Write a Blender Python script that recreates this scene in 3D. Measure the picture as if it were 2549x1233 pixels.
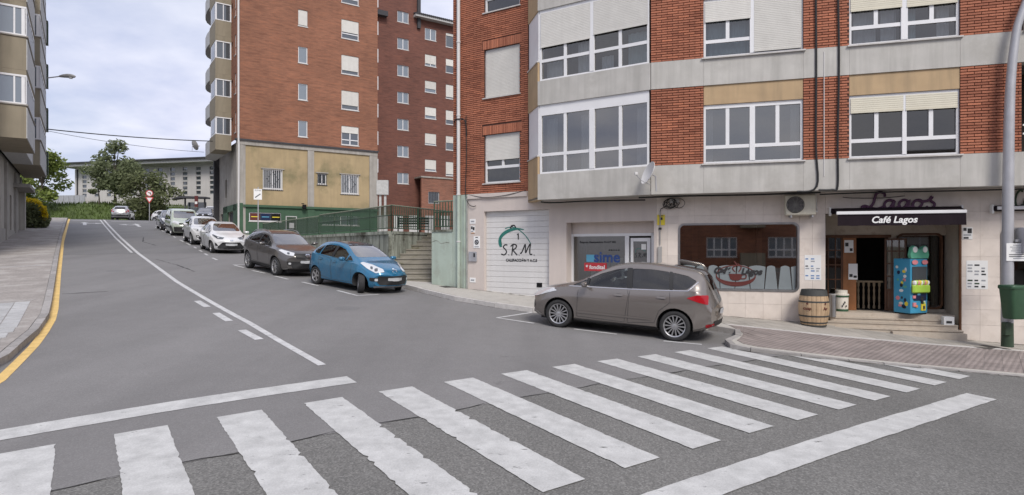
import bpy, bmesh, math, random
from mathutils import Matrix, Vector
from mathutils.bvhtree import BVHTree

for o in list(bpy.data.objects):
    bpy.data.objects.remove(o, do_unlink=True)
random.seed(7)
scene = bpy.context.scene
COL = scene.collection
CAM_H = 2.42

# ------------------------------------------------------------------ camera, sky, sun, exposure
cam = bpy.data.cameras.new('camera'); cam.sensor_width = 36.0
cam.lens = 1500.0 / 2549.0 * 36.0; cam.clip_start = 0.1; cam.clip_end = 2500
camo = bpy.data.objects.new('camera', cam); COL.objects.link(camo)
camo.location = (0, 0, CAM_H); camo.rotation_euler = (math.radians(90), 0, 0)
scene.camera = camo

SUN_EL, SUN_AZ = math.radians(45), math.radians(160)      # azimuth clockwise from +Y
world = bpy.data.worlds.new('World'); scene.world = world; world.use_nodes = True
wn, wl = world.node_tree.nodes, world.node_tree.links
wn.clear()
w_out = wn.new('ShaderNodeOutputWorld'); w_bg = wn.new('ShaderNodeBackground'); w_bg.inputs['Strength'].default_value = 0.070
sky = wn.new('ShaderNodeTexSky'); sky.sky_type = 'NISHITA'; sky.sun_disc = False
sky.sun_elevation = SUN_EL; sky.sun_rotation = SUN_AZ; sky.air_density = 1.0; sky.dust_density = 2.5; sky.ozone_density = 1.4
w_tc = wn.new('ShaderNodeTexCoord'); w_sep = wn.new('ShaderNodeSeparateXYZ'); wl.new(w_tc.outputs['Generated'], w_sep.inputs[0])
w_add = wn.new('ShaderNodeMath'); w_add.operation = 'ADD'; w_add.inputs[1].default_value = 0.22
w_max = wn.new('ShaderNodeMath'); w_max.operation = 'MAXIMUM'; w_max.inputs[1].default_value = 0.05
wl.new(w_sep.outputs[2], w_add.inputs[0]); wl.new(w_add.outputs[0], w_max.inputs[0])
w_dx = wn.new('ShaderNodeMath'); w_dx.operation = 'DIVIDE'; wl.new(w_sep.outputs[0], w_dx.inputs[0]); wl.new(w_max.outputs[0], w_dx.inputs[1])
w_dy = wn.new('ShaderNodeMath'); w_dy.operation = 'DIVIDE'; wl.new(w_sep.outputs[1], w_dy.inputs[0]); wl.new(w_max.outputs[0], w_dy.inputs[1])
w_cb = wn.new('ShaderNodeCombineXYZ'); wl.new(w_dx.outputs[0], w_cb.inputs[0]); wl.new(w_dy.outputs[0], w_cb.inputs[1])
w_n1 = wn.new('ShaderNodeTexNoise'); w_n1.inputs['Scale'].default_value = 1.15; w_n1.inputs['Detail'].default_value = 7; w_n1.inputs['Roughness'].default_value = 0.52
wl.new(w_cb.outputs[0], w_n1.inputs['Vector'])
w_r1 = wn.new('ShaderNodeValToRGB'); w_r1.color_ramp.elements[0].position = 0.36; w_r1.color_ramp.elements[1].position = 0.60
w_r1.color_ramp.elements[0].color = (.66, .66, .66, 1); w_r1.color_ramp.elements[1].color = (1, 1, 1, 1)
wl.new(w_n1.outputs['Fac'], w_r1.inputs[0])
w_n2 = wn.new('ShaderNodeTexNoise'); w_n2.inputs['Scale'].default_value = 2.3; w_n2.inputs['Detail'].default_value = 6
wl.new(w_cb.outputs[0], w_n2.inputs['Vector'])
w_r2 = wn.new('ShaderNodeValToRGB'); w_r2.color_ramp.elements[0].position = 0.38; w_r2.color_ramp.elements[1].position = 0.62
w_r2.color_ramp.elements[0].color = (5.1, 5.4, 7.0, 1); w_r2.color_ramp.elements[1].color = (6.9, 7.05, 8.05, 1)
wl.new(w_n2.outputs['Fac'], w_r2.inputs[0])
w_mix = wn.new('ShaderNodeMix'); w_mix.data_type = 'RGBA'
wl.new(w_r1.outputs[0], w_mix.inputs[0]); wl.new(sky.outputs[0], w_mix.inputs[6]); wl.new(w_r2.outputs[0], w_mix.inputs[7])
wl.new(w_mix.outputs[2], w_bg.inputs['Color']); wl.new(w_bg.outputs[0], w_out.inputs[0])

sun = bpy.data.lights.new('sun', 'SUN'); sun.energy = 1.5; sun.angle = math.radians(20); sun.color = (1.0, 0.95, 0.88)
suno = bpy.data.objects.new('sun', sun); COL.objects.link(suno)
sd = Vector((math.sin(SUN_AZ) * math.cos(SUN_EL), math.cos(SUN_AZ) * math.cos(SUN_EL), math.sin(SUN_EL)))
suno.rotation_euler = sd.to_track_quat('Z', 'Y').to_euler(); suno.location = (0, -20, 40)

scene.view_settings.view_transform = 'Standard'; scene.view_settings.look = 'None'
scene.view_settings.gamma = 1.0; scene.view_settings.exposure = 0.93
scene.view_settings.use_curve_mapping = False
scene.render.engine = 'CYCLES'

# ------------------------------------------------------------------ ground function
TH = 0.62; SN, CS = math.sin(TH), math.cos(TH)
def smooth(a, b, x):
    t = min(max((x - a) / (b - a), 0.0), 1.0); return t * t * (3 - 2 * t)
_US = [-80 + .5 * i for i in range(1100)]
_SL = [.051 + .028 * smooth(13, 23, u) - .067 * smooth(67, 80, u) - .012 * smooth(82, 112, u) for u in _US]
_ZZ = [0.0]
for i in range(1, len(_US)): _ZZ.append(_ZZ[-1] + (_SL[i] + _SL[i - 1]) * .25)
_Z0 = _ZZ[160]
def gu(u):
    i = (u + 80) / .5; i = min(max(i, 0), len(_US) - 2.001); k = int(i); t = i - k
    return _ZZ[k] * (1 - t) + _ZZ[k + 1] * t - _Z0
def gz(x, y):
    u = -SN * x + CS * y; v = CS * x + SN * y
    if v < -2: g = -.068 + .04 * max(v + 2, -10)
    elif v < 8: g = .028 * v - .003 * v * v
    else: g = .032 - .02 * (min(v, 40) - 8)
    return gu(u) + g * (1 - .7 * smooth(20, 45, u))
def xy(u, v): return (-SN * u + CS * v, CS * u + SN * v)
def uv(x, y): return (-SN * x + CS * y, CS * x + SN * y)
def gp(u, v, dz=0.0):
    x, y = xy(u, v); return Vector((x, y, gz(x, y) + dz))

# ------------------------------------------------------------------ mesh helpers
WM = {}
def setw(o, M, parent=None):
    WM[o.name] = M.copy()
    if parent is not None:
        o.parent = parent; o.matrix_parent_inverse = WM[parent.name].inverted()
    o.matrix_basis = M
ID = Matrix.Identity(4)
def T(x, y, z): return Matrix.Translation((x, y, z))
def RZ(a): return Matrix.Rotation(a, 4, 'Z')
def frame(P, D, z=0.0):
    D = Vector((D[0], D[1], 0)).normalized(); n = Vector((-D.y, D.x, 0))
    return Matrix(((D.x, n.x, 0, P[0]), (D.y, n.y, 0, P[1]), (0, 0, 1, z), (0, 0, 0, 1)))

class MB:
    def __init__(s): s.v = []; s.f = []; s.m = []; s.mi = 0
    def quad(s, *pts):
        n = len(s.v); s.v += [tuple(p) for p in pts]; s.f.append(tuple(range(n, n + len(pts)))); s.m.append(s.mi); return s
    def box(s, x0, y0, z0, x1, y1, z1, skip=''):
        n = len(s.v)
        s.v += [(x0, y0, z0), (x1, y0, z0), (x1, y1, z0), (x0, y1, z0), (x0, y0, z1), (x1, y0, z1), (x1, y1, z1), (x0, y1, z1)]
        fs = {'d': (0, 3, 2, 1), 'u': (4, 5, 6, 7), 'f': (0, 1, 5, 4), 'r': (1, 2, 6, 5), 'b': (2, 3, 7, 6), 'l': (3, 0, 4, 7)}
        for k, q in fs.items():
            if k not in skip: s.f.append(tuple(n + i for i in q)); s.m.append(s.mi)
        return s
    def bbox(s, x0, y0, z0, x1, y1, z1, b=.01):
        # box with chamfered edges
        bm = bmesh.new(); bmesh.ops.create_cube(bm, size=1)
        for v in bm.verts: v.co = Vector(((x0 + x1) / 2 + v.co.x * (x1 - x0), (y0 + y1) / 2 + v.co.y * (y1 - y0), (z0 + z1) / 2 + v.co.z * (z1 - z0)))
        bmesh.ops.bevel(bm, geom=bm.edges[:], offset=b, segments=1, affect='EDGES')
        s.addbm(bm); bm.free(); return s
    def addbm(s, bm, M=None):
        n = len(s.v); bm.verts.ensure_lookup_table()
        for v in bm.verts: s.v.append(tuple(M @ v.co) if M else tuple(v.co))
        for f in bm.faces: s.f.append(tuple(n + v.index for v in f.verts)); s.m.append(s.mi)
        return s
    def add(s, o, M=None):
        n = len(s.v)
        for v in o.v: s.v.append(tuple(M @ Vector(v)) if M else v)
        for f, m in zip(o.f, o.m): s.f.append(tuple(n + i for i in f)); s.m.append(m)
        return s
    def prism(s, poly, a, b, plane='xz'):
        # extruded polygon; plane xz extrudes along y, xy along z, yz along x
        bm = bmesh.new()
        def P(p, t): return (p[0], t, p[1]) if plane == 'xz' else ((p[0], p[1], t) if plane == 'xy' else (t, p[0], p[1]))
        va = [bm.verts.new(P(p, a)) for p in poly]; vb = [bm.verts.new(P(p, b)) for p in poly]
        fa = bm.faces.new(va); fb = bm.faces.new(vb[::-1])
        for i in range(len(poly)):
            j = (i + 1) % len(poly); bm.faces.new((va[j], va[i], vb[i], vb[j]))
        bmesh.ops.triangulate(bm, faces=[fa, fb])
        bmesh.ops.recalc_face_normals(bm, faces=bm.faces[:])
        bm.verts.index_update(); s.addbm(bm); bm.free(); return s
    def tube(s, path, r, n=6, cap=True, close=False):
        P = [Vector(p) for p in path]; k = len(P)
        R = r if isinstance(r, (list, tuple)) else [r] * k
        base = len(s.v); up = None
        for i in range(k):
            a = P[i - 1] if (i > 0 or close) else P[i]; b = P[(i + 1) % k] if (i < k - 1 or close) else P[i]
            t = (b - a)
            t = t.normalized() if t.length > 1e-9 else Vector((0, 0, 1))
            if up is None: up = Vector((0, 0, 1)) if abs(t.z) < .9 else Vector((1, 0, 0))
            sx = t.cross(up)
            if sx.length < 1e-6: up = Vector((0, 1, 0)) if abs(t.y) < .9 else Vector((1, 0, 0)); sx = t.cross(up)
            sx.normalize(); sy = sx.cross(t).normalized(); up = sy
            for j in range(n):
                an = 2 * math.pi * j / n
                s.v.append(tuple(P[i] + sx * (R[i] * math.cos(an)) + sy * (R[i] * math.sin(an))))
        for i in range(k if close else k - 1):
            i2 = (i + 1) % k
            for j in range(n):
                j2 = (j + 1) % n
                s.f.append((base + i * n + j, base + i * n + j2, base + i2 * n + j2, base + i2 * n + j)); s.m.append(s.mi)
        if cap and not close:
            s.f.append(tuple(base + j for j in range(n))[::-1]); s.m.append(s.mi)
            s.f.append(tuple(base + (k - 1) * n + j for j in range(n))); s.m.append(s.mi)
        return s
    def lathe(s, prof, n=24, M=None, arc=1.0):
        # profile of (r, z) round local z
        base = len(s.v); m = len(prof)
        for j in range(n):
            a = 2 * math.pi * j / n
            for r, z in prof:
                p = Vector((r * math.cos(a), r * math.sin(a), z)); s.v.append(tuple(M @ p) if M else tuple(p))
        for j in range(n):
            j2 = (j + 1) % n
            for i in range(m - 1):
                s.f.append((base + j * m + i, base + j2 * m + i, base + j2 * m + i + 1, base + j * m + i + 1)); s.m.append(s.mi)
        return s
    def mesh(s, name, mats, smoothdeg=None):
        me = bpy.data.meshes.new(name); me.from_pydata(s.v, [], s.f)
        for m in (mats if isinstance(mats, (list, tuple)) else [mats]): me.materials.append(MAT[m] if isinstance(m, str) else m)
        if any(s.m): me.polygons.foreach_set('material_index', s.m)
        if smoothdeg is not None:
            me.polygons.foreach_set('use_smooth', [True] * len(me.polygons)); me.update()
            me.set_sharp_from_angle(angle=math.radians(smoothdeg))
        me.update(); return me
    def obj(s, name, mats, parent=None, M=ID, smoothdeg=None, fixn=False):
        if fixn:
            bm = bmesh.new(); vs = [bm.verts.new(v) for v in s.v]
            for f in s.f:
                try: bm.faces.new([vs[i] for i in f])
                except ValueError: pass
            bmesh.ops.recalc_face_normals(bm, faces=bm.faces[:]); bm.verts.index_update(); s.v = []; s.f = []; s.m = []; s.addbm(bm); bm.free()
        o = bpy.data.objects.new(name, s.mesh(name, mats, smoothdeg)); COL.objects.link(o); setw(o, M, parent); return o

def tag(o, label=None, cat=None, group=None, kind=None):
    if label: o['label'] = label
    if cat: o['category'] = cat
    if group: o['group'] = group
    if kind: o['kind'] = kind
    return o
def thing(name, label, cat, M=ID, group=None):
    o = bpy.data.objects.new(name, None); COL.objects.link(o); o.empty_display_size = .3; setw(o, M); return tag(o, label, cat, group)
def copy_tree(o, M, label=None):
    def rec(src, parent, basis=None):
        c = src.copy(); COL.objects.link(c)
        if parent is not None: c.parent = parent; c.matrix_parent_inverse = src.matrix_parent_inverse.copy()
        if basis is not None: c.matrix_basis = basis
        for ch in [q for q in bpy.data.objects if q.parent == src]: rec(ch, c)
        return c
    c = rec(o, None, M)
    WM[c.name] = M.copy()
    if label: c['label'] = label
    return c
def inst(name, me, parent, M):
    o = bpy.data.objects.new(name, me); COL.objects.link(o); setw(o, M, parent); return o
def text(name, s, size, mat, M, parent=None, ext=.004, shear=0.0, ax='CENTER', bold=0.0, sx=1.0):
    cu = bpy.data.curves.new('t', 'FONT'); cu.body = s; cu.size = size; cu.extrude = ext; cu.shear = shear; cu.align_x = ax; cu.align_y = 'CENTER'; cu.offset = bold; cu.resolution_u = 3
    to = bpy.data.objects.new('t', cu); COL.objects.link(to)
    dg = bpy.context.evaluated_depsgraph_get(); me = bpy.data.meshes.new_from_object(to.evaluated_get(dg))
    bpy.data.objects.remove(to, do_unlink=True)
    me.materials.clear(); me.materials.append(MAT[mat])
    # text lies in xy: turn so that it stands in xz facing -y
    me.transform(Matrix.Rotation(math.radians(90), 4, 'X') @ Matrix.Diagonal((sx, 1, 1, 1)))
    o = bpy.data.objects.new(name, me); COL.objects.link(o); setw(o, M, parent); return o
def catmull(pts, n=6, close=False):
    P = [Vector(p) for p in pts]; out = []; k = len(P)
    for i in range(k if close else k - 1):
        if close: a, b, c, d = P[(i - 1) % k], P[i], P[(i + 1) % k], P[(i + 2) % k]
        else: a, b, c, d = P[max(i - 1, 0)], P[i], P[i + 1], P[min(i + 2, k - 1)]
        for j in range(n):
            t = j / n
            out.append(.5 * ((2 * b) + (c - a) * t + (2 * a - 5 * b + 4 * c - d) * t * t + (3 * b - a - 3 * c + d) * t ** 3))
    if not close: out.append(P[-1])
    return out
def lerpc(tab, x):
    # piecewise smooth interpolation of (x, value), x descending or ascending
    t = sorted(tab)
    if x <= t[0][0]: return t[0][1]
    if x >= t[-1][0]: return t[-1][1]
    for i in range(len(t) - 1):
        if t[i][0] <= x <= t[i + 1][0]:
            x0, y0 = t[i]; x1, y1 = t[i + 1]; h = x1 - x0
            def sl(k):
                if k <= 0 or k >= len(t) - 1:
                    k2 = min(max(k, 0), len(t) - 2); return (t[k2 + 1][1] - t[k2][1]) / (t[k2 + 1][0] - t[k2][0])
                a = (t[k][1] - t[k - 1][1]) / (t[k][0] - t[k - 1][0]); b = (t[k + 1][1] - t[k][1]) / (t[k + 1][0] - t[k][0])
                return 0.0 if a * b <= 0 else 2 * a * b / (a + b)
            m0, m1 = sl(i), sl(i + 1); s = (x - x0) / h
            return (2 * s ** 3 - 3 * s * s + 1) * y0 + (s ** 3 - 2 * s * s + s) * h * m0 + (-2 * s ** 3 + 3 * s * s) * y1 + (s ** 3 - s * s) * h * m1

# ------------------------------------------------------------------ materials
MAT = {}
def nm(name):
    m = bpy.data.materials.new(name); m.use_nodes = True; MAT[name] = m
    nt = m.node_tree; return m, nt.nodes, nt.links, nt.nodes['Principled BSDF']
def noise(N, L, vec, scale, detail=5, rough=.55, mapscale=None):
    n = N.new('ShaderNodeTexNoise'); n.inputs['Scale'].default_value = scale; n.inputs['Detail'].default_value = detail; n.inputs['Roughness'].default_value = rough
    if mapscale:
        mp = N.new('ShaderNodeMapping'); mp.inputs['Scale'].default_value = mapscale; L.new(vec, mp.inputs[0]); vec = mp.outputs[0]
    L.new(vec, n.inputs['Vector']); return n.outputs['Fac']
def ramp(N, L, fac, stops):
    r = N.new('ShaderNodeValToRGB'); e = r.color_ramp.elements
    while len(e) < len(stops): e.new(.5)
    for k, (p, c) in enumerate(stops):
        e[k].position = p; e[k].color = (c, c, c, 1) if isinstance(c, (int, float)) else (*c[:3], 1)
    L.new(fac, r.inputs[0]); return r.outputs[0]
def mixc(N, L, fac, a, b, mode='MIX'):
    m = N.new('ShaderNodeMix'); m.data_type = 'RGBA'; m.blend_type = mode
    for sock, val in ((0, fac), (6, a), (7, b)):
        if hasattr(val, 'node'): L.new(val, m.inputs[sock])
        elif sock == 0: m.inputs[0].default_value = val
        else: m.inputs[sock].default_value = (*val[:3], 1)
    return m.outputs[2]
def coord(N, kind='Object'):
    t = N.new('ShaderNodeTexCoord'); return t.outputs[kind]
def bump(N, L, B, h, strength=.3, dist=.01):
    b = N.new('ShaderNodeBump'); b.inputs['Strength'].default_value = strength; b.inputs['Distance'].default_value = dist
    L.new(h, b.inputs['Height']); L.new(b.outputs[0], B.inputs['Normal'])
def plain(name, col, rough=.7, var=.12, scale=6.0, bmp=0.0, metal=0.0, spec=.4, streak=0.0, streakcol=None, coat=0.0, wear=None, wearcol=None, fine=0.0, perobj=0.0):
    m, N, L, B = nm(name)
    v = coord(N)
    lo = tuple(c * (1 - var) for c in col); hi = tuple(min(c * (1 + var), .95) for c in col)
    c = ramp(N, L, noise(N, L, v, scale), [(.3, lo), (.7, hi)])
    if fine:
        c = mixc(N, L, fine, c, ramp(N, L, noise(N, L, v, scale * 14, 3), [(.3, .35), (.7, 1.3)]), 'MULTIPLY')
    if streak:
        s = noise(N, L, v, 1.0, 5, .6, (4.5, 4.5, .35))
        c = mixc(N, L, mixc(N, L, streak, (0, 0, 0), ramp(N, L, s, [(.45, 0), (.72, 1)])), c, streakcol or tuple(x * .45 for x in col))
    if wear:
        w = ramp(N, L, noise(N, L, v, wear, 7, .65), [(.52, 0), (.66, 1)])
        c = mixc(N, L, w, c, wearcol)
    if perobj:
        oi = N.new('ShaderNodeObjectInfo')
        c = mixc(N, L, 1.0, c, ramp(N, L, oi.outputs['Random'], [(0, 1 - perobj), (1, 1 + perobj)]), 'MULTIPLY')
    L.new(c, B.inputs['Base Color'])
    B.inputs['Roughness'].default_value = rough; B.inputs['Metallic'].default_value = metal
    B.inputs['Specular IOR Level'].default_value = spec; B.inputs['Coat Weight'].default_value = coat; B.inputs['Coat Roughness'].default_value = .04
    if bmp: bump(N, L, B, noise(N, L, v, scale * 6, 6, .65), bmp, .01)
    return m
def flat(name, col, rough=.5, metal=0.0, spec=.5, emit=0):
    m, N, L, B = nm(name); B.inputs['Base Color'].default_value = (*col, 1); B.inputs['Roughness'].default_value = rough
    B.inputs['Metallic'].default_value = metal; B.inputs['Specular IOR Level'].default_value = spec; return m
def asphalt(name, base, contrast, grain, rough=.85, spec=.35):
    m, N, L, B = nm(name); v = coord(N)
    big = ramp(N, L, noise(N, L, v, .22, 4), [(.3, tuple(c * .93 for c in base)), (.7, tuple(c * 1.07 for c in base))])
    mid = ramp(N, L, noise(N, L, v, 2.2, 5), [(.3, .96), (.7, 1.04)])
    c = mixc(N, L, 1.0, big, mid, 'MULTIPLY')
    vo = N.new('ShaderNodeTexVoronoi'); vo.inputs['Scale'].default_value = grain; L.new(v, vo.inputs['Vector'])
    g = ramp(N, L, vo.outputs['Color'], [(.1, 1 - contrast), (.55, 1.0), (.95, 1 + contrast * 1.8)])
    c = mixc(N, L, 1.0, c, g, 'MULTIPLY')
    # long tyre-polished streaks down the lane
    mp = N.new('ShaderNodeMapping'); mp.inputs['Rotation'].default_value = (0, 0, -TH); mp.inputs['Scale'].default_value = (.9, .06, 1); L.new(v, mp.inputs[0])
    st = ramp(N, L, noise(N, L, mp.outputs[0], 1.0, 3), [(.35, .93), (.65, 1.06)])
    c = mixc(N, L, 1.0, c, st, 'MULTIPLY')
    # oil spots and small repairs
    sp = ramp(N, L, noise(N, L, v, 1.1, 6, .7), [(.66, 0), (.74, .5)])
    c = mixc(N, L, sp, c, tuple(x * .5 for x in base))
    L.new(c, B.inputs['Base Color']); B.inputs['Roughness'].default_value = rough; B.inputs['Specular IOR Level'].default_value = spec
    bump(N, L, B, vo.outputs['Distance'], contrast * .9, .006); return m
def paintmark(name, col, cover=.62, scale=9.0):
    # worn road paint: gaps let the asphalt below show
    m, N, L, B = nm(name); v = coord(N)
    c = ramp(N, L, noise(N, L, v, 5, 5), [(.3, tuple(x * .74 for x in col)), (.7, col)])
    c = mixc(N, L, 1.0, c, ramp(N, L, noise(N, L, v, 60, 3), [(.3, .86), (.7, 1.05)]), 'MULTIPLY')
    L.new(c, B.inputs['Base Color']); B.inputs['Roughness'].default_value = .75
    mp = N.new('ShaderNodeMapping'); mp.inputs['Rotation'].default_value = (0, 0, -TH); mp.inputs['Scale'].default_value = (.5, 1.5, 1); L.new(v, mp.inputs[0])
    a = ramp(N, L, noise(N, L, mp.outputs[0], scale, 8, .72), [(cover, 1), (cover + .05, 0)])
    a2 = ramp(N, L, noise(N, L, v, 90, 4, .7), [(.62, 1), (.70, .55)])
    aa = mixc(N, L, 1.0, a, a2, 'MULTIPLY')
    L.new(aa, B.inputs['Alpha']); return m
def glass(name, tint=(.75, .8, .8), refl=.10, rough=.02):
    m, N, L, B = nm(name); N.remove(B)
    o = N['Material Output']; tr = N.new('ShaderNodeBsdfTransparent'); tr.inputs[0].default_value = (*tint, 1)
    gl = N.new('ShaderNodeBsdfGlossy'); gl.inputs['Roughness'].default_value = rough; gl.inputs[0].default_value = (1, .97, .92, 1)
    fr = N.new('ShaderNodeFresnel'); fr.inputs[0].default_value = 1.5
    ad = N.new('ShaderNodeMath'); ad.operation = 'MULTIPLY_ADD'; ad.inputs[1].default_value = 1.4; ad.inputs[2].default_value = refl; ad.use_clamp = True
    L.new(fr.outputs[0], ad.inputs[0])
    mx = N.new('ShaderNodeMixShader'); L.new(ad.outputs[0], mx.inputs[0]); L.new(tr.outputs[0], mx.inputs[1]); L.new(gl.outputs[0], mx.inputs[2]); L.new(mx.outputs[0], o.inputs[0])
    return m
def darkglass(name, col=(.03, .035, .04), rough=.03):
    m, N, L, B = nm(name); B.inputs['Base Color'].default_value = (*col, 1); B.inputs['Roughness'].default_value = rough
    B.inputs['Specular IOR Level'].default_value = .9; B.inputs['IOR'].default_value = 1.7; return m
def carpaint(name, col, metal=.35, rough=.32):
    m, N, L, B = nm(name); v = coord(N)
    c = ramp(N, L, noise(N, L, v, 900, 1), [(.3, tuple(x * .9 for x in col)), (.7, tuple(x * 1.1 for x in col))])
    # uneven film of road dust
    c = mixc(N, L, ramp(N, L, noise(N, L, v, 4, 6, .6), [(.4, .03), (.75, .22)]), c, (.16, .15, .135))
    L.new(c, B.inputs['Base Color']); B.inputs['Metallic'].default_value = metal; B.inputs['Roughness'].default_value = rough
    B.inputs['Coat Weight'].default_value = .9; B.inputs['Coat Roughness'].default_value = .05; return m
def bricktex(name, c1, c2, mortar, bw=.26, bh=.065):
    m, N, L, B = nm(name); v = coord(N)
    sp = N.new('ShaderNodeSeparateXYZ'); cb = N.new('ShaderNodeCombineXYZ'); L.new(v, sp.inputs[0]); L.new(sp.outputs[0], cb.inputs[0]); L.new(sp.outputs[2], cb.inputs[1])
    br = N.new('ShaderNodeTexBrick'); br.inputs['Scale'].default_value = 1; br.inputs['Brick Width'].default_value = bw; br.inputs['Row Height'].default_value = bh
    br.inputs['Mortar Size'].default_value = .007; br.inputs['Color1'].default_value = (*c1, 1); br.inputs['Color2'].default_value = (*c2, 1); br.inputs['Mortar'].default_value = (*mortar, 1)
    br.inputs['Bias'].default_value = 0; L.new(cb.outputs[0], br.inputs['Vector'])
    # firing batches: rows of redder and browner bricks, weather stains
    ro = ramp(N, L, noise(N, L, v, 1.0, 4, .6, (.9, .9, 7.0)), [(.3, (.62, .55, .52)), (.5, (1, 1, 1)), (.72, (1.25, 1.12, 1.0))])
    c = mixc(N, L, .8, br.outputs['Color'], ro, 'MULTIPLY')
    st = ramp(N, L, noise(N, L, v, .35, 5), [(.3, .8), (.7, 1.12)])
    c = mixc(N, L, 1.0, c, st, 'MULTIPLY')
    L.new(c, B.inputs['Base Color']); B.inputs['Roughness'].default_value = .85
    bump(N, L, B, br.outputs['Fac'], -.3, .01); return m
def leafmat(name, col, var=.35):
    m, N, L, B = nm(name); v = coord(N)
    c = ramp(N, L, noise(N, L, v, 1.3, 3), [(.3, tuple(x * (1 - var) for x in col)), (.7, tuple(x * (1 + var) for x in col))])
    gi = N.new('ShaderNodeNewGeometry')
    c = mixc(N, L, .7, c, ramp(N, L, gi.outputs['Random Per Island'], [(0, .55), (1, 1.5)]), 'MULTIPLY')
    L.new(c, B.inputs['Base Color']); B.inputs['Roughness'].default_value = .6; B.inputs['Specular IOR Level'].default_value = .25
    B.inputs['Transmission Weight'].default_value = 0
    o = N['Material Output']; tl = N.new('ShaderNodeBsdfTranslucent'); L.new(c, tl.inputs[0]); mx = N.new('ShaderNodeMixShader'); mx.inputs[0].default_value = .42
    L.new(B.outputs[0], mx.inputs[1]); L.new(tl.outputs[0], mx.inputs[2]); L.new(mx.outputs[0], o.inputs[0]); return m

asphalt('asphalt_old', (.15, .147, .140), .26, 62)
asphalt('asphalt_new', (.180, .175, .173), .12, 90, .8, .4)
asphalt('asphalt_far', (.160, .157, .157), .13, 70, .8, .4)
plain('crack', (.03, .03, .03), .95)
paintmark('paint_white', (.55, .55, .54), .635)
paintmark('paint_thin', (.60, .60, .60), .60)
paintmark('paint_yellow', (.80, .55, .20), .74)
plain('earth', (.16, .15, .11), .95, .25, .4)
plain('grass', (.085, .12, .035), .95, .35, .7, fine=.5)
plain('kerb', (.30, .285, .275), .85, .16, 8, .2, perobj=.14)
plain('kerb_pale', (.50, .48, .46), .85, .12, 8, .15, perobj=.08)
plain('pavement_grey', (.31, .285, .265), .9, .18, 1.2, .2, fine=.3, wear=1.2, wearcol=(.37, .35, .33))
plain('pavement_beige', (.44, .42, .385), .88, .10, 2, .12, fine=.2, wear=2.0, wearcol=(.36, .34, .31))
plain('slab', (.40, .40, .40), .85, .10, 5, .15, perobj=.10, fine=.25)
def ribbed(name, col, ang, freq):
    m, N, L, B = nm(name); v = coord(N)
    mp = N.new('ShaderNodeMapping'); mp.inputs['Rotation'].default_value = (0, 0, ang); L.new(v, mp.inputs[0])
    w = N.new('ShaderNodeTexWave'); w.inputs['Scale'].default_value = freq; w.inputs['Distortion'].default_value = .3; L.new(mp.outputs[0], w.inputs['Vector'])
    c = ramp(N, L, noise(N, L, v, 2, 5), [(.3, tuple(x * .85 for x in col)), (.7, tuple(x * 1.12 for x in col))])
    c = mixc(N, L, 1.0, c, ramp(N, L, w.outputs['Fac'], [(.15, .84), (.6, 1.04)]), 'MULTIPLY')
    oi = N.new('ShaderNodeObjectInfo'); c = mixc(N, L, 1.0, c, ramp(N, L, oi.outputs['Random'], [(0, .88), (1, 1.12)]), 'MULTIPLY')
    L.new(c, B.inputs['Base Color']); B.inputs['Roughness'].default_value = .9; bump(N, L, B, w.outputs['Fac'], .5, .01); return m
ribbed('tile_pink', (.25, .212, .198), .75, 3.2)
ribbed('tile_grey', (.36, .335, .30), -.12, 3.2)
plain('manhole', (.06, .055, .05), .7, .2, 20)
plain('repair', (.15, .147, .147), .85, .12, 3, .1, fine=.3)
plain('dark_strip', (.06, .055, .045), .95, .2, 6)  # dark brown tone of the edge strips, made patchy by noise alpha
for _m, _lo, _hi in (('dark_strip', .42, .68), ('repair', .2, .35)):
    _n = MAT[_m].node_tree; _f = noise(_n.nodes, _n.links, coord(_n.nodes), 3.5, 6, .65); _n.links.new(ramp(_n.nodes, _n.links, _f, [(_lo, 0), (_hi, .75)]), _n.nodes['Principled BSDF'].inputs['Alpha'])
# right-hand building
def brickmat(name, col):
    m, N, L, B = nm(name); v = coord(N)
    gi = N.new('ShaderNodeNewGeometry'); oi = N.new('ShaderNodeObjectInfo')
    ad = N.new('ShaderNodeMath'); ad.operation = 'ADD'; L.new(gi.outputs['Random Per Island'], ad.inputs[0]); L.new(oi.outputs['Random'], ad.inputs[1])
    fr = N.new('ShaderNodeMath'); fr.operation = 'FRACT'; L.new(ad.outputs[0], fr.inputs[0])
    c = ramp(N, L, fr.outputs[0], [(0, tuple(x * k for x, k in zip(col, (.72, .66, .64)))), (.35, tuple(x * .95 for x in col)), (.75, col), (1, tuple(x * k for x, k in zip(col, (1.18, 1.15, 1.1))))])
    c = mixc(N, L, 1.0, c, ramp(N, L, noise(N, L, v, 25, 5), [(.3, .82), (.7, 1.12)]), 'MULTIPLY')
    c = mixc(N, L, 1.0, c, ramp(N, L, noise(N, L, gi.outputs['Position'], .8, 5, .6), [(.3, .78), (.7, 1.10)]), 'MULTIPLY')
    L.new(c, B.inputs['Base Color']); B.inputs['Roughness'].default_value = .85; bump(N, L, B, noise(N, L, v, 90, 4), .25, .004); return m
brickmat('brick', (.405, .150, .086))
plain('mortar', (.10, .05, .038), .95, .2, 6)
plain('band', (.475, .46, .43), .85, .10, 1.5, .12, streak=.5, streakcol=(.29, .28, .255), wear=.7, wearcol=(.385, .37, .34))
plain('tan_panel', (.44, .315, .185), .8, .10, 2, .05, streak=.5, streakcol=(.25, .19, .12))
plain('white_pvc', (.72, .72, .73), .4, .04, 2)
plain('sill', (.52, .50, .48), .7, .1, 8)
plain('shutter', (.60, .585, .545), .55, .05, 3, perobj=.10, streak=.25, streakcol=(.48, .46, .43))
plain('shutter_cream', (.60, .565, .46), .55, .05, 3)
plain('plaster', (.57, .505, .465), .85, .06, 1.2, .06, streak=.25, streakcol=(.40, .36, .34))
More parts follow.
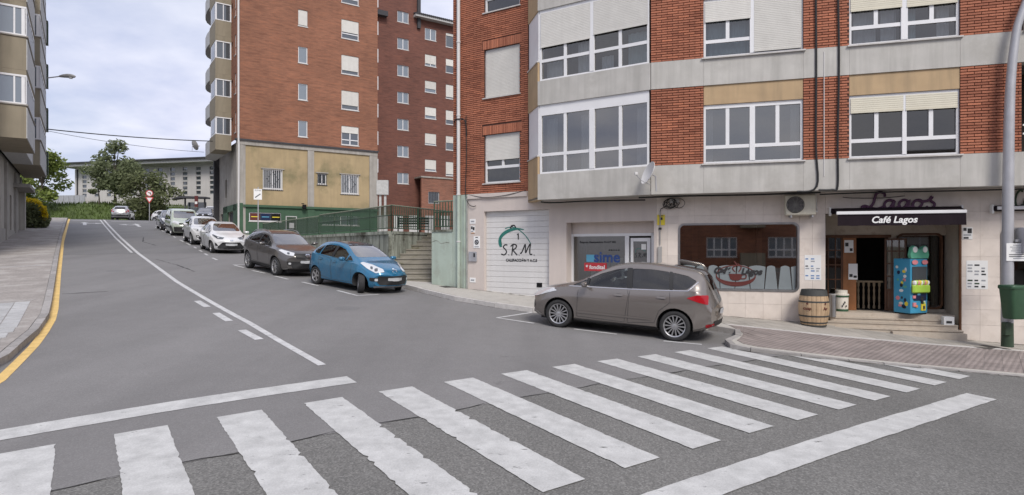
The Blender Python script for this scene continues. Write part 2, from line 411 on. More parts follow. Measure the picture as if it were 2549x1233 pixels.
plain('marble', (.665, .595, .535), .45, .07, 2.5, 0, perobj=.05, wear=3, wearcol=(.60, .53, .47))
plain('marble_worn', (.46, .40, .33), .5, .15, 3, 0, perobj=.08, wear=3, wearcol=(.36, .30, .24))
plain('soffit', (.36, .35, .33), .9, .12, 1.5, streak=.2)
plain('grout', (.50, .44, .395), .9)
plain('interior', (.22, .20, .18), .9)
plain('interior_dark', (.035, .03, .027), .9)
plain('curtain', (.62, .62, .63), .9, .06, 3)
plain('curtain_blue', (.42, .50, .52), .9, .08, 3)
plain('garage', (.62, .61, .60), .55, .03, 3, streak=.15, streakcol=(.44, .43, .41))
plain('mint', (.40, .47, .41), .85, .08, 1.4, .1, streak=.3, streakcol=(.25, .27, .22), wear=1.6, wearcol=(.33, .36, .31))
plain('stained_wall', (.32, .34, .29), .95, .2, 1.5, .3, streak=1.0, streakcol=(.045, .045, .035), wear=.8, wearcol=(.07, .068, .05))
plain('stair', (.27, .25, .21), .95, .2, 3, .3, wear=1.5, wearcol=(.15, .14, .09))
glass('pane', (.72, .76, .77), .07)
glass('pane_dark', (.40, .42, .42), .05)
glass('pane_cafe', (.55, .55, .55), .30)
glass('pane_sky', (.50, .52, .52), .16)
glass('car_glass', (.62, .68, .68), .01)
glass('car_tint', (.10, .10, .105), .03)
plain('frosted_film', (.19, .215, .225), .7, .06, 3)
glass('car_screen', (.45, .5, .5), .30)
glass('frosted', (.55, .58, .58), .12, .25)
darkglass('glass_far', (.06, .07, .08), .05)
darkglass('glass_blue', (.16, .19, .22), .08)
flat('pipe_white', (.58, .57, .56), .5); plain('pipe_grey', (.33, .32, .31), .5, .15, 5)
flat('awning', (.017, .011, .015), .9, 0, .2); flat('black', (.010, .010, .011), .9, 0, .2); flat('cable', (.015, .015, .016), .6); plain('rubber', (.028, .028, .029), .8, .2, 20)
flat('chrome', (.75, .75, .77), .12, 1.0); plain('alloy', (.50, .50, .51), .28, .06, 30, metal=.8); plain('alloy_dark', (.16, .16, .165), .35, .1, 30, metal=.7)
plain('steel', (.42, .42, .42), .3, .1, 8, metal=.9)
plain('galv', (.42, .42, .44), .5, .1, 3, .05, metal=.35, streak=.3)
plain('dark_green', (.035, .06, .035), .5, .15, 6); plain('bin_green', (.035, .085, .045), .45, .08, 8)
plain('rail_green', (.03, .065, .036), .5, .2, 6, wear=4, wearcol=(.08, .11, .07)); plain('rail_pale', (.20, .22, .16), .6, .2, 8)
plain('wood_dark', (.10, .042, .018), .45, .3, 3, streak=.5, streakcol=(.05, .02, .01)); plain('wood_mid', (.24, .10, .038), .45, .25, 2, streak=.5, streakcol=(.15, .06, .02))
plain('wood_pale', (.40, .31, .20), .6, .15, 4)
plain('barrel', (.47, .335, .21), .65, .14, 5, 0, streak=.5, streakcol=(.30, .20, .11), perobj=.10); plain('barrel_top', (.05, .052, .05), .7)
flat('ink', (.02, .02, .022), .6); flat('purple', (.09, .028, .075), .5); flat('white', (.78, .78, .77), .5); flat('red', (.48, .03, .04), .5); flat('blue_ink', (.02, .06, .22), .5)
flat('cyan', (.10, .34, .50), .5); flat('teal', (.02, .16, .13), .5); flat('yellow', (.72, .58, .04), .6); flat('maroon', (.10, .018, .014), .5); flat('cream', (.66, .62, .54), .6)
flat('toy_blue', (.05, .28, .45), .3); flat('toy_green', (.10, .36, .24), .35); flat('toy_lime', (.35, .55, .07), .35); flat('toy_pink', (.62, .22, .24), .4); flat('navy', (.012, .02, .06), .3)
flat('paper', (.70, .70, .69), .7); flat('print_grey', (.30, .31, .33), .7); flat('print_blue', (.10, .20, .40), .7); flat('orange', (.6, .25, .04), .5)
plain('ac_body', (.55, .52, .43), .6, .08, 5, streak=.4, streakcol=(.33, .28, .19))
flat('plate', (.42, .43, .44), .5)
# other buildings
bricktex('brick_mid', (.30, .130, .074), (.235, .098, .056), (.19, .10, .07))
bricktex('brick_far', (.178, .071, .049), (.14, .056, .04), (.12, .06, .05))
bricktex('brick_low', (.27, .11, .07), (.20, .08, .052), (.22, .15, .11))
bricktex('brick_left', (.23, .085, .05), (.18, .065, .04), (.15, .09, .07))
plain('ochre', (.37, .285, .165), .9, .12, .8, .08, streak=.35, streakcol=(.24, .19, .12), wear=.33, wearcol=(.21, .18, .10))
plain('green_wall', (.045, .095, .055), .75, .12, 2, .05)
plain('concrete', (.34, .32, .29), .9, .14, 1.5, .15, streak=.5, streakcol=(.20, .18, .16))
plain('bay_beige', (.26, .225, .165), .85, .07, 1.5, 0, streak=.3)
plain('school_wall', (.52, .50, .485), .9, .05, .5, streak=.2); plain('roof_dark', (.05, .05, .055), .8); plain('fascia', (.45, .45, .44), .7)
plain('wall_left', (.40, .375, .33), .9, .12, 1.2, .1, streak=.5)
leafmat('leaf_dark', (.15, .17, .082)); leafmat('leaf_light', (.21, .26, .07)); leafmat('leaf_olive', (.19, .22, .12)); leafmat('flower_yellow', (.62, .47, .02), .15)
leafmat('blade', (.085, .125, .03)); plain('bark', (.09, .075, .06), .95, .3, 6, .4)
# cars
carpaint('paint_bronze', (.205, .182, .168), .5, .26); carpaint('paint_blue', (.006, .14, .275), .25, .22); carpaint('paint_grey', (.115, .108, .104), .55, .28)
carpaint('car_white', (.66, .665, .67), .0, .28); carpaint('paint_sage', (.50, .56, .47), .2, .3); carpaint('paint_black', (.015, .016, .02), .2, .25); carpaint('paint_silver', (.44, .44, .45), .6, .3)
plain('car_black', (.018, .018, .019), .55, .1, 20); flat('car_inside', (.03, .03, .032), .85); plain('seat_cloth', (.045, .044, .045), .9)
flat('lamp_red', (.32, .006, .012), .12); flat('lamp_clear', (.68, .69, .70), .1, .35); flat('lamp_amber', (.55, .2, .02), .2); flat('mirror', (.8, .8, .8), .03, 1.0)
# ------------------------------------------------------------------ ground, road, markings
def sheet(name, us, vs, dz, mat, parent=None):
    b = MB()
    for u in us:
        for v in vs:
            p = gp(u, v); b.v.append((p.x, p.y, p.z + (dz(u, v) if callable(dz) else dz)))
    nv = len(vs)
    for i in range(len(us) - 1):
        for j in range(nv - 1):
            b.f.append((i * nv + j, i * nv + j + 1, (i + 1) * nv + j + 1, (i + 1) * nv + j)); b.m.append(0)
    b.f = [f[::-1] for f in b.f]
    return b.obj(name, mat, parent, smoothdeg=60)
def rng(a, b, st):
    n = max(1, int(round((b - a) / st))); return [a + (b - a) * i / n for i in range(n + 1)]
ground = sheet('ground', rng(-700, -100, 60) + rng(-80, 140, 10) + rng(160, 460, 30) + rng(520, 1400, 110), rng(-1200, -120, 90) + rng(-100, 100, 10) + rng(120, 1200, 90), -.45, 'earth'); tag(ground, kind='structure')
road = sheet('road', rng(-45, -8, 3) + rng(-7, 60, 1) + rng(61, 98, 1.5), rng(-60, -12, 4) + rng(-11, 20, 1) + rng(22, 60, 4), 0, 'asphalt_old'); tag(road, kind='structure')
sheet('newer_asphalt', rng(6.52, 33, .6), rng(-3, 13, .7), .004, 'asphalt_new', road)
sheet('upper_asphalt', rng(33.02, 97, 1.0), rng(-6, 12, .8), .004, 'asphalt_far', road)

def strip(name, path, w, dz, mat, parent=road, step=.35, jag=0.0, uvw=None):
    # painted strip along a path in (u, v)
    P = [Vector((a, b, 0)) for a, b in path]; pts = []
    for i in range(len(P) - 1):
        n = max(1, int((P[i + 1] - P[i]).length / step))
        pts += [P[i].lerp(P[i + 1], k / n) for k in range(n)]
    pts.append(P[-1]); b = MB(); nn = len(pts)
    for i, p in enumerate(pts):
        t = (pts[min(i + 1, nn - 1)] - pts[max(i - 1, 0)]).normalized(); s = Vector((-t.y, t.x, 0)) * (w / 2)
        for q in (p + s, p - s):
            if jag and 0 < i < nn - 1: q = q + Vector((random.uniform(-jag, jag), random.uniform(-jag, jag), 0))
            g = gp(q.x, q.y, dz); b.v.append(tuple(g))
    for i in range(nn - 1): b.f.append((2 * i, 2 * i + 1, 2 * i + 3, 2 * i + 2)); b.m.append(0)
    return b.obj(name, mat, parent)
for k in range(-1, 14):
    uL = 7.763 - .014 * k; uR = 4.192 - .019 * k; v0 = .284 + k; v1 = v0 + .5
    if k >= 11: uL = {11: 6.45, 12: 5.25, 13: 4.35}[k]
    n = int((uL - uR) / .055); e0 = []; e1 = []; rag = .8 if k in (1, 2, 3) else .2
    for i in range(n + 1):
        u = uL + (uR - uL) * i / n; j = 0 < i < n
        worn = rag if u < 6.6 else .3
        d0 = random.uniform(-.006, .006) * j - (random.uniform(.015, .05) * worn if j and random.random() < .10 else 0)
        d1 = random.uniform(-.006, .006) * j - (random.uniform(.015, .06) * worn if j and random.random() < .10 else 0)
        if k >= 11: u0c = u
        e0.append((u, v0 - d0)); e1.append((u, v1 + d1))
    b = MB()
    for i in range(n + 1): b.v += [tuple(gp(*e0[i], .009)), tuple(gp(e0[i][0], (v0 + v1) / 2, .009)), tuple(gp(*e1[i], .009))]
    for i in range(n):
        for j in range(2): b.f.append((3 * i + j, 3 * i + j + 1, 3 * i + j + 4, 3 * i + j + 3)); b.m.append(0)
    b.obj('crossing_stripe', 'paint_white', road)
strip('stop_line', [(8.42, -.85), (8.5, 1.0), (8.5, 3.2)], .40, .009, 'paint_white', jag=.006, step=.12)
strip('stop_line', [(3.46, 3.2), (3.4, 6.9), (3.33, 11.2)], .38, .009, 'paint_white', jag=.007, step=.12)
strip('centre_line', [(72, 1.75), (60, 1.82), (44.6, 1.96), (33, 2.15), (25.9, 2.39), (22.3, 2.51), (18.8, 2.72), (16.1, 2.86), (14, 2.97), (11.7, 3.03), (9.55, 3.11)], .13, .009, 'paint_thin')
strip('centre_line', [(72, 1.45), (60, 1.52), (44.6, 1.68), (33.5, 1.92)], .10, .009, 'paint_thin')
for a in (((17.94, 2.50), (16.78, 2.57)), ((15.73, 2.59), (14.45, 2.65)), ((13.22, 2.66), (12.08, 2.74))): strip('lane_dash', a, .16, .009, 'paint_thin')
strip('yellow_kerb_line', [(74, -1.0), (41.1, -.86), (25.5, -.65), (18.1, -.53), (16.5, -.535), (15, -.60), (13.6, -.69), (12.3, -.82), (11.1, -.95), (10.1, -1.2), (9.3, -1.7), (8.75, -2.7), (8.5, -4.5)], .15, .009, 'paint_yellow')
for a in ([(12.99, 10.0), (12.46, 8.44), (11.43, 8.81)], [(10.44, 9.2), (9.55, 9.68)], [(8.55, 10.06), (7.95, 10.55)], [(18.78, 6.60), (17.47, 6.76), (17.62, 7.5)], [(21.1, 6.18), (20.07, 6.4)], [(22.96, 5.74), (21.95, 5.94)],
          [(24.91, 5.38), (23.89, 5.62)], [(26.95, 5.14), (25.96, 5.30)], [(27.2, 5.12), (27.0, 7.0)], [(30.3, 4.85), (29.3, 4.88)], [(32.6, 4.87), (31.7, 4.87)], [(34.8, 4.95), (33.8, 4.93)], [(37, 5.0), (36, 4.97)], [(39.83, 5.0), (38.2, 5.0)], [(42.6, 4.98), (40.8, 4.98)], [(46, 5.0), (45, 5.0)], [(49, 5.0), (48, 5.0)], [(54, 5.0), (52, 5.0)], [(58, 5.0), (57, 5.0)]):
    strip('parking_line', a, .10, .009, 'paint_thin')
def arrow(u0, v0, side, s=1.0):
    b = MB()
    def poly(pts):
        n = len(b.v); b.v += [tuple(gp(u0 + p * s, v0 + q * s, .009)) for p, q in pts]; b.f.append(tuple(range(n, n + len(pts)))); b.m.append(0)
    poly([(-3.6, -.12), (-3.6, .12), (0, .12), (0, -.12)])
    poly([(0, -.35), (0, .35), (1.6, 0)])
    poly([(-1.4, .12 * side), (-.6, .8 * side), (-.2, .8 * side), (-1.0, .12 * side)]); poly([(-1.2, .75 * side), (.4, .75 * side), (-.4, 1.35 * side)])
    b.obj('lane_arrow', 'paint_thin', road, fixn=True)
arrow(63.5, .2, 1); arrow(62, 3.9, -1)
strip('yield_line', [(69, -.7), (68.6, 1.4)], .35, .009, 'paint_thin'); strip('yield_line', [(68, 2.2), (67.5, 5.2)], .30, .009, 'paint_thin')
cr = [(6.52 + .03 * math.sin(v * 3.1) + random.uniform(-.02, .02), v) for v in rng(-2.8, 11.0, .25)]
strip('asphalt_joint', cr, .016, .006, 'crack', step=.1, jag=.008)
strip('asphalt_joint', [(33.0, v) for v in rng(-.8, 7, .5)], .05, .006, 'crack', jag=.02)
for a in ([(20.8, -.45), (20.75, .6)], [(30, 2.6), (27.5, 3.1), (25, 3.4)], [(45, 3.2), (41, 2.9), (38, 3.3)]): strip('asphalt_crack', a, .05, .0065, 'crack', jag=.03, step=.2)
strip('gutter_strip', [(60, -1.10), (46, -1.02), (31.6, -.86), (24, -.77), (18.8, -.69), (16.7, -.67), (14.73, -.76), (13.73, -.88), (12.41, -1.02), (11.3, -1.32), (10.4, -1.87), (9.55, -2.95)], .14, .0075, 'dark_strip')  # narrow dark translucent strips following the kerb lines
strip('gutter_strip', [(45, 7.0), (32, 7.2), (27, 7.6), (23, 8.4), (20, 9.0), (18, 9.1), (15.8, 9.2), (14.2, 9.55), (13, 9.95), (12.1, 10.8), (10.5, 11.6), (9.1, 12.4)], .22, .0075, 'dark_strip')
strip('gutter_strip', [(7.4, 10.78), (7.05, 10.85), (6.3, 11.42), (5.6, 11.95), (4.7, 12.7), (3.75, 13.5), (1.9, 15.1)], .16, .0125, 'dark_strip')
for u, v in ((15.2, 5.6), (26, 1.0)):
    p = gp(u, v, .006); b = MB(); n = 20
    b.v = [tuple(gp(u + .32 * math.cos(i * 2 * math.pi / n), v + .32 * math.sin(i * 2 * math.pi / n), .006)) for i in range(n)]; b.f = [tuple(range(n))]; b.m = [0]; b.obj('manhole_cover', 'asphalt_far', road, fixn=True)

# ------------------------------------------------------------------ pavements with kerbs
def hk(u, v): return (.02 + .11 * smooth(5.0, 9.0, u)) if v > 3 else .13
def pave(name, ker, back, mat, m=8):
    b = MB()
    def dens(L):
        out = []
        for i in range(len(L) - 1):
            d = math.dist(ker[i], ker[i + 1]); n = max(1, int(d / .6))
            out += [(L[i][0] + (L[i + 1][0] - L[i][0]) * k / n, L[i][1] + (L[i + 1][1] - L[i][1]) * k / n) for k in range(n)]
        return out + [L[-1]]
    A, Bk = dens(ker), dens(back); n = len(A)
    for p, q in zip(A, Bk):
        for j in range(m + 1):
            u = p[0] + (q[0] - p[0]) * j / m; v = p[1] + (q[1] - p[1]) * j / m
            b.v.append(tuple(gp(u, v, hk(u, v) - .004)))
    for i in range(n - 1):
        for j in range(m): b.f.append((i * (m + 1) + j, i * (m + 1) + j + 1, (i + 1) * (m + 1) + j + 1, (i + 1) * (m + 1) + j)); b.m.append(0)
    o = b.obj(name, mat, fixn=False); me = o.data
    if me.polygons[0].normal.z < 0: me.flip_normals()
    return tag(o, kind='structure')
def kerbs(path, w, parent, mat, seg=.85, side=1, drop=0):
    # one stone after another, the inner edge on `side`
    P = [Vector((a, b, 0)) for a, b in path]; pts = [P[0]]
    for i in range(len(P) - 1):
        n = max(1, int(round((P[i + 1] - P[i]).length / seg))); pts += [P[i].lerp(P[i + 1], (k + 1) / n) for k in range(n)]
    nr = []
    for i in range(len(pts)):
        t = (pts[min(i + 1, len(pts) - 1)] - pts[max(i - 1, 0)]).normalized(); nr.append(Vector((-t.y, t.x, 0)) * side)
    for i in range(len(pts) - 1):
        a, c = pts[i], pts[i + 1]; g = (c - a).normalized() * .006; a = a + g; c = c - g; dz = random.uniform(-.006, .006)
        b = MB(); q = []
        for p, nn in ((a, nr[i]), (c, nr[i + 1])):
            for off, top in ((0, 0), (0, .8), (.02, 1), (w, 1), (w, 0)):
                r = p + nn * off; h = hk(r.x, r.y) + dz; q.append(tuple(gp(r.x, r.y, -.06 if top == 0 else (h - .015 if top == .8 else h + .002))))
        b.v = q; b.f = [(0, 5, 6, 1), (1, 6, 7, 2), (2, 7, 8, 3), (3, 8, 9, 4), (0, 1, 2, 3, 4), (9, 8, 7, 6, 5)]; b.m = [0] * 6
        b.obj('kerb_stone', mat, parent, fixn=True)
KR = [(58.5, 7.2), (57, 7.0), (45, 7.1), (32, 7.3), (27, 7.7), (23, 8.5), (20, 9.1), (18, 9.2), (15.8, 9.3), (14.2, 9.65), (13, 10.05), (12.2, 10.9), (10.6, 11.7), (9.2, 12.5), (8.4, 12.6), (7.9, 11.9), (7.65, 11.15), (7.4, 10.92), (7.09, 10.98), (6.37, 11.53), (5.71, 12.04), (4.79, 12.79), (3.84, 13.58), (2, 15.2), (-1, 18), (-6, 22.7), (-20, 36)]
KB = [(58.5, 9.0), (57, 9.6), (45, 10.3), (32, 10.1), (27, 10.1), (23, 10.1), (20.6, 11.2), (18.6, 11.8), (16.6, 12.6), (15.2, 13.4), (14.2, 14), (13.2, 14.5), (12, 15.5), (10.8, 16.2), (10.4, 16.4), (10.2, 16.6), (10, 16.8), (9.8, 17), (9.4, 17.4), (8.6, 18.1), (7.7, 18.8), (6.6, 19.8), (5.6, 20.7), (3.8, 22.3), (1, 25), (-4, 30), (-18, 43)]
rpave = pave('pavement_right', KR, KB, 'pavement_beige')
kerbs(KR[:14], .16, rpave, 'kerb_pale', .9, 1); kerbs(KR[13:25], .14, rpave, 'kerb', .7, 1)
KL = [(75, -1.3), (60, -1.22), (46, -1.12), (31.6, -.95), (24, -.84), (18.8, -.77), (16.7, -.75), (14.73, -.84), (13.73, -.96), (12.41, -1.10), (11.3, -1.4), (10.4, -1.95), (9.6, -3.0), (9.0, -5), (8.8, -9), (8.7, -25)]
LB = [(75, -14), (60, -12), (46, -9), (31.6, -6), (26, -6), (22, -6), (20, -8), (19, -10), (18, -12), (17, -14), (16, -16), (15, -18), (14, -20), (13, -22), (12, -24), (11, -26)]
lpave = pave('pavement_left', KL, LB, 'pavement_grey', 14)
kerbs(KL[:14], .16, lpave, 'kerb', .75, -1)
def slabpiece(name, quad, parent, mat, dz=.004, th=.03, gap=.004):
    c = [sum(p[i] for p in quad) / 4 for i in (0, 1)]
    q = []
    for p in quad:
        d = Vector((p[0] - c[0], p[1] - c[1])); d = d * (1 - gap * 1.4 / max(d.length, .01)); q.append((c[0] + d.x, c[1] + d.y))
    b = MB(); r = random.uniform(-.002, .002)
    for h in (dz + r - th, dz + r):
        for u, v in q: b.v.append(tuple(gp(u, v, hk(u, v) + h)))
    b.f = [(4, 5, 6, 7), (0, 1, 5, 4), (1, 2, 6, 5), (2, 3, 7, 6), (3, 0, 4, 7)]; b.m = [0] * 5
    return b.obj(name, mat, parent, fixn=True)
# pale slabs of the left crossing ramp, laid in rows
def kv(u):
    for i in range(len(KL) - 1):
        if KL[i][0] >= u >= KL[i + 1][0]: t = (u - KL[i + 1][0]) / (KL[i][0] - KL[i + 1][0]); return KL[i + 1][1] + t * (KL[i][1] - KL[i + 1][1])
    return -9
for i, u in enumerate(rng(12.4, 18.9, .54)[:-1]):
    for j in range(7):
        v1 = -1.02 - .30 * j; v0 = v1 - .30
        if max(v0, v1) > kv(u) - .17: v1 = kv(u) - .18
        if v1 - v0 < .1: continue
        slabpiece('paving_slab', [(u, v0), (u, v1), (u + .54, v1), (u + .54, v0)], lpave, 'slab', gap=.012)
for q in ([(27.4, -2.6), (27.4, -1.2), (27.7, -1.2), (27.7, -2.6)], [(19.0, -3.2), (19.0, -.98), (19.16, -.98), (19.16, -3.2)]): slabpiece('edging_slab', q, lpave, 'kerb')
# tiled right pavement: ribbed pink tiles by the kerb, a pale edging row, ribbed grey tiles by the cafe
def along(path, t):
    L = [0]
    for i in range(len(path) - 1): L.append(L[-1] + math.dist(path[i], path[i + 1]))
    d = t * L[-1]
    for i in range(len(path) - 1):
        if d <= L[i + 1] + 1e-9: k = (d - L[i]) / (L[i + 1] - L[i]); return (path[i][0] + k * (path[i + 1][0] - path[i][0]), path[i][1] + k * (path[i + 1][1] - path[i][1]))
    return path[-1]
PK = [(8.0, 12.2), (7.62, 11.28), (7.35, 11.12), (7.05, 11.18), (6.45, 11.68), (5.8, 12.2), (4.9, 12.93), (3.95, 13.72), (2.6, 14.9), (1.6, 15.8)]
PS = [(8.95, 12.92), (8.29, 13.32), (7.09, 14.27), (5.89, 15.6), (4.36, 17.2), (2.6, 19.0)]
PT = [(9.12, 13.0), (8.42, 13.45), (7.22, 14.4), (6.02, 15.72), (4.5, 17.32), (2.75, 19.1)]
PW = [(10.75, 13.75), (9.4, 14.8), (8.3, 15.62), (7.2, 16.45), (6.1, 17.3), (4.65, 18.43), (3.4, 19.4)]
def tiles(name, A, Bq, n, m, mat):
    for i in range(n):
        a0, a1, b0, b1 = along(A, i / n), along(A, (i + 1) / n), along(Bq, i / n), along(Bq, (i + 1) / n)
        L = lambda p, q, t: (p[0] + (q[0] - p[0]) * t, p[1] + (q[1] - p[1]) * t)
        for j in range(m): slabpiece(name, [L(a0, b0, j / m), L(a1, b1, j / m), L(a1, b1, (j + 1) / m), L(a0, b0, (j + 1) / m)], rpave, mat)
tiles('pink_tile', PK, PS, 27, 7, 'tile_pink'); tiles('edging_stone', PS, PT, 13, 1, 'kerb_pale'); tiles('grey_tile', PT, PW, 26, 4, 'tile_grey')
for dx, dy in ((-2.42, 21.65), (-2.15, 20.75)):
    u, v = uv(dx, dy); slabpiece('drain_cover', [(u - .22, v - .3), (u - .22, v + .3), (u + .22, v + .3), (u + .22, v - .3)], rpave, 'manhole')
u, v = uv(10.9, 13.9); slabpiece('drain_cover', [(u - .2, v - .35), (u - .2, v + .35), (u + .2, v + .35), (u + .2, v - .35)], rpave, 'manhole')

wl_ = [uv(*p) for p in ((-2.83, 21.2), (-.95, 20.05), (1.15, 18.72), (4.05, 16.92), (7.6, 15.86), (8.2, 15.68))]
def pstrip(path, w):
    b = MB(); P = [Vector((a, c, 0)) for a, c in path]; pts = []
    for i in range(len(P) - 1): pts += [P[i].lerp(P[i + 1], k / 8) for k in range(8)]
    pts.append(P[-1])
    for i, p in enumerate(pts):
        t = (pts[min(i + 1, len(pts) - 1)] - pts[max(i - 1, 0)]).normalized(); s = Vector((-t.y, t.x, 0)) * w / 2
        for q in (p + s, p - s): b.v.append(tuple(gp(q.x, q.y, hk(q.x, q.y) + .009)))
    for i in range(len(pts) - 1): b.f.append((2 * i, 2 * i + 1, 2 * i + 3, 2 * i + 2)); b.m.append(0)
    return b.obj('wall_foot_strip', 'dark_strip', rpave)  # dark patchy strip along the foot of the facade
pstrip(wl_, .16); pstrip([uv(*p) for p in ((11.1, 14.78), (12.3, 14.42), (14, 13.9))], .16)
# ------------------------------------------------------------------ apartment block with the cafe (right)
DA = Vector((.84990269, -.52693967)); DB = Vector((.9573016, -.28909108)); NA = Vector((-DA.y, DA.x)); NB = Vector((-DB.y, DB.x))
K1 = Vector((.77, 18.1)); K2 = Vector((3.7433, 16.25655)); PA = K1 + NA * .8; KG = Vector((4.07537, 16.99196))
FA, FB, FAg, FBg = frame(K1, DA), frame(K2, DB), frame(PA, DA), frame(KG, DB)
block = thing('apartment_building', 'red brick apartment block with grey concrete bands above the pink marble cafe front', 'building', T(KG.x, KG.y, .5))
def cells(s0, s1, z0, z1, holes):
    xs = sorted({s0, s1, *[h[0] for h in holes], *[h[1] for h in holes]}); zs = sorted({z0, z1, *[h[2] for h in holes], *[h[3] for h in holes]})
    xs = [x for x in xs if s0 <= x <= s1]; zs = [z for z in zs if z0 <= z <= z1]
    for i in range(len(xs) - 1):
        for j in range(len(zs) - 1):
            cx, cz = (xs[i] + xs[i + 1]) / 2, (zs[j] + zs[j + 1]) / 2
            if not any(h[0] < cx < h[1] and h[2] < cz < h[3] for h in holes): yield xs[i], xs[i + 1], zs[j], zs[j + 1]
def wall(name, F, s0, s1, z0, z1, holes, mat, parent, y0=0.0, th=.25, reveal=None):
    # front face with true openings plus the reveals of each opening
    b = MB()
    for a, c, d, e in cells(s0, s1, z0, z1, holes): b.quad((a, y0, d), (c, y0, d), (c, y0, e), (a, y0, e))
    r = reveal if reveal is not None else th
    for a, c, d, e in holes:
        a, c, d, e = max(a, s0), min(c, s1), max(d, z0), min(e, z1)
        b.quad((a, y0, d), (a, y0, e), (a, y0 + r, e), (a, y0 + r, d)); b.quad((c, y0, e), (c, y0, d), (c, y0 + r, d), (c, y0 + r, e))
        b.quad((a, y0, e), (c, y0, e), (c, y0 + r, e), (a, y0 + r, e)); b.quad((a, y0 + r, d), (c, y0 + r, d), (c, y0, d), (a, y0, d))
    b.quad((s0, y0, z0), (s0, y0, z1), (s0, y0 + th, z1), (s0, y0 + th, z0)); b.quad((s1, y0, z1), (s1, y0, z0), (s1, y0 + th, z0), (s1, y0 + th, z1))
    b.quad((s0, y0, z1), (s1, y0, z1), (s1, y0 + th, z1), (s0, y0 + th, z1))
    return b.obj(name, mat, parent, F)
# --- bricks
BRICKS = []           # (frame, x0, x1, z, height)
def lay(F, s0, s1, z0, z1, holes=(), seed=0, bl=.285, bh=.0655):
    n = int(round((z1 - z0) / bh)); bh = (z1 - z0) / n
    for r in range(n):
        z = z0 + r * bh; segs = [(s0, s1)]
        for h in holes:
            if h[2] - .02 < z + bh / 2 < h[3] + .02:
                ns = []
                for a, c in segs:
                    if h[1] <= a or h[0] >= c: ns.append((a, c))
                    else:
                        if h[0] > a: ns.append((a, h[0]))
                        if h[1] < c: ns.append((h[1], c))
                segs = ns
        for a, c in segs:
            x = s0 + (r % 2) * bl / 2 - bl * 2
            while x < c:
                x0, x1 = max(x, a), min(x + bl, c)
                if x1 - x0 > .05: BRICKS.append((F, x0 + .007, x1 - .007, z + .010, bh - .020, x1 - x0 > bl - .01))
                x += bl
HL = [(-2.50, -1.12, 4.55, 6.16), (-2.50, -1.12, 7.39, 9.0), (-2.50, -1.12, 10.23, 11.84)]
HLb = HL + [(-2.58, -1.05, h[3], h[3] + .30) for h in HL]
lay(FAg, -3.79, -.80, 4.22, 12.4, HLb)
wall('mortar_wall', FAg, -3.79, -.78, 4.22, 12.4, HL, 'mortar', block, .024, .3)
LV = [(4.62, 6.68), (7.40, 9.52), (10.24, 12.36)]
for z0, z1 in LV:
    for a, c in ((0, 1.36), (3.75, 4.79), (7.12, 8.33)):
        lay(FB, a, c, z0, z1)
        wall('mortar_wall', FB, a, c, z0, z1, [], 'mortar', block, .024, .28)
CAMP = Vector((0, 0, CAM_H))
def bdist(b):
    F, x0, x1, z, h, full = b; return (F @ Vector(((x0 + x1) / 2, 0, z)) - CAMP).length
full = sorted([b for b in BRICKS if b[5] and b[3] < 9.0 and not (b[0] is FB and b[1] > 8.14)], key=bdist)[:300]
fs = set(id(b) for b in full)
bb = MB().box(-.1355, 0, 0, .1355, .035, .0455, 'b'); bme = bb.mesh('brick', 'brick')
for F, x0, x1, z, h, _ in full: inst('brick', bme, block, F @ T((x0 + x1) / 2, random.uniform(-.002, .001), z))
for nmF, Fx in (('left', FAg), ('right', FB)):
    rest = MB()
    for b in BRICKS:
        if id(b) in fs or b[0] is not Fx: continue
        y = random.uniform(-.002, .001); rest.box(b[1], y, b[3], b[2], y + .03, b[3] + b[4], 'b')
    tag(rest.obj('brickwork', 'brick', block, Fx), kind='stuff')
lin = MB().box(-.028, -.006, 0, .028, .03, .285, 'b').mesh('lintel_brick', 'brick')
for h in HL:
    for k in range(22): inst('lintel_brick', lin, block, FAg @ T(-2.555 + .0695 * (k + .5), random.uniform(-.002, .002), h[3] + .008))
# --- concrete bands, tan panels, chamfered bay cheek
def part(name, F, boxes, mat, parent=None, sd=None):
    b = MB()
    for q in boxes: b.box(*q)
    return b.obj(name, mat, parent or block, F, sd)
for z0, z1 in ((3.85, 4.62), (6.68, 7.40), (9.52, 10.24)):
    part('concrete_band', FA, [(.01, -.015, z0, 3.49, .3, z1)], 'band')
    for a, c in ((.0, 1.36), (1.364, 3.746), (3.75, 4.79), (4.794, 7.116), (7.12, 14)): part('concrete_band', FB, [(a + (.01 if a == 0 else 0), -.015, z0, c, .3, z1)], 'band')
for z0, z1 in ((6.17, 6.68), (8.95, 9.52)):
    for a, c in ((1.36, 3.75), (4.79, 7.12)): part('tan_panel', FB, [(a + .003, .02, z0 + .003, c - .003, .2, z1 - .003)], 'tan_panel')
wa = FAg @ Vector((-.80, 0, 0)); wk = FA @ Vector((0, 0, 0)); FC = frame((wa.x, wa.y), (wk.x - wa.x, wk.y - wa.y)); lc = math.hypot(wk.x - wa.x, wk.y - wa.y)
for z0, z1, z2 in ((3.85, 5.15, 6.68), (6.68, 7.98, 9.52), (9.52, 10.8, 12.36)):
    part('bay_cheek', FC, [(0, 0, z0, lc, .2, z1)], 'tan_panel'); part('bay_cheek', FC, [(.02, .03, z1, lc - .005, .2, z2)], 'white_pvc')
    part('cheek_cap', FC, [(-.02, -.03, z1 + .002, lc + .01, .05, z1 + .035)], 'sill')
b = MB(); b.prism([tuple(p) for p in (K1, K2, K2 + DB * 14, KG + DB * 14.2, KG, (wa.x, wa.y))], 3.87, 3.93, 'xy'); b.obj('soffit', 'soffit', block)
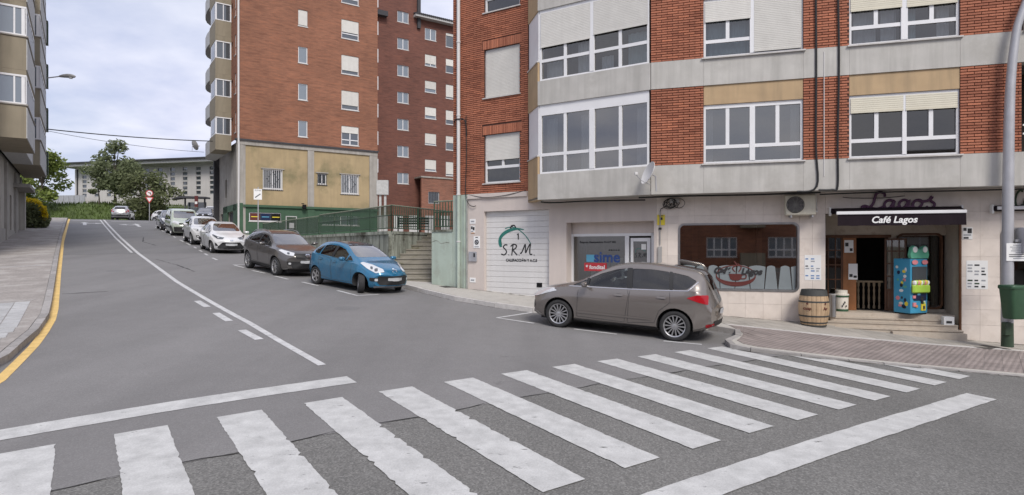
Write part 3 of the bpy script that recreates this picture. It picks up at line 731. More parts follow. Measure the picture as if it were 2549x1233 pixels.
# --- hull and rooms behind the glazing
b = MB()
for F, s0, s1 in ((FA, .1, 3.6), (FB, .1, 8.4)):
    for z in (4.62, 7.40, 10.24): b.mi = 0; b.quad(*[F @ Vector(p) for p in ((s0, .28, z - .02), (s1, .28, z - .02), (s1, 3.2, z - .02), (s0, 3.2, z - .02))]); b.quad(*[F @ Vector(p) for p in ((s0, .28, z + 2.0), (s0, 3.2, z + 2.0), (s1, 3.2, z + 2.0), (s1, .28, z + 2.0))])
    b.quad(*[F @ Vector(p) for p in ((s0, 3.2, 3.9), (s1, 3.2, 3.9), (s1, 3.2, 12.4), (s0, 3.2, 12.4))])
for s in (.05, 4.27, 8.36): b.quad(*[FB @ Vector(p) for p in ((s, .28, 3.9), (s, 3.2, 3.9), (s, 3.2, 12.4), (s, .28, 12.4))])
b.quad(*[FAg @ Vector(p) for p in ((-3.7, 1.5, 4.2), (0, 1.5, 4.2), (0, 1.5, 12.4), (-3.7, 1.5, 12.4))])
b.obj('room', 'interior', block)
e0, e1 = FAg @ Vector((-3.79, 0, 0)), FAg @ Vector((-3.79, 9, 0)); e2, e3 = FB @ Vector((14, 9, 0)), FB @ Vector((14, 0, 0))
b = MB(); b.quad((e1.x, e1.y, 0), (e0.x, e0.y, 0), (e0.x, e0.y, 12.4), (e1.x, e1.y, 12.4)); b.quad((e2.x, e2.y, 0), (e1.x, e1.y, 0), (e1.x, e1.y, 12.4), (e2.x, e2.y, 12.4)); b.quad((e3.x, e3.y, 0), (e2.x, e2.y, 0), (e2.x, e2.y, 12.4), (e3.x, e3.y, 12.4))
b.quad((e0.x, e0.y, 12.4), (wa.x, wa.y, 12.4), (K1.x, K1.y, 12.4), (K2.x, K2.y, 12.4), (e3.x, e3.y, 12.4), (e2.x, e2.y, 12.4), (e1.x, e1.y, 12.4)); b.obj('rear_wall', 'concrete', block)
# --- windows
def shutter_mesh(s0, s1, z0, z1, y, slat=.045):
    b = MB(); n = max(2, int((z1 - z0) / slat)); h = (z1 - z0) / n
    for k in range(n):
        a = z0 + k * h
        b.quad((s0, y + .004, a), (s1, y + .004, a), (s1, y, a + h * .25), (s0, y, a + h * .25)); b.quad((s0, y, a + h * .25), (s1, y, a + h * .25), (s1, y, a + h * .8), (s0, y, a + h * .8)); b.quad((s0, y, a + h * .8), (s1, y, a + h * .8), (s1, y + .004, a + h), (s0, y + .004, a + h))
    b.box(s0, y - .012, z0 - .03, s1, y + .012, z0); return b
def window(F, s0, s1, z0, z1, halves, transom=None, y=.06, cur=(), sill=True, top=0.0, parent=None, glassm='pane', cent=.09, lowsplit=False, box='shutter'):
    # halves: list of (left, right, shutter_bottom or None); two sashes above the transom, fixed light below
    par = parent or block; fr = MB(); f = .055; panes = []
    fr.box(s0, y, z0, s0 + f, y + .07, z1); fr.box(s1 - f, y, z0, s1, y + .07, z1); fr.box(s0 + f, y, z0, s1 - f, y + .07, z0 + f); fr.box(s0 + f, y, z1 - f - top, s1 - f, y + .07, z1)
    shut = []
    for i, (a, c, sb) in enumerate(halves):
        if i > 0: fr.box(a - cent / 2, y - .012, z0 + f, a + cent / 2, y + .07, z1 - f - top)
        a2 = a + (f if i == 0 else cent / 2); c2 = c - (f if i == len(halves) - 1 else cent / 2); zt = z1 - f - top; m = (a2 + c2) / 2; zb = z0 + f; y2 = y + .02
        if transom:
            fr.box(a2, y2 - .012, transom - .045, c2, y2 + .045, transom + .045)
            rows = [(zb, transom - .045, lowsplit), (transom + .045, zt, True)]
        else: rows = [(zb, zt, True)]
        for p, q, split in rows:
            if split: fr.box(m - .045, y2 - .01, p, m + .045, y2 + .045, q); panes += [(a2, m - .045, p, q), (m + .045, c2, p, q)]
            else: panes.append((a2, c2, p, q))
        if sb is not None: shut.append((a2 - .02, c2 + .02, sb, zt + .01))
    w = fr.obj('window', 'white_pvc', par, F)
    for a, c, p, q in panes:
        d1, d2 = random.uniform(-.004, .004), random.uniform(-.002, .002); MB().quad((a, y + .045 + d1 + d2, p), (c, y + .045 - d1 + d2, p), (c, y + .045 - d1 - d2, q), (a, y + .045 + d1 - d2, q)).obj('pane', glassm, w, F)
    for a, c, p, q in shut: shutter_mesh(a, c, p, q, y - .018).obj('shutter', box, w, F)
    if sill: MB().box(s0 - .05, y - .13, z0 - .035, s1 + .05, y + .05, z0).obj('sill', 'sill', w, F)
    for a, c, p, q, m in cur:
        b = MB(); n = max(4, int((c - a) / .03)); yy = y + .28
        for k in range(n):
            x0, x1 = a + (c - a) * k / n, a + (c - a) * (k + 1) / n; d0, d1 = .025 * math.sin(k * 1.3), .025 * math.sin((k + 1) * 1.3)
            b.quad((x0, yy + d0, p), (x1, yy + d1, p), (x1, yy + d1, q), (x0, yy + d0, q))
        b.obj('curtain', m, w, F, 60)
    return w
# left flank windows
window(FAg, -2.50, -1.12, 4.55, 6.16, [(-2.50, -1.12, 5.34)], 5.08, .09)
window(FAg, -2.50, -1.12, 7.39, 9.0, [(-2.50, -1.12, 7.44)], None, .09)
window(FAg, -2.50, -1.12, 10.23, 11.84, [(-2.50, -1.12, 10.75)], 10.7, .09)
# bay glazing
window(FA, .06, 3.44, 4.62, 6.68, [(.06, 1.76, None), (1.76, 3.44, None)], 5.19, .03, [(.15, .5, 4.7, 6.3, 'curtain'), (1.3, 1.7, 4.7, 6.3, 'curtain'), (3.0, 3.35, 4.7, 6.3, 'curtain')], False, .26, lowsplit=True, cent=.16, glassm='pane_sky')
window(FA, .06, 3.44, 7.40, 9.52, [(.06, 1.76, 8.42), (1.76, 3.44, 8.50)], 8.0, .03, [(.15, .7, 7.45, 8.0, 'curtain'), (1.2, 1.7, 7.45, 8.4, 'curtain'), (1.95, 2.3, 7.45, 7.9, 'curtain'), (2.75, 3.35, 7.45, 8.4, 'curtain_blue')], False, .05, lowsplit=True, cent=.14)
window(FA, .06, 3.44, 10.24, 12.36, [(.06, 1.76, 11), (1.76, 3.44, 11)], 10.8, .03, (), False, .1, lowsplit=True)
# flat windows on the cafe side
window(FB, 1.36, 3.75, 4.62, 6.17, [(1.36, 2.56, None), (2.56, 3.75, None)], 5.06, .06, [(1.42, 1.60, 4.7, 6.1, 'curtain'), (3.5, 3.7, 4.7, 6.1, 'curtain')], True, .05, cent=.13, glassm='pane_sky')
window(FB, 1.36, 3.75, 7.40, 8.95, [(1.36, 2.56, 8.38), (2.56, 3.75, 7.50)], 7.84, .06, [(1.4, 2.5, 7.42, 8.6, 'curtain_blue')], True, .02, cent=.12)
window(FB, 4.79, 7.12, 4.62, 6.17, [(4.79, 5.99, 5.76), (5.99, 7.12, 5.76)], 5.05, .06, (), True, .02, box='shutter_cream', glassm='pane_dark')
window(FB, 4.79, 7.12, 7.40, 8.95, [(4.79, 5.99, 8.27), (5.99, 7.12, 8.25)], 7.84, .06, [(4.95, 5.45, 7.4, 8.6, 'curtain'), (5.55, 5.9, 7.5, 8.6, 'curtain'), (6.05, 6.3, 7.4, 8.6, 'curtain_blue'), (6.75, 7.0, 7.4, 8.6, 'curtain')], True, .02, cent=.14, box='shutter_cream')
for z0 in (10.24,):
    window(FB, 1.36, 3.75, z0, z0 + 1.55, [(1.36, 2.56, z0 + .5), (2.56, 3.75, z0 + .5)], z0 + .44); window(FB, 4.79, 7.12, z0, z0 + 1.55, [(4.79, 5.99, z0 + .5), (5.99, 7.12, z0 + .5)], z0 + .44)
# furniture and ornaments seen through the cafe-side windows
for s, z, h in ((1.65, 4.62, .28), (2.25, 4.62, .28), (3.15, 4.62, .3)):
    b = MB(); b.bbox(s - .14, .55, z, s + .14, .6, z + h, .02); b.bbox(s - .16, .58, z, s + .16, .9, z + .06, .02); tag(b.obj('chair', 'wood_dark', None, FB), {1.65: 'dark wooden chair back leftmost behind the lower window left of the drain cables', 2.25: 'dark wooden chair back just left of the mullion in the lower cafe-side window', 3.15: 'dark wooden chair back right of the mullion in the lower cafe-side window'}[s], 'chair', 'chairs behind the first floor window')
# loggia beyond the last brick pier
window(FB, 8.40, 10.4, 7.40, 9.5, [(8.40, 9.4, 9.0), (9.4, 10.4, 9.0)], 7.9, .06)
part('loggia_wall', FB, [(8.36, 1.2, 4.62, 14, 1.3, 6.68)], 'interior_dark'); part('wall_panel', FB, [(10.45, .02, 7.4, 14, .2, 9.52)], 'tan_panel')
part('loggia_rail', FB, [(8.36, .02, 5.02, 14, .05, 5.06), (8.36, .02, 5.22, 14, .05, 5.26)], 'white_pvc')
b = MB()
for k in range(7): b.quad((8.40 + k * .09, .03 + .02 * (k % 2), 5.3), (8.40 + (k + 1) * .09, .03 + .02 * ((k + 1) % 2), 5.3), (8.40 + (k + 1) * .09, .03 + .02 * ((k + 1) % 2), 6.0), (8.40 + k * .09, .03 + .02 * (k % 2), 6.0))
tag(b.obj('laundry', 'toy_pink', None, FB), 'pink cloth hanging in the dark loggia at the right edge', 'laundry')

# --- ground floor, workshop side
HG = [(-2.50, -.04, .3, 3.62), (.56, 3.32, .3, 3.18)]
wall('plaster_wall', FAg, -3.16, 3.392, .3, 4.22, HG, 'plaster', block, 0, .3, .36)
part('mint_base', FAg, [(-3.79, -.004, .3, -3.162, .25, 4.215)], 'mint')
part('plaster_ledge', FAg, [(-3.15, -.05, 4.06, -.82, .0, 4.2)], 'plaster')
gd = part('garage_door', FAg, [(-2.5, .16, .3, -.04, .18, 3.62)], 'grout')
pm = MB().box(-1.225, 0, .004, 1.225, .03, .176, '').mesh('door_panel', 'garage')
for k in range(18): inst('door_panel', pm, gd, FAg @ T(-1.27, .13, .38 + .18 * k))
part('letter_slot', FAg, [(-.55, .115, 1.16, -.36, .135, 1.30)], 'black', gd)
def strokes(name, polys, sx, sz, r, mat, M, parent=None, n=5, dep=.5):
    b = MB()
    for p in polys:
        pts = [(q[0] * sx, 0, q[1] * sz) for q in p]
        pts = catmull(pts, 5) if len(pts) > 2 else pts
        t = MB().tube(pts, r, n); b.add(t, Matrix.Diagonal((1, dep, 1, 1)))
    return b.obj(name, mat, parent, M, 60)
SRM = [[(.5, .95), (.25, .95), (.1, .75), (.3, .55), (.42, .3), (.2, .05), (-.1, .12)], [(.62, .04), (.66, .06)], [(.92, 0), (.98, .5), (1.05, .95)], [(.82, .82), (1.1, 1.02), (1.38, .88), (1.25, .62), (1.0, .52)], [(1.0, .52), (1.2, .3), (1.45, .03)], [(1.6, .04), (1.64, .06)],
       [(1.72, .2), (1.85, .25), (2.02, .6), (2.2, 1.0), (2.22, .5), (2.25, .25), (2.45, .7), (2.68, 1.05), (2.62, .5), (2.66, .12), (2.85, .12)], [(3.0, .04), (3.04, .06)]]
strokes('lettering', SRM, .40, .36, .024, 'ink', FAg @ T(-1.86, .128, 2.16), gd, dep=.2)
text('lettering', 'CALEFACCIÓN Y A.C.S', .125, 'ink', FAg @ T(-1.13, .126, 2.0), gd, .003, bold=.004, sx=.92)
arc = [(math.radians(a)) for a in range(205, 60, -8)]
o_ = [(-1.35 + .66 * math.cos(a), 2.62 + .44 * math.sin(a)) for a in arc]; i_ = [(-1.32 + .60 * math.cos(a), 2.60 + (.44 - .1 * math.sin((a - 1) * .9)) * math.sin(a)) for a in arc]
MB().prism(o_ + i_[::-1], .121, .128).obj('logo_mark', 'teal', gd, FAg, fixn=True)
strokes('logo_mark', [[(-1.75, 3.04), (-1.5, 3.09), (-1.2, 2.98), (-.95, 2.78), (-.78, 2.55)]], 1, 1, .016, 'teal', FAg @ T(0, .126, 0), gd, dep=.2)
strokes('logo_mark', [[(-1.52, 3.12), (-1.4, 3.14), (-1.34, 3.05), (-1.46, 3.02), (-1.55, 3.08), (-1.45, 3.1)], [(-1.24, 2.88), (-1.24, 2.68)], [(-1.29, 2.84), (-1.24, 2.85)]], 1, 1, .022, 'ink', FAg @ T(0, .126, 0), gd, dep=.2)
# shopfront in its recess
Fs = FAg @ T(0, .35, 0)
sf = part('shopfront', Fs, [(.45, 0, .4, .62, .08, 3.2), (.62, 0, 2.76, 3.2, .08, 2.84), (2.32, 0, .4, 2.44, .08, 2.76), (3.12, 0, .4, 3.36, .08, 2.84), (.62, 0, .45, 2.32, .08, .55), (2.5, -.015, .6, 2.58, .05, 2.7), (3.0, -.015, .6, 3.1, .05, 2.7), (2.58, -.015, 2.6, 3.0, .05, 2.7)], 'white_pvc')
part('shop_lintel', Fs, [(.42, .0, 2.84, 3.4, .05, 3.2)], 'plaster')
MB().quad((.62, .05, .55), (2.32, .05, .55), (2.32, .05, 2.76), (.62, .05, 2.76)).obj('pane', 'frosted', sf, Fs); MB().quad((2.58, .02, .6), (3.0, .02, .6), (3.0, .02, 2.6), (2.58, .02, 2.6)).obj('pane', 'frosted', sf, Fs)
b = MB(); b.quad((.3, 1.4, .3), (3.5, 1.4, .3), (3.5, 1.4, 3.3), (.3, 1.4, 3.3)); b.quad((.3, .1, .6), (3.5, .1, .6), (3.5, 1.4, .6), (.3, 1.4, .6)); b.quad((.3, .1, 3.2), (.3, 1.4, 3.2), (3.5, 1.4, 3.2), (3.5, .1, 3.2)); b.quad((.42, .1, .3), (.42, 1.4, .3), (.42, 1.4, 3.3), (.42, .1, 3.3)); b.quad((3.4, .1, .3), (3.4, 1.4, .3), (3.4, 1.4, 3.3), (3.4, .1, 3.3)); b.obj('shop_room', 'interior', block, Fs)
for k in range(6): part('radiator', Fs, [(1.0 + k * .22, .5, .9, 1.18 + k * .22, .62, 2.1 + .08 * (k % 2))], ['curtain_blue', 'shutter', 'curtain'][k % 3], sf)
text('lettering', 'Empresa Mantenedora 74-417 985', .085, 'ink', Fs @ T(1.42, .045, 2.58), sf, .002, bold=.003)
text('lettering', 'sime', .46, 'blue_ink', Fs @ T(1.72, .045, 2.12), sf, .002, bold=.012, sx=1.0)
MB().box(1.05, .044, 1.98, 1.32, .046, 2.2).obj('window_print', 'cyan', sf, Fs)
for k in range(5): MB().box(1.78 + k * .075, .044, 2.32, 1.83 + k * .075, .046, 2.36).obj('window_print', 'ink', sf, Fs)
MB().box(.98, .041, 1.70, 1.72, .046, 1.95).obj('window_print', 'red', sf, Fs); text('lettering', '✱ fondital'.replace('✱', '*'), .17, 'white', Fs @ T(1.35, .038, 1.815), sf, .001, bold=.004)
strokes('lettering', SRM, .13, .14, .009, 'ink', Fs @ T(2.62, .015, 2.12), sf, dep=.2); strokes('logo_mark', [[(-.02, 0), (.0, .09), (.12, .12), (.28, .04)]], 1, 1, .008, 'teal', Fs @ T(2.66, .015, 2.27), sf, dep=.3)
MB().box(2.62, .012, 1.85, 2.76, .016, 1.99).obj('sticker', 'yellow', sf, Fs); MB().box(2.8, .012, 1.85, 2.95, .016, 2.0).obj('sticker', 'paper', sf, Fs); MB().box(2.82, .012, 2.36, 2.96, .016, 2.52).obj('sticker', 'paper', sf, Fs)

# --- ground floor, cafe side
HC = [(.59, 3.68, 1.24, 3.09), (4.30, 7.30, 0, 3.30), (8.14, 11.2, 1.2, 2.9)]
wall('backing_wall', FBg, 0, 14, .0, 3.9, HC, 'grout', block, .02, .3)
xs = [0, .30, .59, 1.02, 1.46, 1.90, 2.35, 2.79, 3.24, 3.68, 3.99, 4.30, 4.9, 5.5, 6.1, 6.7, 7.30, 7.72, 8.14, 8.75, 9.4, 10, 10.6, 11.2, 12, 13, 14]; zs = [0, .52, .90, 1.24, 1.7, 2.2, 2.65, 3.09, 3.30, 3.87]
def inh(a, c, d, e): return any(h[0] - 1e-6 <= a and c <= h[1] + 1e-6 and h[2] - 1e-6 <= d and e <= h[3] + 1e-6 for h in HC)
for i in range(len(xs) - 1):
    for d, e in zip(zs[:-1], zs[1:]):
        for a, c in [(xs[i], xs[i + 1])]:
            cs = [(d, e)]
            for h in HC:
                if h[0] - 1e-6 <= a and c <= h[1] + 1e-6:
                    ns = []
                    for p, q in cs:
                        if q <= h[2] or p >= h[3]: ns.append((p, q))
                        else:
                            if p < h[2]: ns.append((p, h[2]))
                            if q > h[3]: ns.append((h[3], q))
                    cs = ns
            for p, q in cs:
                if q - p > .03: MB().box(a + .0018, random.uniform(-.0015, .0), p + .0018, c - .0018, .019, q - .0018).obj('marble_panel', 'marble', block, FBg)
def rrect(a, c, d, e, r, n=6):
    out = []
    for cx, cz, a0 in ((c - r, e - r, 0), (a + r, e - r, 90), (a + r, d + r, 180), (c - r, d + r, 270)):
        out += [(cx + r * math.cos(math.radians(a0 + 90 * k / n)), cz + r * math.sin(math.radians(a0 + 90 * k / n))) for k in range(n + 1)]
    return out
def corners(a, c, d, e, r, y0, y1, F, mat, parent):
    for cx, cz, px, pz, a0 in ((c - r, e - r, c, e, 0), (a + r, e - r, a, e, 90), (a + r, d + r, a, d, 180), (c - r, d + r, c, d, 270)):
        poly = [(px, pz)] + [(cx + r * math.cos(math.radians(a0 + 90 * k / 6)), cz + r * math.sin(math.radians(a0 + 90 * k / 6))) for k in range(7)]
        MB().prism(poly, y0, y1).obj('corner_panel', mat, parent, F, fixn=True)
def roundwindow(F, a, c, d, e, r, mat='steel', gl='pane', parent=None):
    fr = MB(); o = rrect(a, c, d, e, r); i = rrect(a + .05, c - .05, d + .05, e - .05, r - .04); n = len(o)
    for k in range(n):
        j = (k + 1) % n
        for (p, q, y0, y1) in ((o[k], o[j], -.02, -.02),):
            fr.quad((o[k][0], -.02, o[k][1]), (o[j][0], -.02, o[j][1]), (i[j][0], -.02, i[j][1]), (i[k][0], -.02, i[k][1]))
            fr.quad((i[k][0], -.02, i[k][1]), (i[j][0], -.02, i[j][1]), (i[j][0], .12, i[j][1]), (i[k][0], .12, i[k][1])); fr.quad((o[j][0], -.02, o[j][1]), (o[k][0], -.02, o[k][1]), (o[k][0], .1, o[k][1]), (o[j][0], .1, o[j][1]))
    w = fr.obj('cafe_window', mat, parent or block, F)
    b = MB(); b.v = [(p[0], .09, p[1]) for p in i]; b.f = [tuple(range(n))]; b.m = [0]; b.obj('pane', gl, w, F); return w
corners(.59, 3.68, 1.24, 3.09, .16, -.002, .2, FBg, 'marble', block)
cw = roundwindow(FBg, .59, 3.68, 1.24, 3.09, .16, gl='pane_cafe')
roundwindow(FBg, 8.14, 11.2, 1.2, 2.9, .16); corners(8.14, 11.2, 1.2, 2.9, .16, -.002, .2, FBg, 'marble', block)
# frosted film on the glass: flared shapes with gaps, and the cup logo
x = .66
while x < 3.55:
    w_ = random.uniform(.30, .40); fl = random.choice((-.05, .05)); b = MB()
    top = [(x + .02 - fl + (w_ - .04 + 2 * fl) * k / 6, 1.90 + .035 * math.sin(k / 6 * math.pi)) for k in range(7)]; x1 = min(x + w_, 3.6)
    top = [(min(p, 3.61), q) for p, q in top]
    b.prism([(x + .01, 1.30), (x1 - .01, 1.30)] + top[::-1], .078, .082); b.obj('frosted_film', 'frosted_film', cw, FBg, fixn=True)
    x += w_
ring = [(2.10 + .50 * math.cos(math.radians(a)), 1.66 + .27 * math.sin(math.radians(a))) for a in range(0, 361, 12)]
strokes('logo_mark', [ring], 1, 1, .014, 'maroon', FBg @ T(0, .07, 0), cw, dep=.3)
lo_ = [(2.10 + .52 * math.cos(math.radians(a)), 1.66 + .30 * math.sin(math.radians(a))) for a in range(190, 351, 10)]; li_ = [(2.10 + .50 * math.cos(math.radians(a)), 1.68 + .20 * math.sin(math.radians(a))) for a in range(190, 351, 10)]
MB().prism(lo_ + li_[::-1], .068, .072).obj('logo_mark', 'maroon', cw, FBg, fixn=True)
MB().prism([(1.92, 1.70), (1.96, 1.56), (2.03, 1.52), (2.17, 1.52), (2.24, 1.56), (2.28, 1.70)], .066, .071).obj('logo_mark', 'maroon', cw, FBg, fixn=True)
strokes('logo_mark', [[(2.26, 1.67), (2.36, 1.68), (2.35, 1.58), (2.22, 1.57)], [(2.08, 1.76), (2.02, 1.86), (2.12, 1.94), (2.06, 2.04)], [(2.18, 1.76), (2.24, 1.88), (2.15, 1.98)]], 1, 1, .016, 'maroon', FBg @ T(0, .07, 0), cw, dep=.3)
text('lettering', 'Café', .23, 'ink', FBg @ T(1.74, .064, 1.78), cw, .002, .25, bold=.012); text('lettering', 'Lagos', .23, 'ink', FBg @ T(2.50, .064, 1.76), cw, .002, .25, bold=.012)
# cafe room
b = MB()
for q in (((.0, 3.5, .0), (14, 3.5, .0), (14, 3.5, 3.8), (.0, 3.5, 3.8)), ((.0, .3, .72), (4.4, .3, .72), (4.4, 3.5, .72), (.0, 3.5, .72)), ((4.4, 1.02, .72), (14, 1.02, .72), (14, 3.5, .72), (4.4, 3.5, .72)), ((.0, .3, 3.6), (.0, 3.5, 3.6), (14, 3.5, 3.6), (14, .3, 3.6)), ((.05, .3, 0), (.05, 3.5, 0), (.05, 3.5, 3.8), (.05, .3, 3.8)), ((7.9, 1.1, 0), (7.9, 3.5, 0), (7.9, 3.5, 3.8), (7.9, 1.1, 3.8)), ((4.36, .3, 0), (4.36, 3.5, 0), (4.36, 3.5, 3.8), (4.36, .3, 3.8))): b.quad(*q)
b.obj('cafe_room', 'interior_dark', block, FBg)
for s, w_ in ((.95, .16), (1.9, .12), (2.7, .14)):
    part('bar_post', FBg, [(s, .8, .72, s + w_, .95, 3.6)], 'wood_dark')
part('counter', FBg, [(1.1, 1.6, .72, 3.4, 2.0, 1.7)], 'wood_mid')
# entrance recess
Fd = FBg @ T(0, .9, 0)
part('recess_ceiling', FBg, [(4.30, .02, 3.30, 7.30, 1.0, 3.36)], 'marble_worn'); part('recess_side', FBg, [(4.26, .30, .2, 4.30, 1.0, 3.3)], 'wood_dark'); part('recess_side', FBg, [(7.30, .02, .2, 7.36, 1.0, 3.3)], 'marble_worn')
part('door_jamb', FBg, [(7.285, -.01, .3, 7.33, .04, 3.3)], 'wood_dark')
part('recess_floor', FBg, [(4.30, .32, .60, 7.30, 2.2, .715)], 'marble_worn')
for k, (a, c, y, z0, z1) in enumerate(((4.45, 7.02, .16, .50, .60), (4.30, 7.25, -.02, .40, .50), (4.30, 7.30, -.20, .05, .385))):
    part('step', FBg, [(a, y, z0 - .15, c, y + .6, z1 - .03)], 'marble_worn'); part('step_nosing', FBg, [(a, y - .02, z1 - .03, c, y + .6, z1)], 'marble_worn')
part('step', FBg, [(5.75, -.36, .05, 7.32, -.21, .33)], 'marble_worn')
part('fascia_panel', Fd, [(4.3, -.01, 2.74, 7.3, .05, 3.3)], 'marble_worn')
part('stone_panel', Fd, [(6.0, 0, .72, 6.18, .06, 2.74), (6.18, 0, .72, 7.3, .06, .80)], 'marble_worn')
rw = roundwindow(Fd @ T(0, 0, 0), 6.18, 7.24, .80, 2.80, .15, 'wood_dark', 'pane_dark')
# wooden glazed screen, post panel, open leaf
def glazed(F, a, c, d, e, nx, nz, parent, split=None, pan=True):
    fr = MB(); f = .045
    fr.box(a, 0, d, a + f, .05, e); fr.box(c - f, 0, d, c, .05, e); fr.box(a + f, 0, d, c - f, .05, d + f); fr.box(a + f, 0, e - f, c - f, .05, e)
    z0 = split or d + f
    if split: fr.box(a + f, 0, split - .06, c - f, .05, split); fr.box(a + f, .02, d + f, c - f, .035, split - .06)
    for k in range(1, nx): x = a + (c - a) * k / nx; fr.box(x - .014, .008, z0, x + .014, .042, e - f)
    for k in range(1, nz): z = z0 + (e - z0) * k / nz; fr.box(a + f, .006, z - .016, c - f, .044, z + .016)
    o = fr.obj('glazed_door', 'wood_dark', parent, F); MB().quad((a + f, .025, z0), (c - f, .025, z0), (c - f, .025, e - f), (a + f, .025, e - f)).obj('pane', 'pane_dark', o, F); return o
glazed(Fd, 4.36, 4.90, .72, 2.74, 3, 4, block, 1.15)
part('post_panel', Fd, [(4.90, -.02, .72, 5.22, .06, 2.74)], 'wood_mid'); part('door_head', Fd, [(4.36, -.03, 2.68, 6.05, .03, 2.76)], 'wood_dark')
leafF = Fd @ T(5.96, 0, 0) @ RZ(math.radians(-28)) @ T(-.06, 0, 0)
glazed(leafF, .0, .5, .74, 2.66, 3, 4, block, 1.32)
for a, z0, z1, m in ((4.93, 2.28, 2.62, 'paper'), (5.03, 1.55, 1.98, 'paper')): part('notice', Fd, [(a, -.026, z0, a + .22, -.022, z1)], m)
for a, z0, w_, h_ in ((4.95, 2.45, .08, .1), (5.06, 2.32, .07, .08), (5.05, 1.62, .08, .08), (5.15, 1.6, .08, .06)): part('notice_print', Fd, [(a, -.03, z0, a + w_, -.027, z0 + h_)], 'ink')
bal = MB().lathe([(.0, 0), (.035, 0), (.035, .08), (.02, .12), (.034, .3), (.022, .42), (.03, .5), (.018, .58), (.035, .64), (.035, .72), (0, .72)], 8).mesh('baluster', 'wood_pale', 50)
for k in range(5): inst('baluster', bal, block, Fd @ T(5.40 + k * .13, .55, .73))
part('baluster_rail', Fd, [(5.3, .5, 1.45, 6.0, .6, 1.5)], 'wood_pale')
part('vent_box', FBg, [(6.95, -.03, .50, 7.17, .15, .70)], 'paper'); part('vent_grille', FBg, [(7.0, -.035, .54, 7.12, -.031, .6)], 'ink')
# ------------------------------------------------------------------ things fixed to or standing before the cafe block
LAG = [[(.95, .72), (.92, .92), (.74, 1.0), (.58, .88), (.52, .6), (.44, .3), (.28, .08), (.06, .04), (-.02, .14), (.12, .2), (.34, .1), (.6, .02), (.84, .1), (.92, .2)],
       [(1.32, .44), (1.16, .52), (.99, .42), (.93, .2), (1.03, .03), (1.2, .12), (1.36, .5), (1.3, .18), (1.38, .03), (1.52, .14)],
       [(1.92, .44), (1.76, .52), (1.59, .40), (1.55, .18), (1.66, .03), (1.82, .15), (1.97, .5), (1.9, .02), (1.8, -.3), (1.62, -.36), (1.6, -.22), (1.86, -.02), (2.1, .14)],
       [(2.38, .5), (2.2, .44), (2.12, .22), (2.2, .04), (2.38, .06), (2.5, .28), (2.44, .48), (2.34, .48), (2.5, .4), (2.68, .42)], [(2.68, .42), (2.86, .55), (2.9, .68), (2.82, .48), (3.0, .26), (2.95, .05), (2.75, .02), (2.66, .12)]]
tag(strokes('sign_lettering', LAG, .53, .43, .034, 'purple', FBg @ T(5.15, -.05, 3.40)), 'dark purple script letters spelling Lagos standing above the open black awning', 'sign')
CAF = [[(.5, .95), (.35, 1.05), (.12, .85), (.0, .45), (.1, .08), (.3, .02), (.5, .2)], [(.95, .44), (.8, .52), (.64, .42), (.6, .2), (.7, .03), (.86, .12), (1.0, .5), (.95, .18), (1.05, .03)], [(1.3, .05), (1.35, .6), (1.5, .95), (1.62, .85)], [(1.2, .45), (1.55, .5)], [(1.7, .25), (1.95, .35), (1.85, .5), (1.68, .35), (1.72, .08), (1.95, .08)]]
tag(strokes('sign_lettering', CAF, .30, .40, .026, 'dark_green', FBg @ T(8.42, -.05, 3.38)), 'green script letters on the marble at the right edge behind the lamp post', 'sign')
def awning(F, s0, s1, label, txt=None, out=.5):
    t = thing('awning', label, 'awning', F @ T((s0 + s1) / 2, 0, 3.38))
    MB().bbox(s0 - .06, -.16, 3.30, s1 + .06, -.005, 3.43, .02).obj('cassette', 'awning', t, F)
    if out > .2:
        b = MB(); b.quad((s0, -.15, 3.43), (s1, -.15, 3.43), (s1 + .02, -out, 3.325), (s0, -out, 3.325)); b.quad((s0, -.15, 3.42), (s0, -out, 3.315), (s1, -out, 3.315), (s1, -.15, 3.42)); b.obj('fabric', 'awning', t, F)
        MB().bbox(s0 - .01, -out - .05, 3.245, s1 + .03, -out + .01, 3.325, .01).obj('front_bar', 'white_pvc', t, F)
        b = MB(); n = 40
        for k in range(n):
            x0, x1 = s0 + .02 + (s1 - s0) * k / n, s0 + .02 + (s1 - s0) * (k + 1) / n; w0, w1 = .006 * math.sin(k * .9), .006 * math.sin((k + 1) * .9)
            b.quad((x0, -out - .02 + w0 * 2, 2.965 + w0), (x1, -out - .02 + w1 * 2, 2.965 + w1), (x1, -out - .02, 3.25), (x0, -out - .02, 3.25))
        b.obj('valance', 'awning', t, F)
        for s in (s0 + .1, s1 - .1): MB().tube([(s, -.1, 3.36), (s + .3 * (1 if s == s0 + .1 else -1), -.3, 3.32), (s, -out, 3.29)], .018).obj('folding_arm', 'white_pvc', t, F)
        if txt: text('lettering', txt, .225, 'white', F @ T((s0 + s1) / 2 - .12, -out - .034, 3.10), t, .003, .22, bold=.006)
    else: MB().bbox(s0, -.2, 3.33, s1, -.165, 3.41, .008).obj('front_bar', 'white_pvc', t, F)
    for s in (s0 - .09, s1 + .06): MB().bbox(s, -.14, 3.24, s + .05, -.002, 3.46, .01).obj('end_bracket', 'paper', t, F)
    return t
awning(FBg, 4.46, 7.22, 'black awning with white front bar and cafe name over the entrance steps', 'Café Lagos')
awning(FBg, 8.0, 11.3, 'closed dark awning at the right edge behind the lamp post', None, .1)
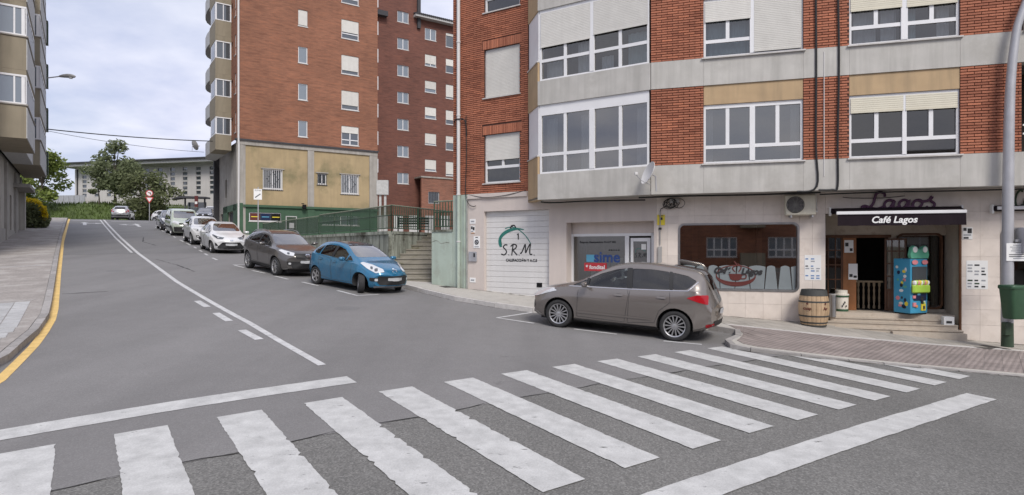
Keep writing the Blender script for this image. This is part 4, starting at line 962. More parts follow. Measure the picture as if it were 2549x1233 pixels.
# air conditioner
t = thing('air_conditioner', 'stained cream air conditioner outdoor unit on the wall right of the cafe window', 'air conditioner', FBg @ T(3.67, 0, 3.25))
MB().bbox(3.30, -.34, 3.26, 4.02, -.05, 3.79, .02).obj('casing', 'ac_body', t, FBg)
R90 = Matrix.Rotation(math.radians(90), 4, 'X')
MB().lathe([(0, 0), (.195, 0), (.205, .01), (.215, .01)], 28).obj('fan_opening', 'black', t, FBg @ T(3.53, -.343, 3.53) @ R90)
for r in (.05, .085, .12, .155, .19): MB().tube([(r * math.cos(a * .2618), 0, r * math.sin(a * .2618)) for a in range(24)], .0055, 4, close=True).obj('grille_ring', 'pipe_grey', t, FBg @ T(3.53, -.36, 3.53))
for k in range(5): MB().tube([(.2 * math.cos(k * .628), 0, .2 * math.sin(k * .628)), (-.2 * math.cos(k * .628), 0, -.2 * math.sin(k * .628))], .004, 4).obj('grille_bar', 'pipe_grey', t, FBg @ T(3.53, -.356, 3.53))
for s in (3.42, 3.92): MB().box(s, -.36, 3.20, s + .03, -.005, 3.255).obj('bracket', 'galv', t, FBg)
MB().tube([(4.02, -.15, 3.4), (4.08, -.12, 3.35), (4.09, -.03, 3.45), (4.06, -.02, 3.85)], .014).obj('coolant_pipe', 'paper', t, FBg)
# satellite dishes
def dish(M, label, r=.32, arm=.42, mat='pipe_white'):
    t = thing('satellite_dish', label, 'satellite dish', M)
    MB().lathe([(0, 0), (r * .35, .012), (r * .7, .05), (r, .10), (r, .112), (r * .7, .062), (0, .014)], 28).obj('reflector', mat, t, M @ Matrix.Rotation(math.radians(68), 4, 'X'), 50)
    MB().tube([(0, -.02, -.28), (0, -arm * .7, -.16), (0, -arm, -.02)], .011).obj('feed_arm', 'galv', t, M); MB().bbox(-.03, -arm - .05, -.03, .03, -arm + .03, .05, .01).obj('feed_horn', 'pipe_white', t, M)
    MB().tube([(0, .02, 0), (0, .12, -.05), (0, .14, -.45)], .02).obj('mast', 'galv', t, M); return t
dish(FB @ T(.04, -.36, 4.35) @ RZ(math.radians(-62)), 'white satellite dish on the grey band above the cafe window')
# cable tangle, cables and conduits
def cable(name, F, pts, r, label, mat='cable', grp=None, cat='cable', n=5):
    return tag(MB().tube(catmull(pts, 5), r, n).obj(name, mat, None, F, 60), label, cat, grp)
cable('cable', FB, [(-.35, .35, 3.80), (1.0, .30, 3.81), (2.6, .3, 3.80), (4.2, .3, 3.82)], .022, 'thick black cable under the band from the dish to the vertical cables')
cable('cable', FA, [(.0, .2, 3.80), (.4, .3, 3.77), (1.6, .4, 3.78), (3.2, .4, 3.74)], .022, 'sagging black cable under the bay beside the workshop')
cable('cable', FB, [(4.2, .42, 3.78), (5.6, .42, 3.80), (7.4, .40, 3.79), (10, .4, 3.8), (13, .4, 3.8)], .018, 'black cable running above the script letters under the soffit')
cable('cable', FBg, [(4.7, -.03, 3.72), (5.0, -.05, 3.69), (5.6, -.04, 3.68), (6.1, -.03, 3.72)], .008, 'thin slack wire above the script letters')
cable('cable', FB, [(4.03, -.03, 12.3), (4.03, -.035, 9), (4.04, -.035, 7), (4.03, -.035, 5), (4.05, -.035, 3.95), (3.6, -.01, 3.83)], .026, 'left of two thick black cables running down the brick pier')
cable('cable', FB, [(4.54, -.03, 12.3), (4.53, -.035, 9), (4.55, -.035, 7), (4.52, -.035, 5), (4.52, -.035, 3.95), (4.4, -.02, 3.86), (4.1, -.02, 3.86)], .026, 'right of two thick black cables running down the brick pier')
cable('conduit', FB, [(4.22, -.02, 7.3), (4.22, -.02, 6), (4.22, -.02, 4.2)], .010, 'thin white conduit between the two black vertical cables', 'pipe_white', None, 'pipe')
t = thing('cable_coil', 'black tangle of coiled cables and boxes under the band left of the cafe window', 'cable', FBg @ T(.5, -.1, 3.6))
for k in range(9):
    c = (.42 + random.uniform(-.16, .28), 3.66 + random.uniform(-.07, .05)); r = random.uniform(.06, .14); ph = random.uniform(0, 6)
    MB().tube([(c[0] + r * 1.2 * math.cos(a * .45 + ph), -.1 + .04 * math.sin(a + k), c[1] + r * math.sin(a * .45 + ph)) for a in range(15)], .009, 4).obj('loop', 'cable', t, FBg)
MB().bbox(.36, -.12, 3.66, .62, -.02, 3.78, .01).obj('junction_box', 'pipe_grey', t, FBg); MB().tube([(.3, -.05, 3.6), (.12, -.05, 3.5), (.1, -.03, 3.42)], .012).obj('tail', 'cable', t, FBg)
t = thing('conduit', 'grey conduit with cover strip on the pier left of the cafe window', 'pipe', FBg @ T(.12, -.03, 1.2))
MB().tube([(.1, -.03, 3.45), (.1, -.03, 2.5)], .016).obj('pipe', 'pipe_grey', t, FBg); MB().bbox(.04, -.06, .65, .15, -.005, 2.45, .008).obj('cover_strip', 'pipe_grey', t, FBg); MB().bbox(.06, -.05, 2.92, .14, -.005, 2.98, .005).obj('clip', 'cable', t, FBg)
t = thing('downpipe', 'white rainwater downpipe at the left end of the brick block, mint at its foot', 'pipe', FAg @ T(-3.5, -.08, 1.0))
MB().tube([(-3.5, -.08, 12.3), (-3.5, -.08, 4.2)], .062, 10).obj('pipe', 'pipe_white', t, FAg, 50); MB().tube([(-3.5, -.08, 4.2), (-3.5, -.08, .9)], .062, 10).obj('lower_pipe', 'mint', t, FAg, 50)
for z in (2.6, 4.2, 6.9, 9.4): MB().tube([(-3.5, -.08, z), (-3.5, -.08, z + .05)], .074, 10).obj('collar', 'pipe_white', t, FAg)
cable('cable', FAg, [(-3.22, -.03, 6.9), (-3.2, -.03, 5.5), (-3.24, -.03, 4.3), (-3.1, -.05, 3.9), (-2.9, -.06, 3.8), (-2.8, -.05, 3.82)], .014, 'black cable dropping beside the white downpipe onto the pale ledge')
cable('cable', FAg, [(-3.72, -.03, 6.7), (-3.55, -.16, 6.78), (-3.25, -.05, 6.72), (-3.2, -.03, 6.2)], .022, 'black cable elbow hooked over the white downpipe')
cable('cable', FAg, [(-3.1, -.04, 4.2), (-2.4, -.07, 4.08), (-1.6, -.07, 4.12), (-.85, -.04, 4.24)], .01, 'thin slack cable along the foot of the red brick flank')
for s, m in ((-3.3, 'mint'), (-3.18, 'pipe_grey')): tag(MB().tube([(s, -.03, 4.1), (s, -.03, .95)], .022, 8).obj('conduit', m, None, FAg), {'mint': 'thin mint painted conduit right of the downpipe', 'pipe_grey': 'thin grey conduit at the left edge of the garage pier'}[m], 'pipe')
# small signs and notices
def board(name, F, a, c, d, e, label, base='paper', prints=(), y=-.012, cat='sign'):
    t = thing(name, label, cat, F @ T((a + c) / 2, 0, d)); MB().bbox(a, y, d, c, -.001, e, .002).obj('panel', base, t, F)
    for i, (p, q, r, s, m) in enumerate(prints): W, Hh = c - a, e - d; MB().box(a + p * W, y - .003, d + r * Hh, a + q * W, y - .0005, d + s * Hh).obj('print', m, t, F)
    return t
board('ventilation_plate', FAg, -3.08, -2.84, 3.22, 3.38, 'upper white vent plate on the pier left of the garage door', 'white', [(.2, .8, .35, .65, 'print_grey')], cat='vent')
board('ventilation_plate', FAg, -3.08, -2.84, 1.24, 1.40, 'lower white vent plate near the foot of the garage pier', 'white', [(.2, .8, .35, .65, 'print_grey')], cat='vent')
board('notice', FAg, -3.04, -2.86, 2.90, 3.16, 'small black and white notice above the no parking plate', 'paper', [(.1, .45, .55, .9, 'ink'), (.5, .9, .4, .8, 'ink'), (.1, .6, .15, .3, 'print_grey'), (.1, .9, .0, .08, 'orange')], cat='notice')
t = board('no_parking_sign', FAg, -2.92, -2.66, 2.40, 2.80, 'white no parking plate on the pier beside the garage door', 'white', [(.3, .7, .86, .93, 'ink'), (.15, .85, .08, .16, 'print_grey')])
M_ = FAg @ T(-2.79, -.014, 2.60) @ R90
MB().lathe([(0, 0), (.085, 0), (.085, .003), (0, .003)], 24).obj('disc', 'ink', t, M_); MB().lathe([(.0, .0035), (.058, .0035), (.058, .005), (0, .005)], 24).obj('disc', 'print_grey', t, M_); MB().box(-.07, -.012, -.009, .07, -.006, .009).obj('slash', 'ink', t, FAg @ T(-2.79, -.014, 2.60) @ Matrix.Rotation(math.radians(45), 4, 'Y'))
board('intercom_box', FAg, -3.1, -2.78, 1.95, 2.28, 'grey metal meter box low on the garage pier', 'galv', [(.62, .85, .45, .85, 'ink')], y=-.05, cat='box')
board('alarm_sign', FAg, 3.335, 3.39, 3.05, 3.33, 'sliver', 'yellow') if False else None
board('alarm_sign', FBg, -.12 + .14, .23, 3.05, 3.34, 'yellow security alarm plate on the pier right of the workshop door', 'yellow', [(.3, .7, .5, .75, 'ink'), (.2, .8, .85, .93, 'navy')], y=-.02)
def poster(F, a, c, d, e, label, rows, dark):
    random.seed(int(a * 100)); pr = []
    for k in range(rows):
        z = .06 + .86 * k / rows
        for x in (.06, .38, .70):
            if random.random() < .75: pr.append((x, x + random.uniform(.14, .24), z, z + .5 * .86 / rows, random.choice(dark)))
    board('poster', F, a, c, d, e, label, 'paper', pr, -.006, 'poster')
poster(FBg, 3.80, 4.20, 1.56, 2.22, 'tall white poster of small pictures on the marble pier left of the entrance', 9, ['print_grey', 'print_blue', 'ink', 'print_blue'])
poster(FBg, 7.43, 7.88, 1.40, 2.10, 'pale menu poster on the marble pier right of the entrance', 8, ['print_grey', 'dark_green', 'ink', 'paper'])
board('notice', FBg, 7.35, 7.56, 2.62, 2.92, 'small black and white notice above the menu poster right of the entrance', 'paper', [(.08, .4, .7, .95, 'ink'), (.5, .92, .5, .9, 'ink'), (.1, .85, .3, .42, 'print_grey'), (.1, .6, .05, .2, 'ink')], cat='notice')
# barrel
def ground_at(F, s, y, dz=.13):
    p = F @ Vector((s, y, 0)); u, v = uv(p.x, p.y); return gz(p.x, p.y) + hk(u, v)
zb = ground_at(FBg, 3.95, -.42)
BM = FBg @ T(3.95, -.42, zb) @ T(0, 0, .0)
t = thing('barrel', 'oak wine barrel with black hoops standing against the marble left of the steps', 'barrel', BM)
hb = .93; rb = lambda q: .285 + .075 * math.sin(math.pi * q)
nst = 20
for k in range(nst):
    a0, a1 = 2 * math.pi * (k + .03) / nst, 2 * math.pi * (k + .97) / nst; b = MB()
    for i in range(9):
        q = i / 8; r = rb(q); b.v += [(r * math.cos(a0), r * math.sin(a0), q * hb), (r * math.cos((a0 + a1) / 2) * 1.008, r * math.sin((a0 + a1) / 2) * 1.008, q * hb), (r * math.cos(a1), r * math.sin(a1), q * hb)]
    for i in range(8):
        for j in (0, 1): b.f.append((3 * i + j, 3 * i + j + 1, 3 * i + j + 4, 3 * i + j + 3)); b.m.append(0)
    b.obj('stave', 'barrel', t, BM)
for q0, q1 in ((.0, .05), (.09, .13), (.27, .31), (.66, .70), (.84, .88), (.88, 1.0)):
    MB().lathe([(rb(q0) + .002, q0 * hb), (rb(q0) + .008, q0 * hb), (rb(q1) + .008, q1 * hb), (rb(q1) + .002, q1 * hb)], 32).obj('hoop', 'barrel_top', t, BM, 40)
MB().lathe([(0, hb - .02), (.28, hb - .02), (.28, hb + .004), (.294, hb + .004)], 28).obj('lid', 'barrel_top', t, BM); MB().lathe([(.0, .01), (.27, .01)], 20).obj('base', 'barrel_top', t, BM)
for ang, w_, z in ((-2.15, 'cuap', .47), (-.95, 'Ar', .47)): text('branding', w_, .11, 'maroon', BM @ T(.372 * math.cos(ang), .372 * math.sin(ang), z) @ RZ(ang + math.pi / 2), t, .001, bold=.003); MB().prism([(.028 * math.cos(k * 1.0472) * (1 if k % 2 else .6), .028 * math.sin(k * 1.0472)) for k in range(6)], -.002, .002).obj('branding', 'maroon', t, BM @ T(.372 * math.cos(ang), .372 * math.sin(ang), z + .12) @ RZ(ang + math.pi / 2), fixn=True)
# steel ash bin, paint drum, toy machine
pz = .72
AM = FBg @ T(4.43, .10, .60)
AM = FBg @ T(4.50, .17, .60)
t = thing('ash_bin', 'slim steel cylinder ash bin on the step left of the cafe door', 'bin', AM); MB().lathe([(0, 0), (.085, 0), (.085, .60), (.078, .60), (.078, .5), (0, .5)], 24).obj('body', 'steel', t, AM, 40); MB().lathe([(.086, .565), (.09, .57), (.09, .60), (.084, .605)], 24).obj('rim', 'pipe_grey', t, AM)
DM = FBg @ T(4.80, .62, .716)
t = thing('drum', 'white and green drum on the entrance floor left of the doorway', 'drum', DM); MB().lathe([(0, .02), (.16, .02), (.165, .05), (.175, .42), (.17, .44), (0, .44)], 24).obj('body', 'cream', t, DM, 40); MB().lathe([(.162, .0), (.172, .0), (.172, .06), (.166, .06)], 24).obj('foot_band', 'bin_green', t, DM); MB().lathe([(.174, .40), (.188, .41), (.188, .46), (.15, .47), (.15, .56), (0, .56)], 24).obj('lid', 'cream', t, DM); MB().lathe([(.176, .38), (.19, .385), (.19, .425), (.178, .43)], 24).obj('band', 'bin_green', t, DM)
for k in range(4): MB().box(-.02 + .03 * k, -.178 - .002, .12 + .05 * (k % 3), .005 + .03 * k, -.17, .17 + .05 * (k % 3)).obj('print', 'ink', t, DM)
TM = FBg @ T(6.35, .40, .716) @ RZ(math.radians(35))
t = thing('toy_vending_machine', 'colourful toy vending machine with a lobed green top beside the cafe door', 'vending machine', TM)
MB().bbox(-.29, -.24, .03, .29, .24, 1.42, .015).obj('cabinet', 'toy_blue', t, TM); MB().box(-.27, -.22, 0, .27, .22, .035).obj('plinth', 'black', t, TM)
MB().bbox(-.25, -.262, .85, .25, -.238, 1.22, .01).obj('display_window', 'glass_far', t, TM); MB().bbox(-.29, -.33, .55, .29, -.24, .76, .03).obj('control_shelf', 'toy_lime', t, TM); MB().bbox(-.2, -.262, .36, .24, -.24, .54, .01).obj('prize_door', 'navy', t, TM)
MB().box(.05, -.262, .10, .20, -.242, .28).obj('sticker', 'yellow', t, TM); MB().box(-.26, -.258, .72, -.08, -.242, .86).obj('sticker', 'yellow', t, TM)
lob = [(.0, 1.43), (.29, 1.43), (.32, 1.52), (.29, 1.61), (.27, 1.70), (.19, 1.75), (.10, 1.72), (.05, 1.66), (-.05, 1.66), (-.10, 1.72), (-.19, 1.75), (-.27, 1.70), (-.29, 1.61), (-.32, 1.52), (-.29, 1.43)]
MB().prism(lob, -.26, -.18).obj('top_board', 'toy_green', t, TM, fixn=True)
for s in (-.17, .17): MB().lathe([(0, 0), (.075, 0), (.075, .012), (0, .014)], 18).obj('disc', 'paper', t, TM @ T(s, -.262, 1.65) @ R90); MB().lathe([(0, 0), (.10, 0), (.1, .01), (0, .012)], 18).obj('badge', 'toy_pink', t, TM @ T(s, -.258, 1.33) @ Matrix.Diagonal((1, 1, .6, 1)) @ R90)
random.seed(21)
for k in range(20):
    y, z, w_, h_ = random.uniform(-.18, .12), random.uniform(.1, 1.3), random.uniform(.05, .12), random.uniform(.05, .12); MB().prism([(y + w_ * .5 * (1 + math.cos(a)), z + h_ * .5 * (1 + math.sin(a))) for a in (0, .8, 1.6, 2.4, 3.1, 3.9, 4.7, 5.5)], -.293, -.2905, 'yz').obj('side_print', ['paper', 'yellow', 'ink', 'toy_pink', 'navy', 'toy_green', 'cream'][k % 7], t, TM, fixn=True)
for k in range(9):
    x, z, w_, h_ = random.uniform(-.26, .16), random.uniform(.06, .5), random.uniform(.05, .1), random.uniform(.05, .1); MB().box(x, -.266 - .0006 * k, z, x + w_, -.2395, z + h_).obj('front_print', ['toy_pink', 'ink', 'cyan', 'paper', 'navy', 'toy_lime', 'orange'][k % 7], t, TM)
for k in range(9): MB().lathe([(0, .07), (.035, .06), (.05, .03), (.05, -.01), (.03, -.05), (0, -.06)], 8).obj('plush_toy', ['paper', 'toy_lime', 'toy_pink', 'yellow'][k % 4], t, TM @ T(-.22 + .055 * k, -.29, .80 + .012 * (k % 2)))

# ------------------------------------------------------------------ lamp post with bin and signs (right edge)
lp = Vector((11.27, 13.71)); lz = gz(*lp) + .13
LM = T(lp.x, lp.y, lz)
t = thing('lamp_post', 'grey steel lamp post with green foot standing on the pavement at the right edge', 'lamp post', LM)
MB().tube([(0, 0, -.05), (0, 0, .58)], [.118, .112], 14).obj('foot_sleeve', 'dark_green', t, LM, 50)
MB().tube(catmull([(0, 0, .5), (.01, 0, 2.5), (.03, 0, 4.4), (.05, 0, 5.4), (.08, 0, 6.0), (.13, -.02, 6.7), (.24, -.05, 7.4), (.55, -.15, 8.1), (1.4, -.3, 8.5)], 4), [.118 - .0016 * k for k in range(33)], 14).obj('pole', 'galv', t, LM, 50)
MB().bbox(1.2, -.4, 8.42, 2.0, -.22, 8.58, .04).obj('lantern', 'galv', t, LM); MB().bbox(-.15, -.13, .22, -.02, -.02, .52, .01).obj('inspection_door', 'dark_green', t, LM)
BNM = T(lp.x - .10, lp.y - .30, lz + .62) @ RZ(math.radians(8))
t = thing('litter_bin', 'green plastic litter bin strapped to the lamp post', 'bin', BNM)
def taper(z, w, d, r=.07): return [(sx * (w / 2 - r) + r * math.cos(a), sy * (d / 2 - r) + r * math.sin(a), z) for sx, sy, a0 in ((1, 1, 0), (-1, 1, 90), (-1, -1, 180), (1, -1, 270)) for a in [math.radians(a0 + 30 * k) for k in range(4)]]
def loft(b, rings, cap0=True, cap1=True):
    n = len(rings[0]); s = len(b.v)
    for r in rings: b.v += r
    for i in range(len(rings) - 1):
        for j in range(n): j2 = (j + 1) % n; b.f.append((s + i * n + j, s + i * n + j2, s + (i + 1) * n + j2, s + (i + 1) * n + j)); b.m.append(b.mi)
    if cap0: b.f.append(tuple(s + j for j in range(n))[::-1]); b.m.append(b.mi)
    if cap1: b.f.append(tuple(s + (len(rings) - 1) * n + j for j in range(n))); b.m.append(b.mi)
    return b
loft(MB(), [taper(0, .34, .26), taper(.03, .37, .28), taper(.66, .46, .36), taper(.70, .465, .365)]).obj('body', 'bin_green', t, BNM, 40)
loft(MB(), [taper(.66, .47, .37), taper(.68, .50, .39), taper(.73, .50, .39), taper(.75, .47, .37), taper(.75, .36, .22), taper(.70, .36, .22)], False, False).obj('rim', 'bin_green', t, BNM, 40); loft(MB(), [taper(.702, .36, .22), taper(.704, .36, .22)]).obj('opening', 'black', t, BNM)
SM = T(lp.x + .18, lp.y - .14, lz + 2.36) @ RZ(math.radians(14))
t = thing('road_sign', 'round traffic sign seen almost edge-on on the lamp post', 'sign', SM)
DM_ = SM @ RZ(math.radians(73)) @ R90
MB().lathe([(0, 0), (.28, 0), (.30, .008), (.30, .03), (.28, .035), (0, .035)], 32).obj('disc', 'galv', t, DM_, 40); MB().lathe([(0, .0365), (.29, .0365), (.29, .038), (0, .0385)], 32).obj('face', 'maroon', t, DM_)
MB().box(-.12, .0, -.03, .0, .03, .03).obj('clamp', 'galv', t, SM)
t = thing('notice_plate', 'white rectangular plate of small text on the lamp post below the round sign', 'sign', SM @ T(0, 0, -.6))
PM = T(lp.x + .22, lp.y - .16, lz + 1.90) @ RZ(math.radians(-12))
MB().bbox(-.33, -.012, 0, .42, .008, .40, .004).obj('panel', 'white', t, PM)
for k, (a, c) in enumerate(((-.2, .2), (-.26, .34), (-.22, .3), (-.24, .32), (-.15, .2), (-.28, .36), (-.28, .36), (-.2, .25))): MB().box(a, -.0145, .35 - .043 * k, c, -.0125, .367 - .043 * k).obj('text_line', 'ink' if k in (5, 6) else 'print_grey', t, PM)
# ------------------------------------------------------------------ mint stair wall, stairs, retaining wall, terrace, railings
def wthing(name, label, cat, P, z=0, **k): return thing(name, label, cat, T(P[0], P[1], z), **k)
R0 = Vector((-4.63, 23.2)); RL = Vector((-16.4, 39.7)); TD = Vector((.40, .916)).normalized(); R1 = R0 + TD * 3.7; Q0 = Vector((-2.8, 21.26)); Q1 = Vector((-1.7, 26.8)); TZ = 3.05
terr = [(-20.0, 43.6), tuple(RL), tuple(R0 + NB * 0), tuple(R1), tuple(Q1), (Q0.x + .22, Q0.y + .1), (-1.6, 20.9), (4, 27), (12, 40), (14, 72), (-14, 72), (-14, 50), (-20.0, 44)]
b = MB(); b.prism(terr, -.2, TZ - .02, 'xy'); tag(b.obj('terrace', 'concrete'), kind='structure')
FRr = frame(tuple(RL), (R0.x - RL.x, R0.y - RL.y)); LR = (R0 - RL).length
rw_ = wthing('retaining_wall', 'stained grey retaining wall with dark moss below the green terrace railing', 'wall', R0, 1.2)
nseg = 9
for k in range(nseg):
    a, c = LR * k / nseg, LR * (k + 1) / nseg
    MB().box(a + .004, -.12, .2, c - .004, .1, TZ - .12).obj('wall_section', 'stained_wall', rw_, FRr); MB().box(a, -.18, TZ - .12, c - .006, .16, TZ).obj('coping', 'stained_wall', rw_, FRr)
FRs = frame(tuple(R0), (R1.x - R0.x, R1.y - R0.y)); b = MB(); b.box(.02, -.02, .3, 3.7, .2, TZ - .1); b.obj('flank_wall', 'stained_wall', rw_, FRs @ T(0, 0, 0)); MB().box(0, -.05, TZ - .1, 3.75, .25, TZ + .002).obj('coping', 'stained_wall', rw_, FRs)
mw = wthing('stair_wall', 'low mint green plastered wall between the stairs and the brick block', 'wall', Q0, 1.1)
MB().box(-4.73, -.01, .5, -3.80, .25, 2.97).obj('plaster', 'mint', mw, FAg); MB().box(-4.76, -.04, 2.97, -3.80, .28, 3.04).obj('coping', 'stained_wall', mw, FAg)
strokes('crack', [[(-4.7, 2.62), (-4.5, 2.66), (-4.3, 2.56), (-4.1, 2.60), (-3.95, 2.58)]], 1, 1, .014, 'stained_wall', FAg @ T(0, -.012, 0), mw, dep=.3)
st = wthing('stairs', 'worn concrete stairs climbing between the stained wall and the mint wall', 'stairs', (-3.6, 22), 1.2)
for k in range(11):
    y0 = 21.9 + .36 * k; z1 = 1.32 + .173 * k
    xl = R0.x + TD.x * max(0, (y0 - R0.y)) / TD.y - (-.02); MB().box(xl, y0, z1 - .4, -1.75, y0 + .7, z1 - .045).obj('riser', 'stair', st); MB().box(xl, y0 - .03, z1 - .045, -1.75, y0 + .7, z1).obj('tread', 'stair', st)
def railing(name, label, pts, h=1.0, gap=.125, mesh=False, rails=(.12, .62), group=None, pr=.024):
    t = thing(name, label, 'railing', T(*pts[0]), group)
    for i in range(len(pts) - 1):
        a, c = Vector(pts[i]), Vector(pts[i + 1]); L = (c - a).length; d = (c - a) / L; ang = math.atan2(d.y, d.x); up = Vector((0, 0, 1))
        MB().tube([a + up * h, c + up * h], .028, 6).obj('top_rail', 'rail_pale', t)
        for z in rails: MB().tube([a + up * z, c + up * z], .02, 5).obj('rail', 'rail_green', t)
        n = int(L / 2.2) + 1
        for k in range(n + 1):
            if k == n and i < len(pts) - 2: continue
            p = a.lerp(c, k / n); MB().tube([p - up * .02, p + up * h], pr, 6).obj('post', 'rail_green', t)
        if mesh:
            b = MB(); b.quad(a + up * .1, c + up * .1, c + up * (h - .05), a + up * (h - .05)); b.obj('mesh_panel', 'net', t)
        else:
            nb = int(L / gap); bm_ = bar_mesh(h)
            for k in range(1, nb): p = a.lerp(c, k / nb); inst('bar', bm_, t, T(p.x, p.y, p.z + .1))
    return t
_bars = {}
def bar_mesh(h):
    if h not in _bars: _bars[h] = MB().tube([(0, 0, 0), (0, 0, h - .1)], .018, 5, False).mesh('bar', 'rail_green')
    return _bars[h]
plain('net', (.05, .06, .05), .9, .2, 4); MAT['net'].node_tree.nodes['Principled BSDF'].inputs['Alpha'].default_value = .62
pm0 = RL.lerp(R0, .575)
railing('railing', 'green barred railing on the stained retaining wall behind the blue car', [(pm0.x, pm0.y, TZ), (R0.x, R0.y, TZ)])
railing('railing', 'green barred railing along the left side of the stairs', [(R0.x, R0.y, TZ), (R1.x, R1.y, TZ), (-1.8, 29.5, TZ)])
railing('railing', 'short green railing on top of the mint stair wall', [tuple(FAg @ Vector((-4.70, .1, 3.04))), tuple(FAg @ Vector((-3.82, .1, 3.04)))])
railing('railing', 'dark mesh railing in front of the green shop windows', [(RL.x, RL.y, TZ), (pm0.x - .1, pm0.y + .14, TZ)], .95, mesh=True, rails=(.1,))
# bench on the terrace
BQ = T(-5.0, 30.5, TZ) @ RZ(math.radians(8))
t = thing('bench', 'black iron bench on the terrace behind the railing', 'bench', BQ)
for k in range(4): MB().box(-.8, -.25 + .12 * k, .42, .8, -.15 + .12 * k, .45).obj('seat_slat', 'black', t, BQ)
for k in range(3): MB().box(-.8, .24, .55 + .12 * k, .8, .27, .64 + .12 * k).obj('back_slat', 'black', t, BQ)
for s in (-.75, .75): MB().tube(catmull([(s, -.28, 0), (s, -.22, .4), (s, .2, .42), (s, .28, .95)], 4), .025, 6).obj('frame', 'black', t, BQ); MB().tube(catmull([(s, .3, 0), (s, .2, .42), (s, -.05, .64), (s, -.28, .6), (s, -.24, .42)], 4), .022, 6).obj('armrest', 'black', t, BQ)

# ------------------------------------------------------------------ middle building (ochre base, brick tower)
PM_ = Vector((-20.1, 44.0)); DM2 = Vector((.835, .551)).normalized(); FM = frame(tuple(PM_), tuple(DM2)); FML = frame(tuple(PM_ + Vector((-SN, CS)) * 9.0), (SN, -CS))
mid = thing('apartment_building', 'tall brick tower block on an ochre and dark green base up the street', 'building', T(PM_.x, PM_.y, 3.3))
def mwin(F, s0, s1, z0, z1, parent, shut=1.0, y=.06, two=False, gl='glass_far', sillm='sill', lowbar=False):
    f = .06; b = MB(); b.box(s0, y, z0, s0 + f, y + .05, z1); b.box(s1 - f, y, z0, s1, y + .05, z1); b.box(s0 + f, y, z0, s1 - f, y + .05, z0 + f); b.box(s0 + f, y, z1 - f, s1 - f, y + .05, z1)
    m = (s0 + s1) / 2
    if two: b.box(m - .04, y - .01, z0 + f, m + .04, y + .05, z1 - f)
    if lowbar: b.box(s0 + f, y - .01, z0 + .38, s1 - f, y + .05, z0 + .45)
    w = b.obj('window', 'white_pvc', parent, F); MB().quad((s0 + f, y + .03, z0 + f), (s1 - f, y + .03, z0 + f), (s1 - f, y + .03, z1 - f), (s0 + f, y + .03, z1 - f)).obj('pane', gl, w, F)
    if shut < 1: zz = z0 + (z1 - z0) * shut + f; b = shutter_mesh(s0 + .03, s1 - .03, zz, z1 - .01, y - .02, .07); b.obj('shutter', 'shutter', w, F)
    MB().box(s0 - .04, y - .1, z0 - .06, s1 + .04, y + .05, z0).obj('sill', sillm, w, F); return w
HM = []
for k in range(6):
    z = 10.97 + 2.85 * k
    HM.append((4.36, 5.06, z, z + 1.26)); HM.append((7.72, 9.14, z - .30, z + 1.22))
wall('brick_wall', FM, 0, 10.74, 10.38, 27.5, HM, 'brick_mid', mid, 0, .3, .1)
shs = {0: .62, 1: .22, 2: .18, 3: .33, 4: .4, 5: .2}
for k in range(6):
    z = 10.97 + 2.85 * k; mwin(FM, 4.36, 5.06, z, z + 1.26, mid, [1, 1, 1, .05, .3, 1][k], gl='glass_blue' if k < 3 else 'glass_far'); mwin(FM, 7.72, 9.14, z - .30, z + 1.22, mid, shs[k], lowbar=True, two=(k == 0))
HB = [(1.82, 3.19, 6.85, 8.30), (5.85, 6.54, 7.42, 8.25), (7.72, 9.14, 6.78, 8.28)]
wall('ochre_wall', FM, .45, 10.2, 5.6, 9.98, HB, 'ochre', mid, .08, .3, .15)
for a, c, z0, z1 in ((0, .45, 5.6, 10.2), (5.08, 5.57, 5.6, 10.0), (10.06, 10.74, 5.6, 10.2)): part('concrete_pier', FM, [(a, .0, z0, c, .35, z1)], 'concrete', mid)
part('concrete_beam', FM, [(0, -.02, 9.98, 10.74, .3, 10.3)], 'concrete', mid); part('brick_ledge', FM, [(-.1, -.12, 10.28, 10.8, .3, 10.40)], 'roof_dark', mid)
HG2 = [(.85, 3.1, 4.38, 5.03), (6.2, 9.2, 4.2, 4.95)]
wall('green_wall', FM, 0, 10.74, 2.6, 5.6, HG2, 'green_wall', mid, .04, .3, .12)
part('green_pier', FM, [(0, -.06, 2.6, .42, .04, 5.68)], 'green_wall', mid); part('green_pier', FM, [(5.05, -.03, 2.6, 5.6, .04, 5.6)], 'green_wall', mid); part('green_ledge', FM, [(.45, -.1, 5.42, 10.74, .04, 5.58)], 'green_wall', mid)
for a, c, z0, z1 in HB:
    w = mwin(FM, a, c, z0, z1, mid, 1, .16, two=True, gl='glass_far'); n = int((c - a) / .13)
    MB().box(a - .15, .0, z1 + .02, c + .15, .08, z1 + .09).obj('ledge', 'concrete', w, FM)
    for k in range(n + 1): MB().tube([(a + (c - a) * k / n, .04, z0 - .12), (a + (c - a) * k / n, .04, z1 + .08)], .016, 5).obj('bar', 'white_pvc' if c - a > 1 else 'roof_dark', w, FM)
    m, q, h = (a + c) / 2, (z0 + z1) / 2, (z1 - z0) * .36; MB().tube([(m - h * .8, .02, q), (m, .02, q + h), (m + h * .8, .02, q), (m, .02, q - h)], .018, 5, close=True).obj('diamond', 'roof_dark', w, FM); MB().tube([(a - .08, .04, z0 - .1), (c + .08, .04, z0 - .1)], .02, 5).obj('bar', 'roof_dark', w, FM)
w = mwin(FM, .85, 3.1, 4.38, 5.03, mid, 1, .1)
for k in range(3): MB().box(.93 + .74 * k, .09, 4.44, 1.60 + .74 * k, .12, 4.97).obj('shop_banner', ['maroon', 'navy', 'black'][k], w, FM); MB().box(1.0 + .74 * k, .075, 4.68, 1.52 + .74 * k, .088, 4.74).obj('banner_stripe', ['yellow', 'cyan', 'yellow'][k], w, FM)
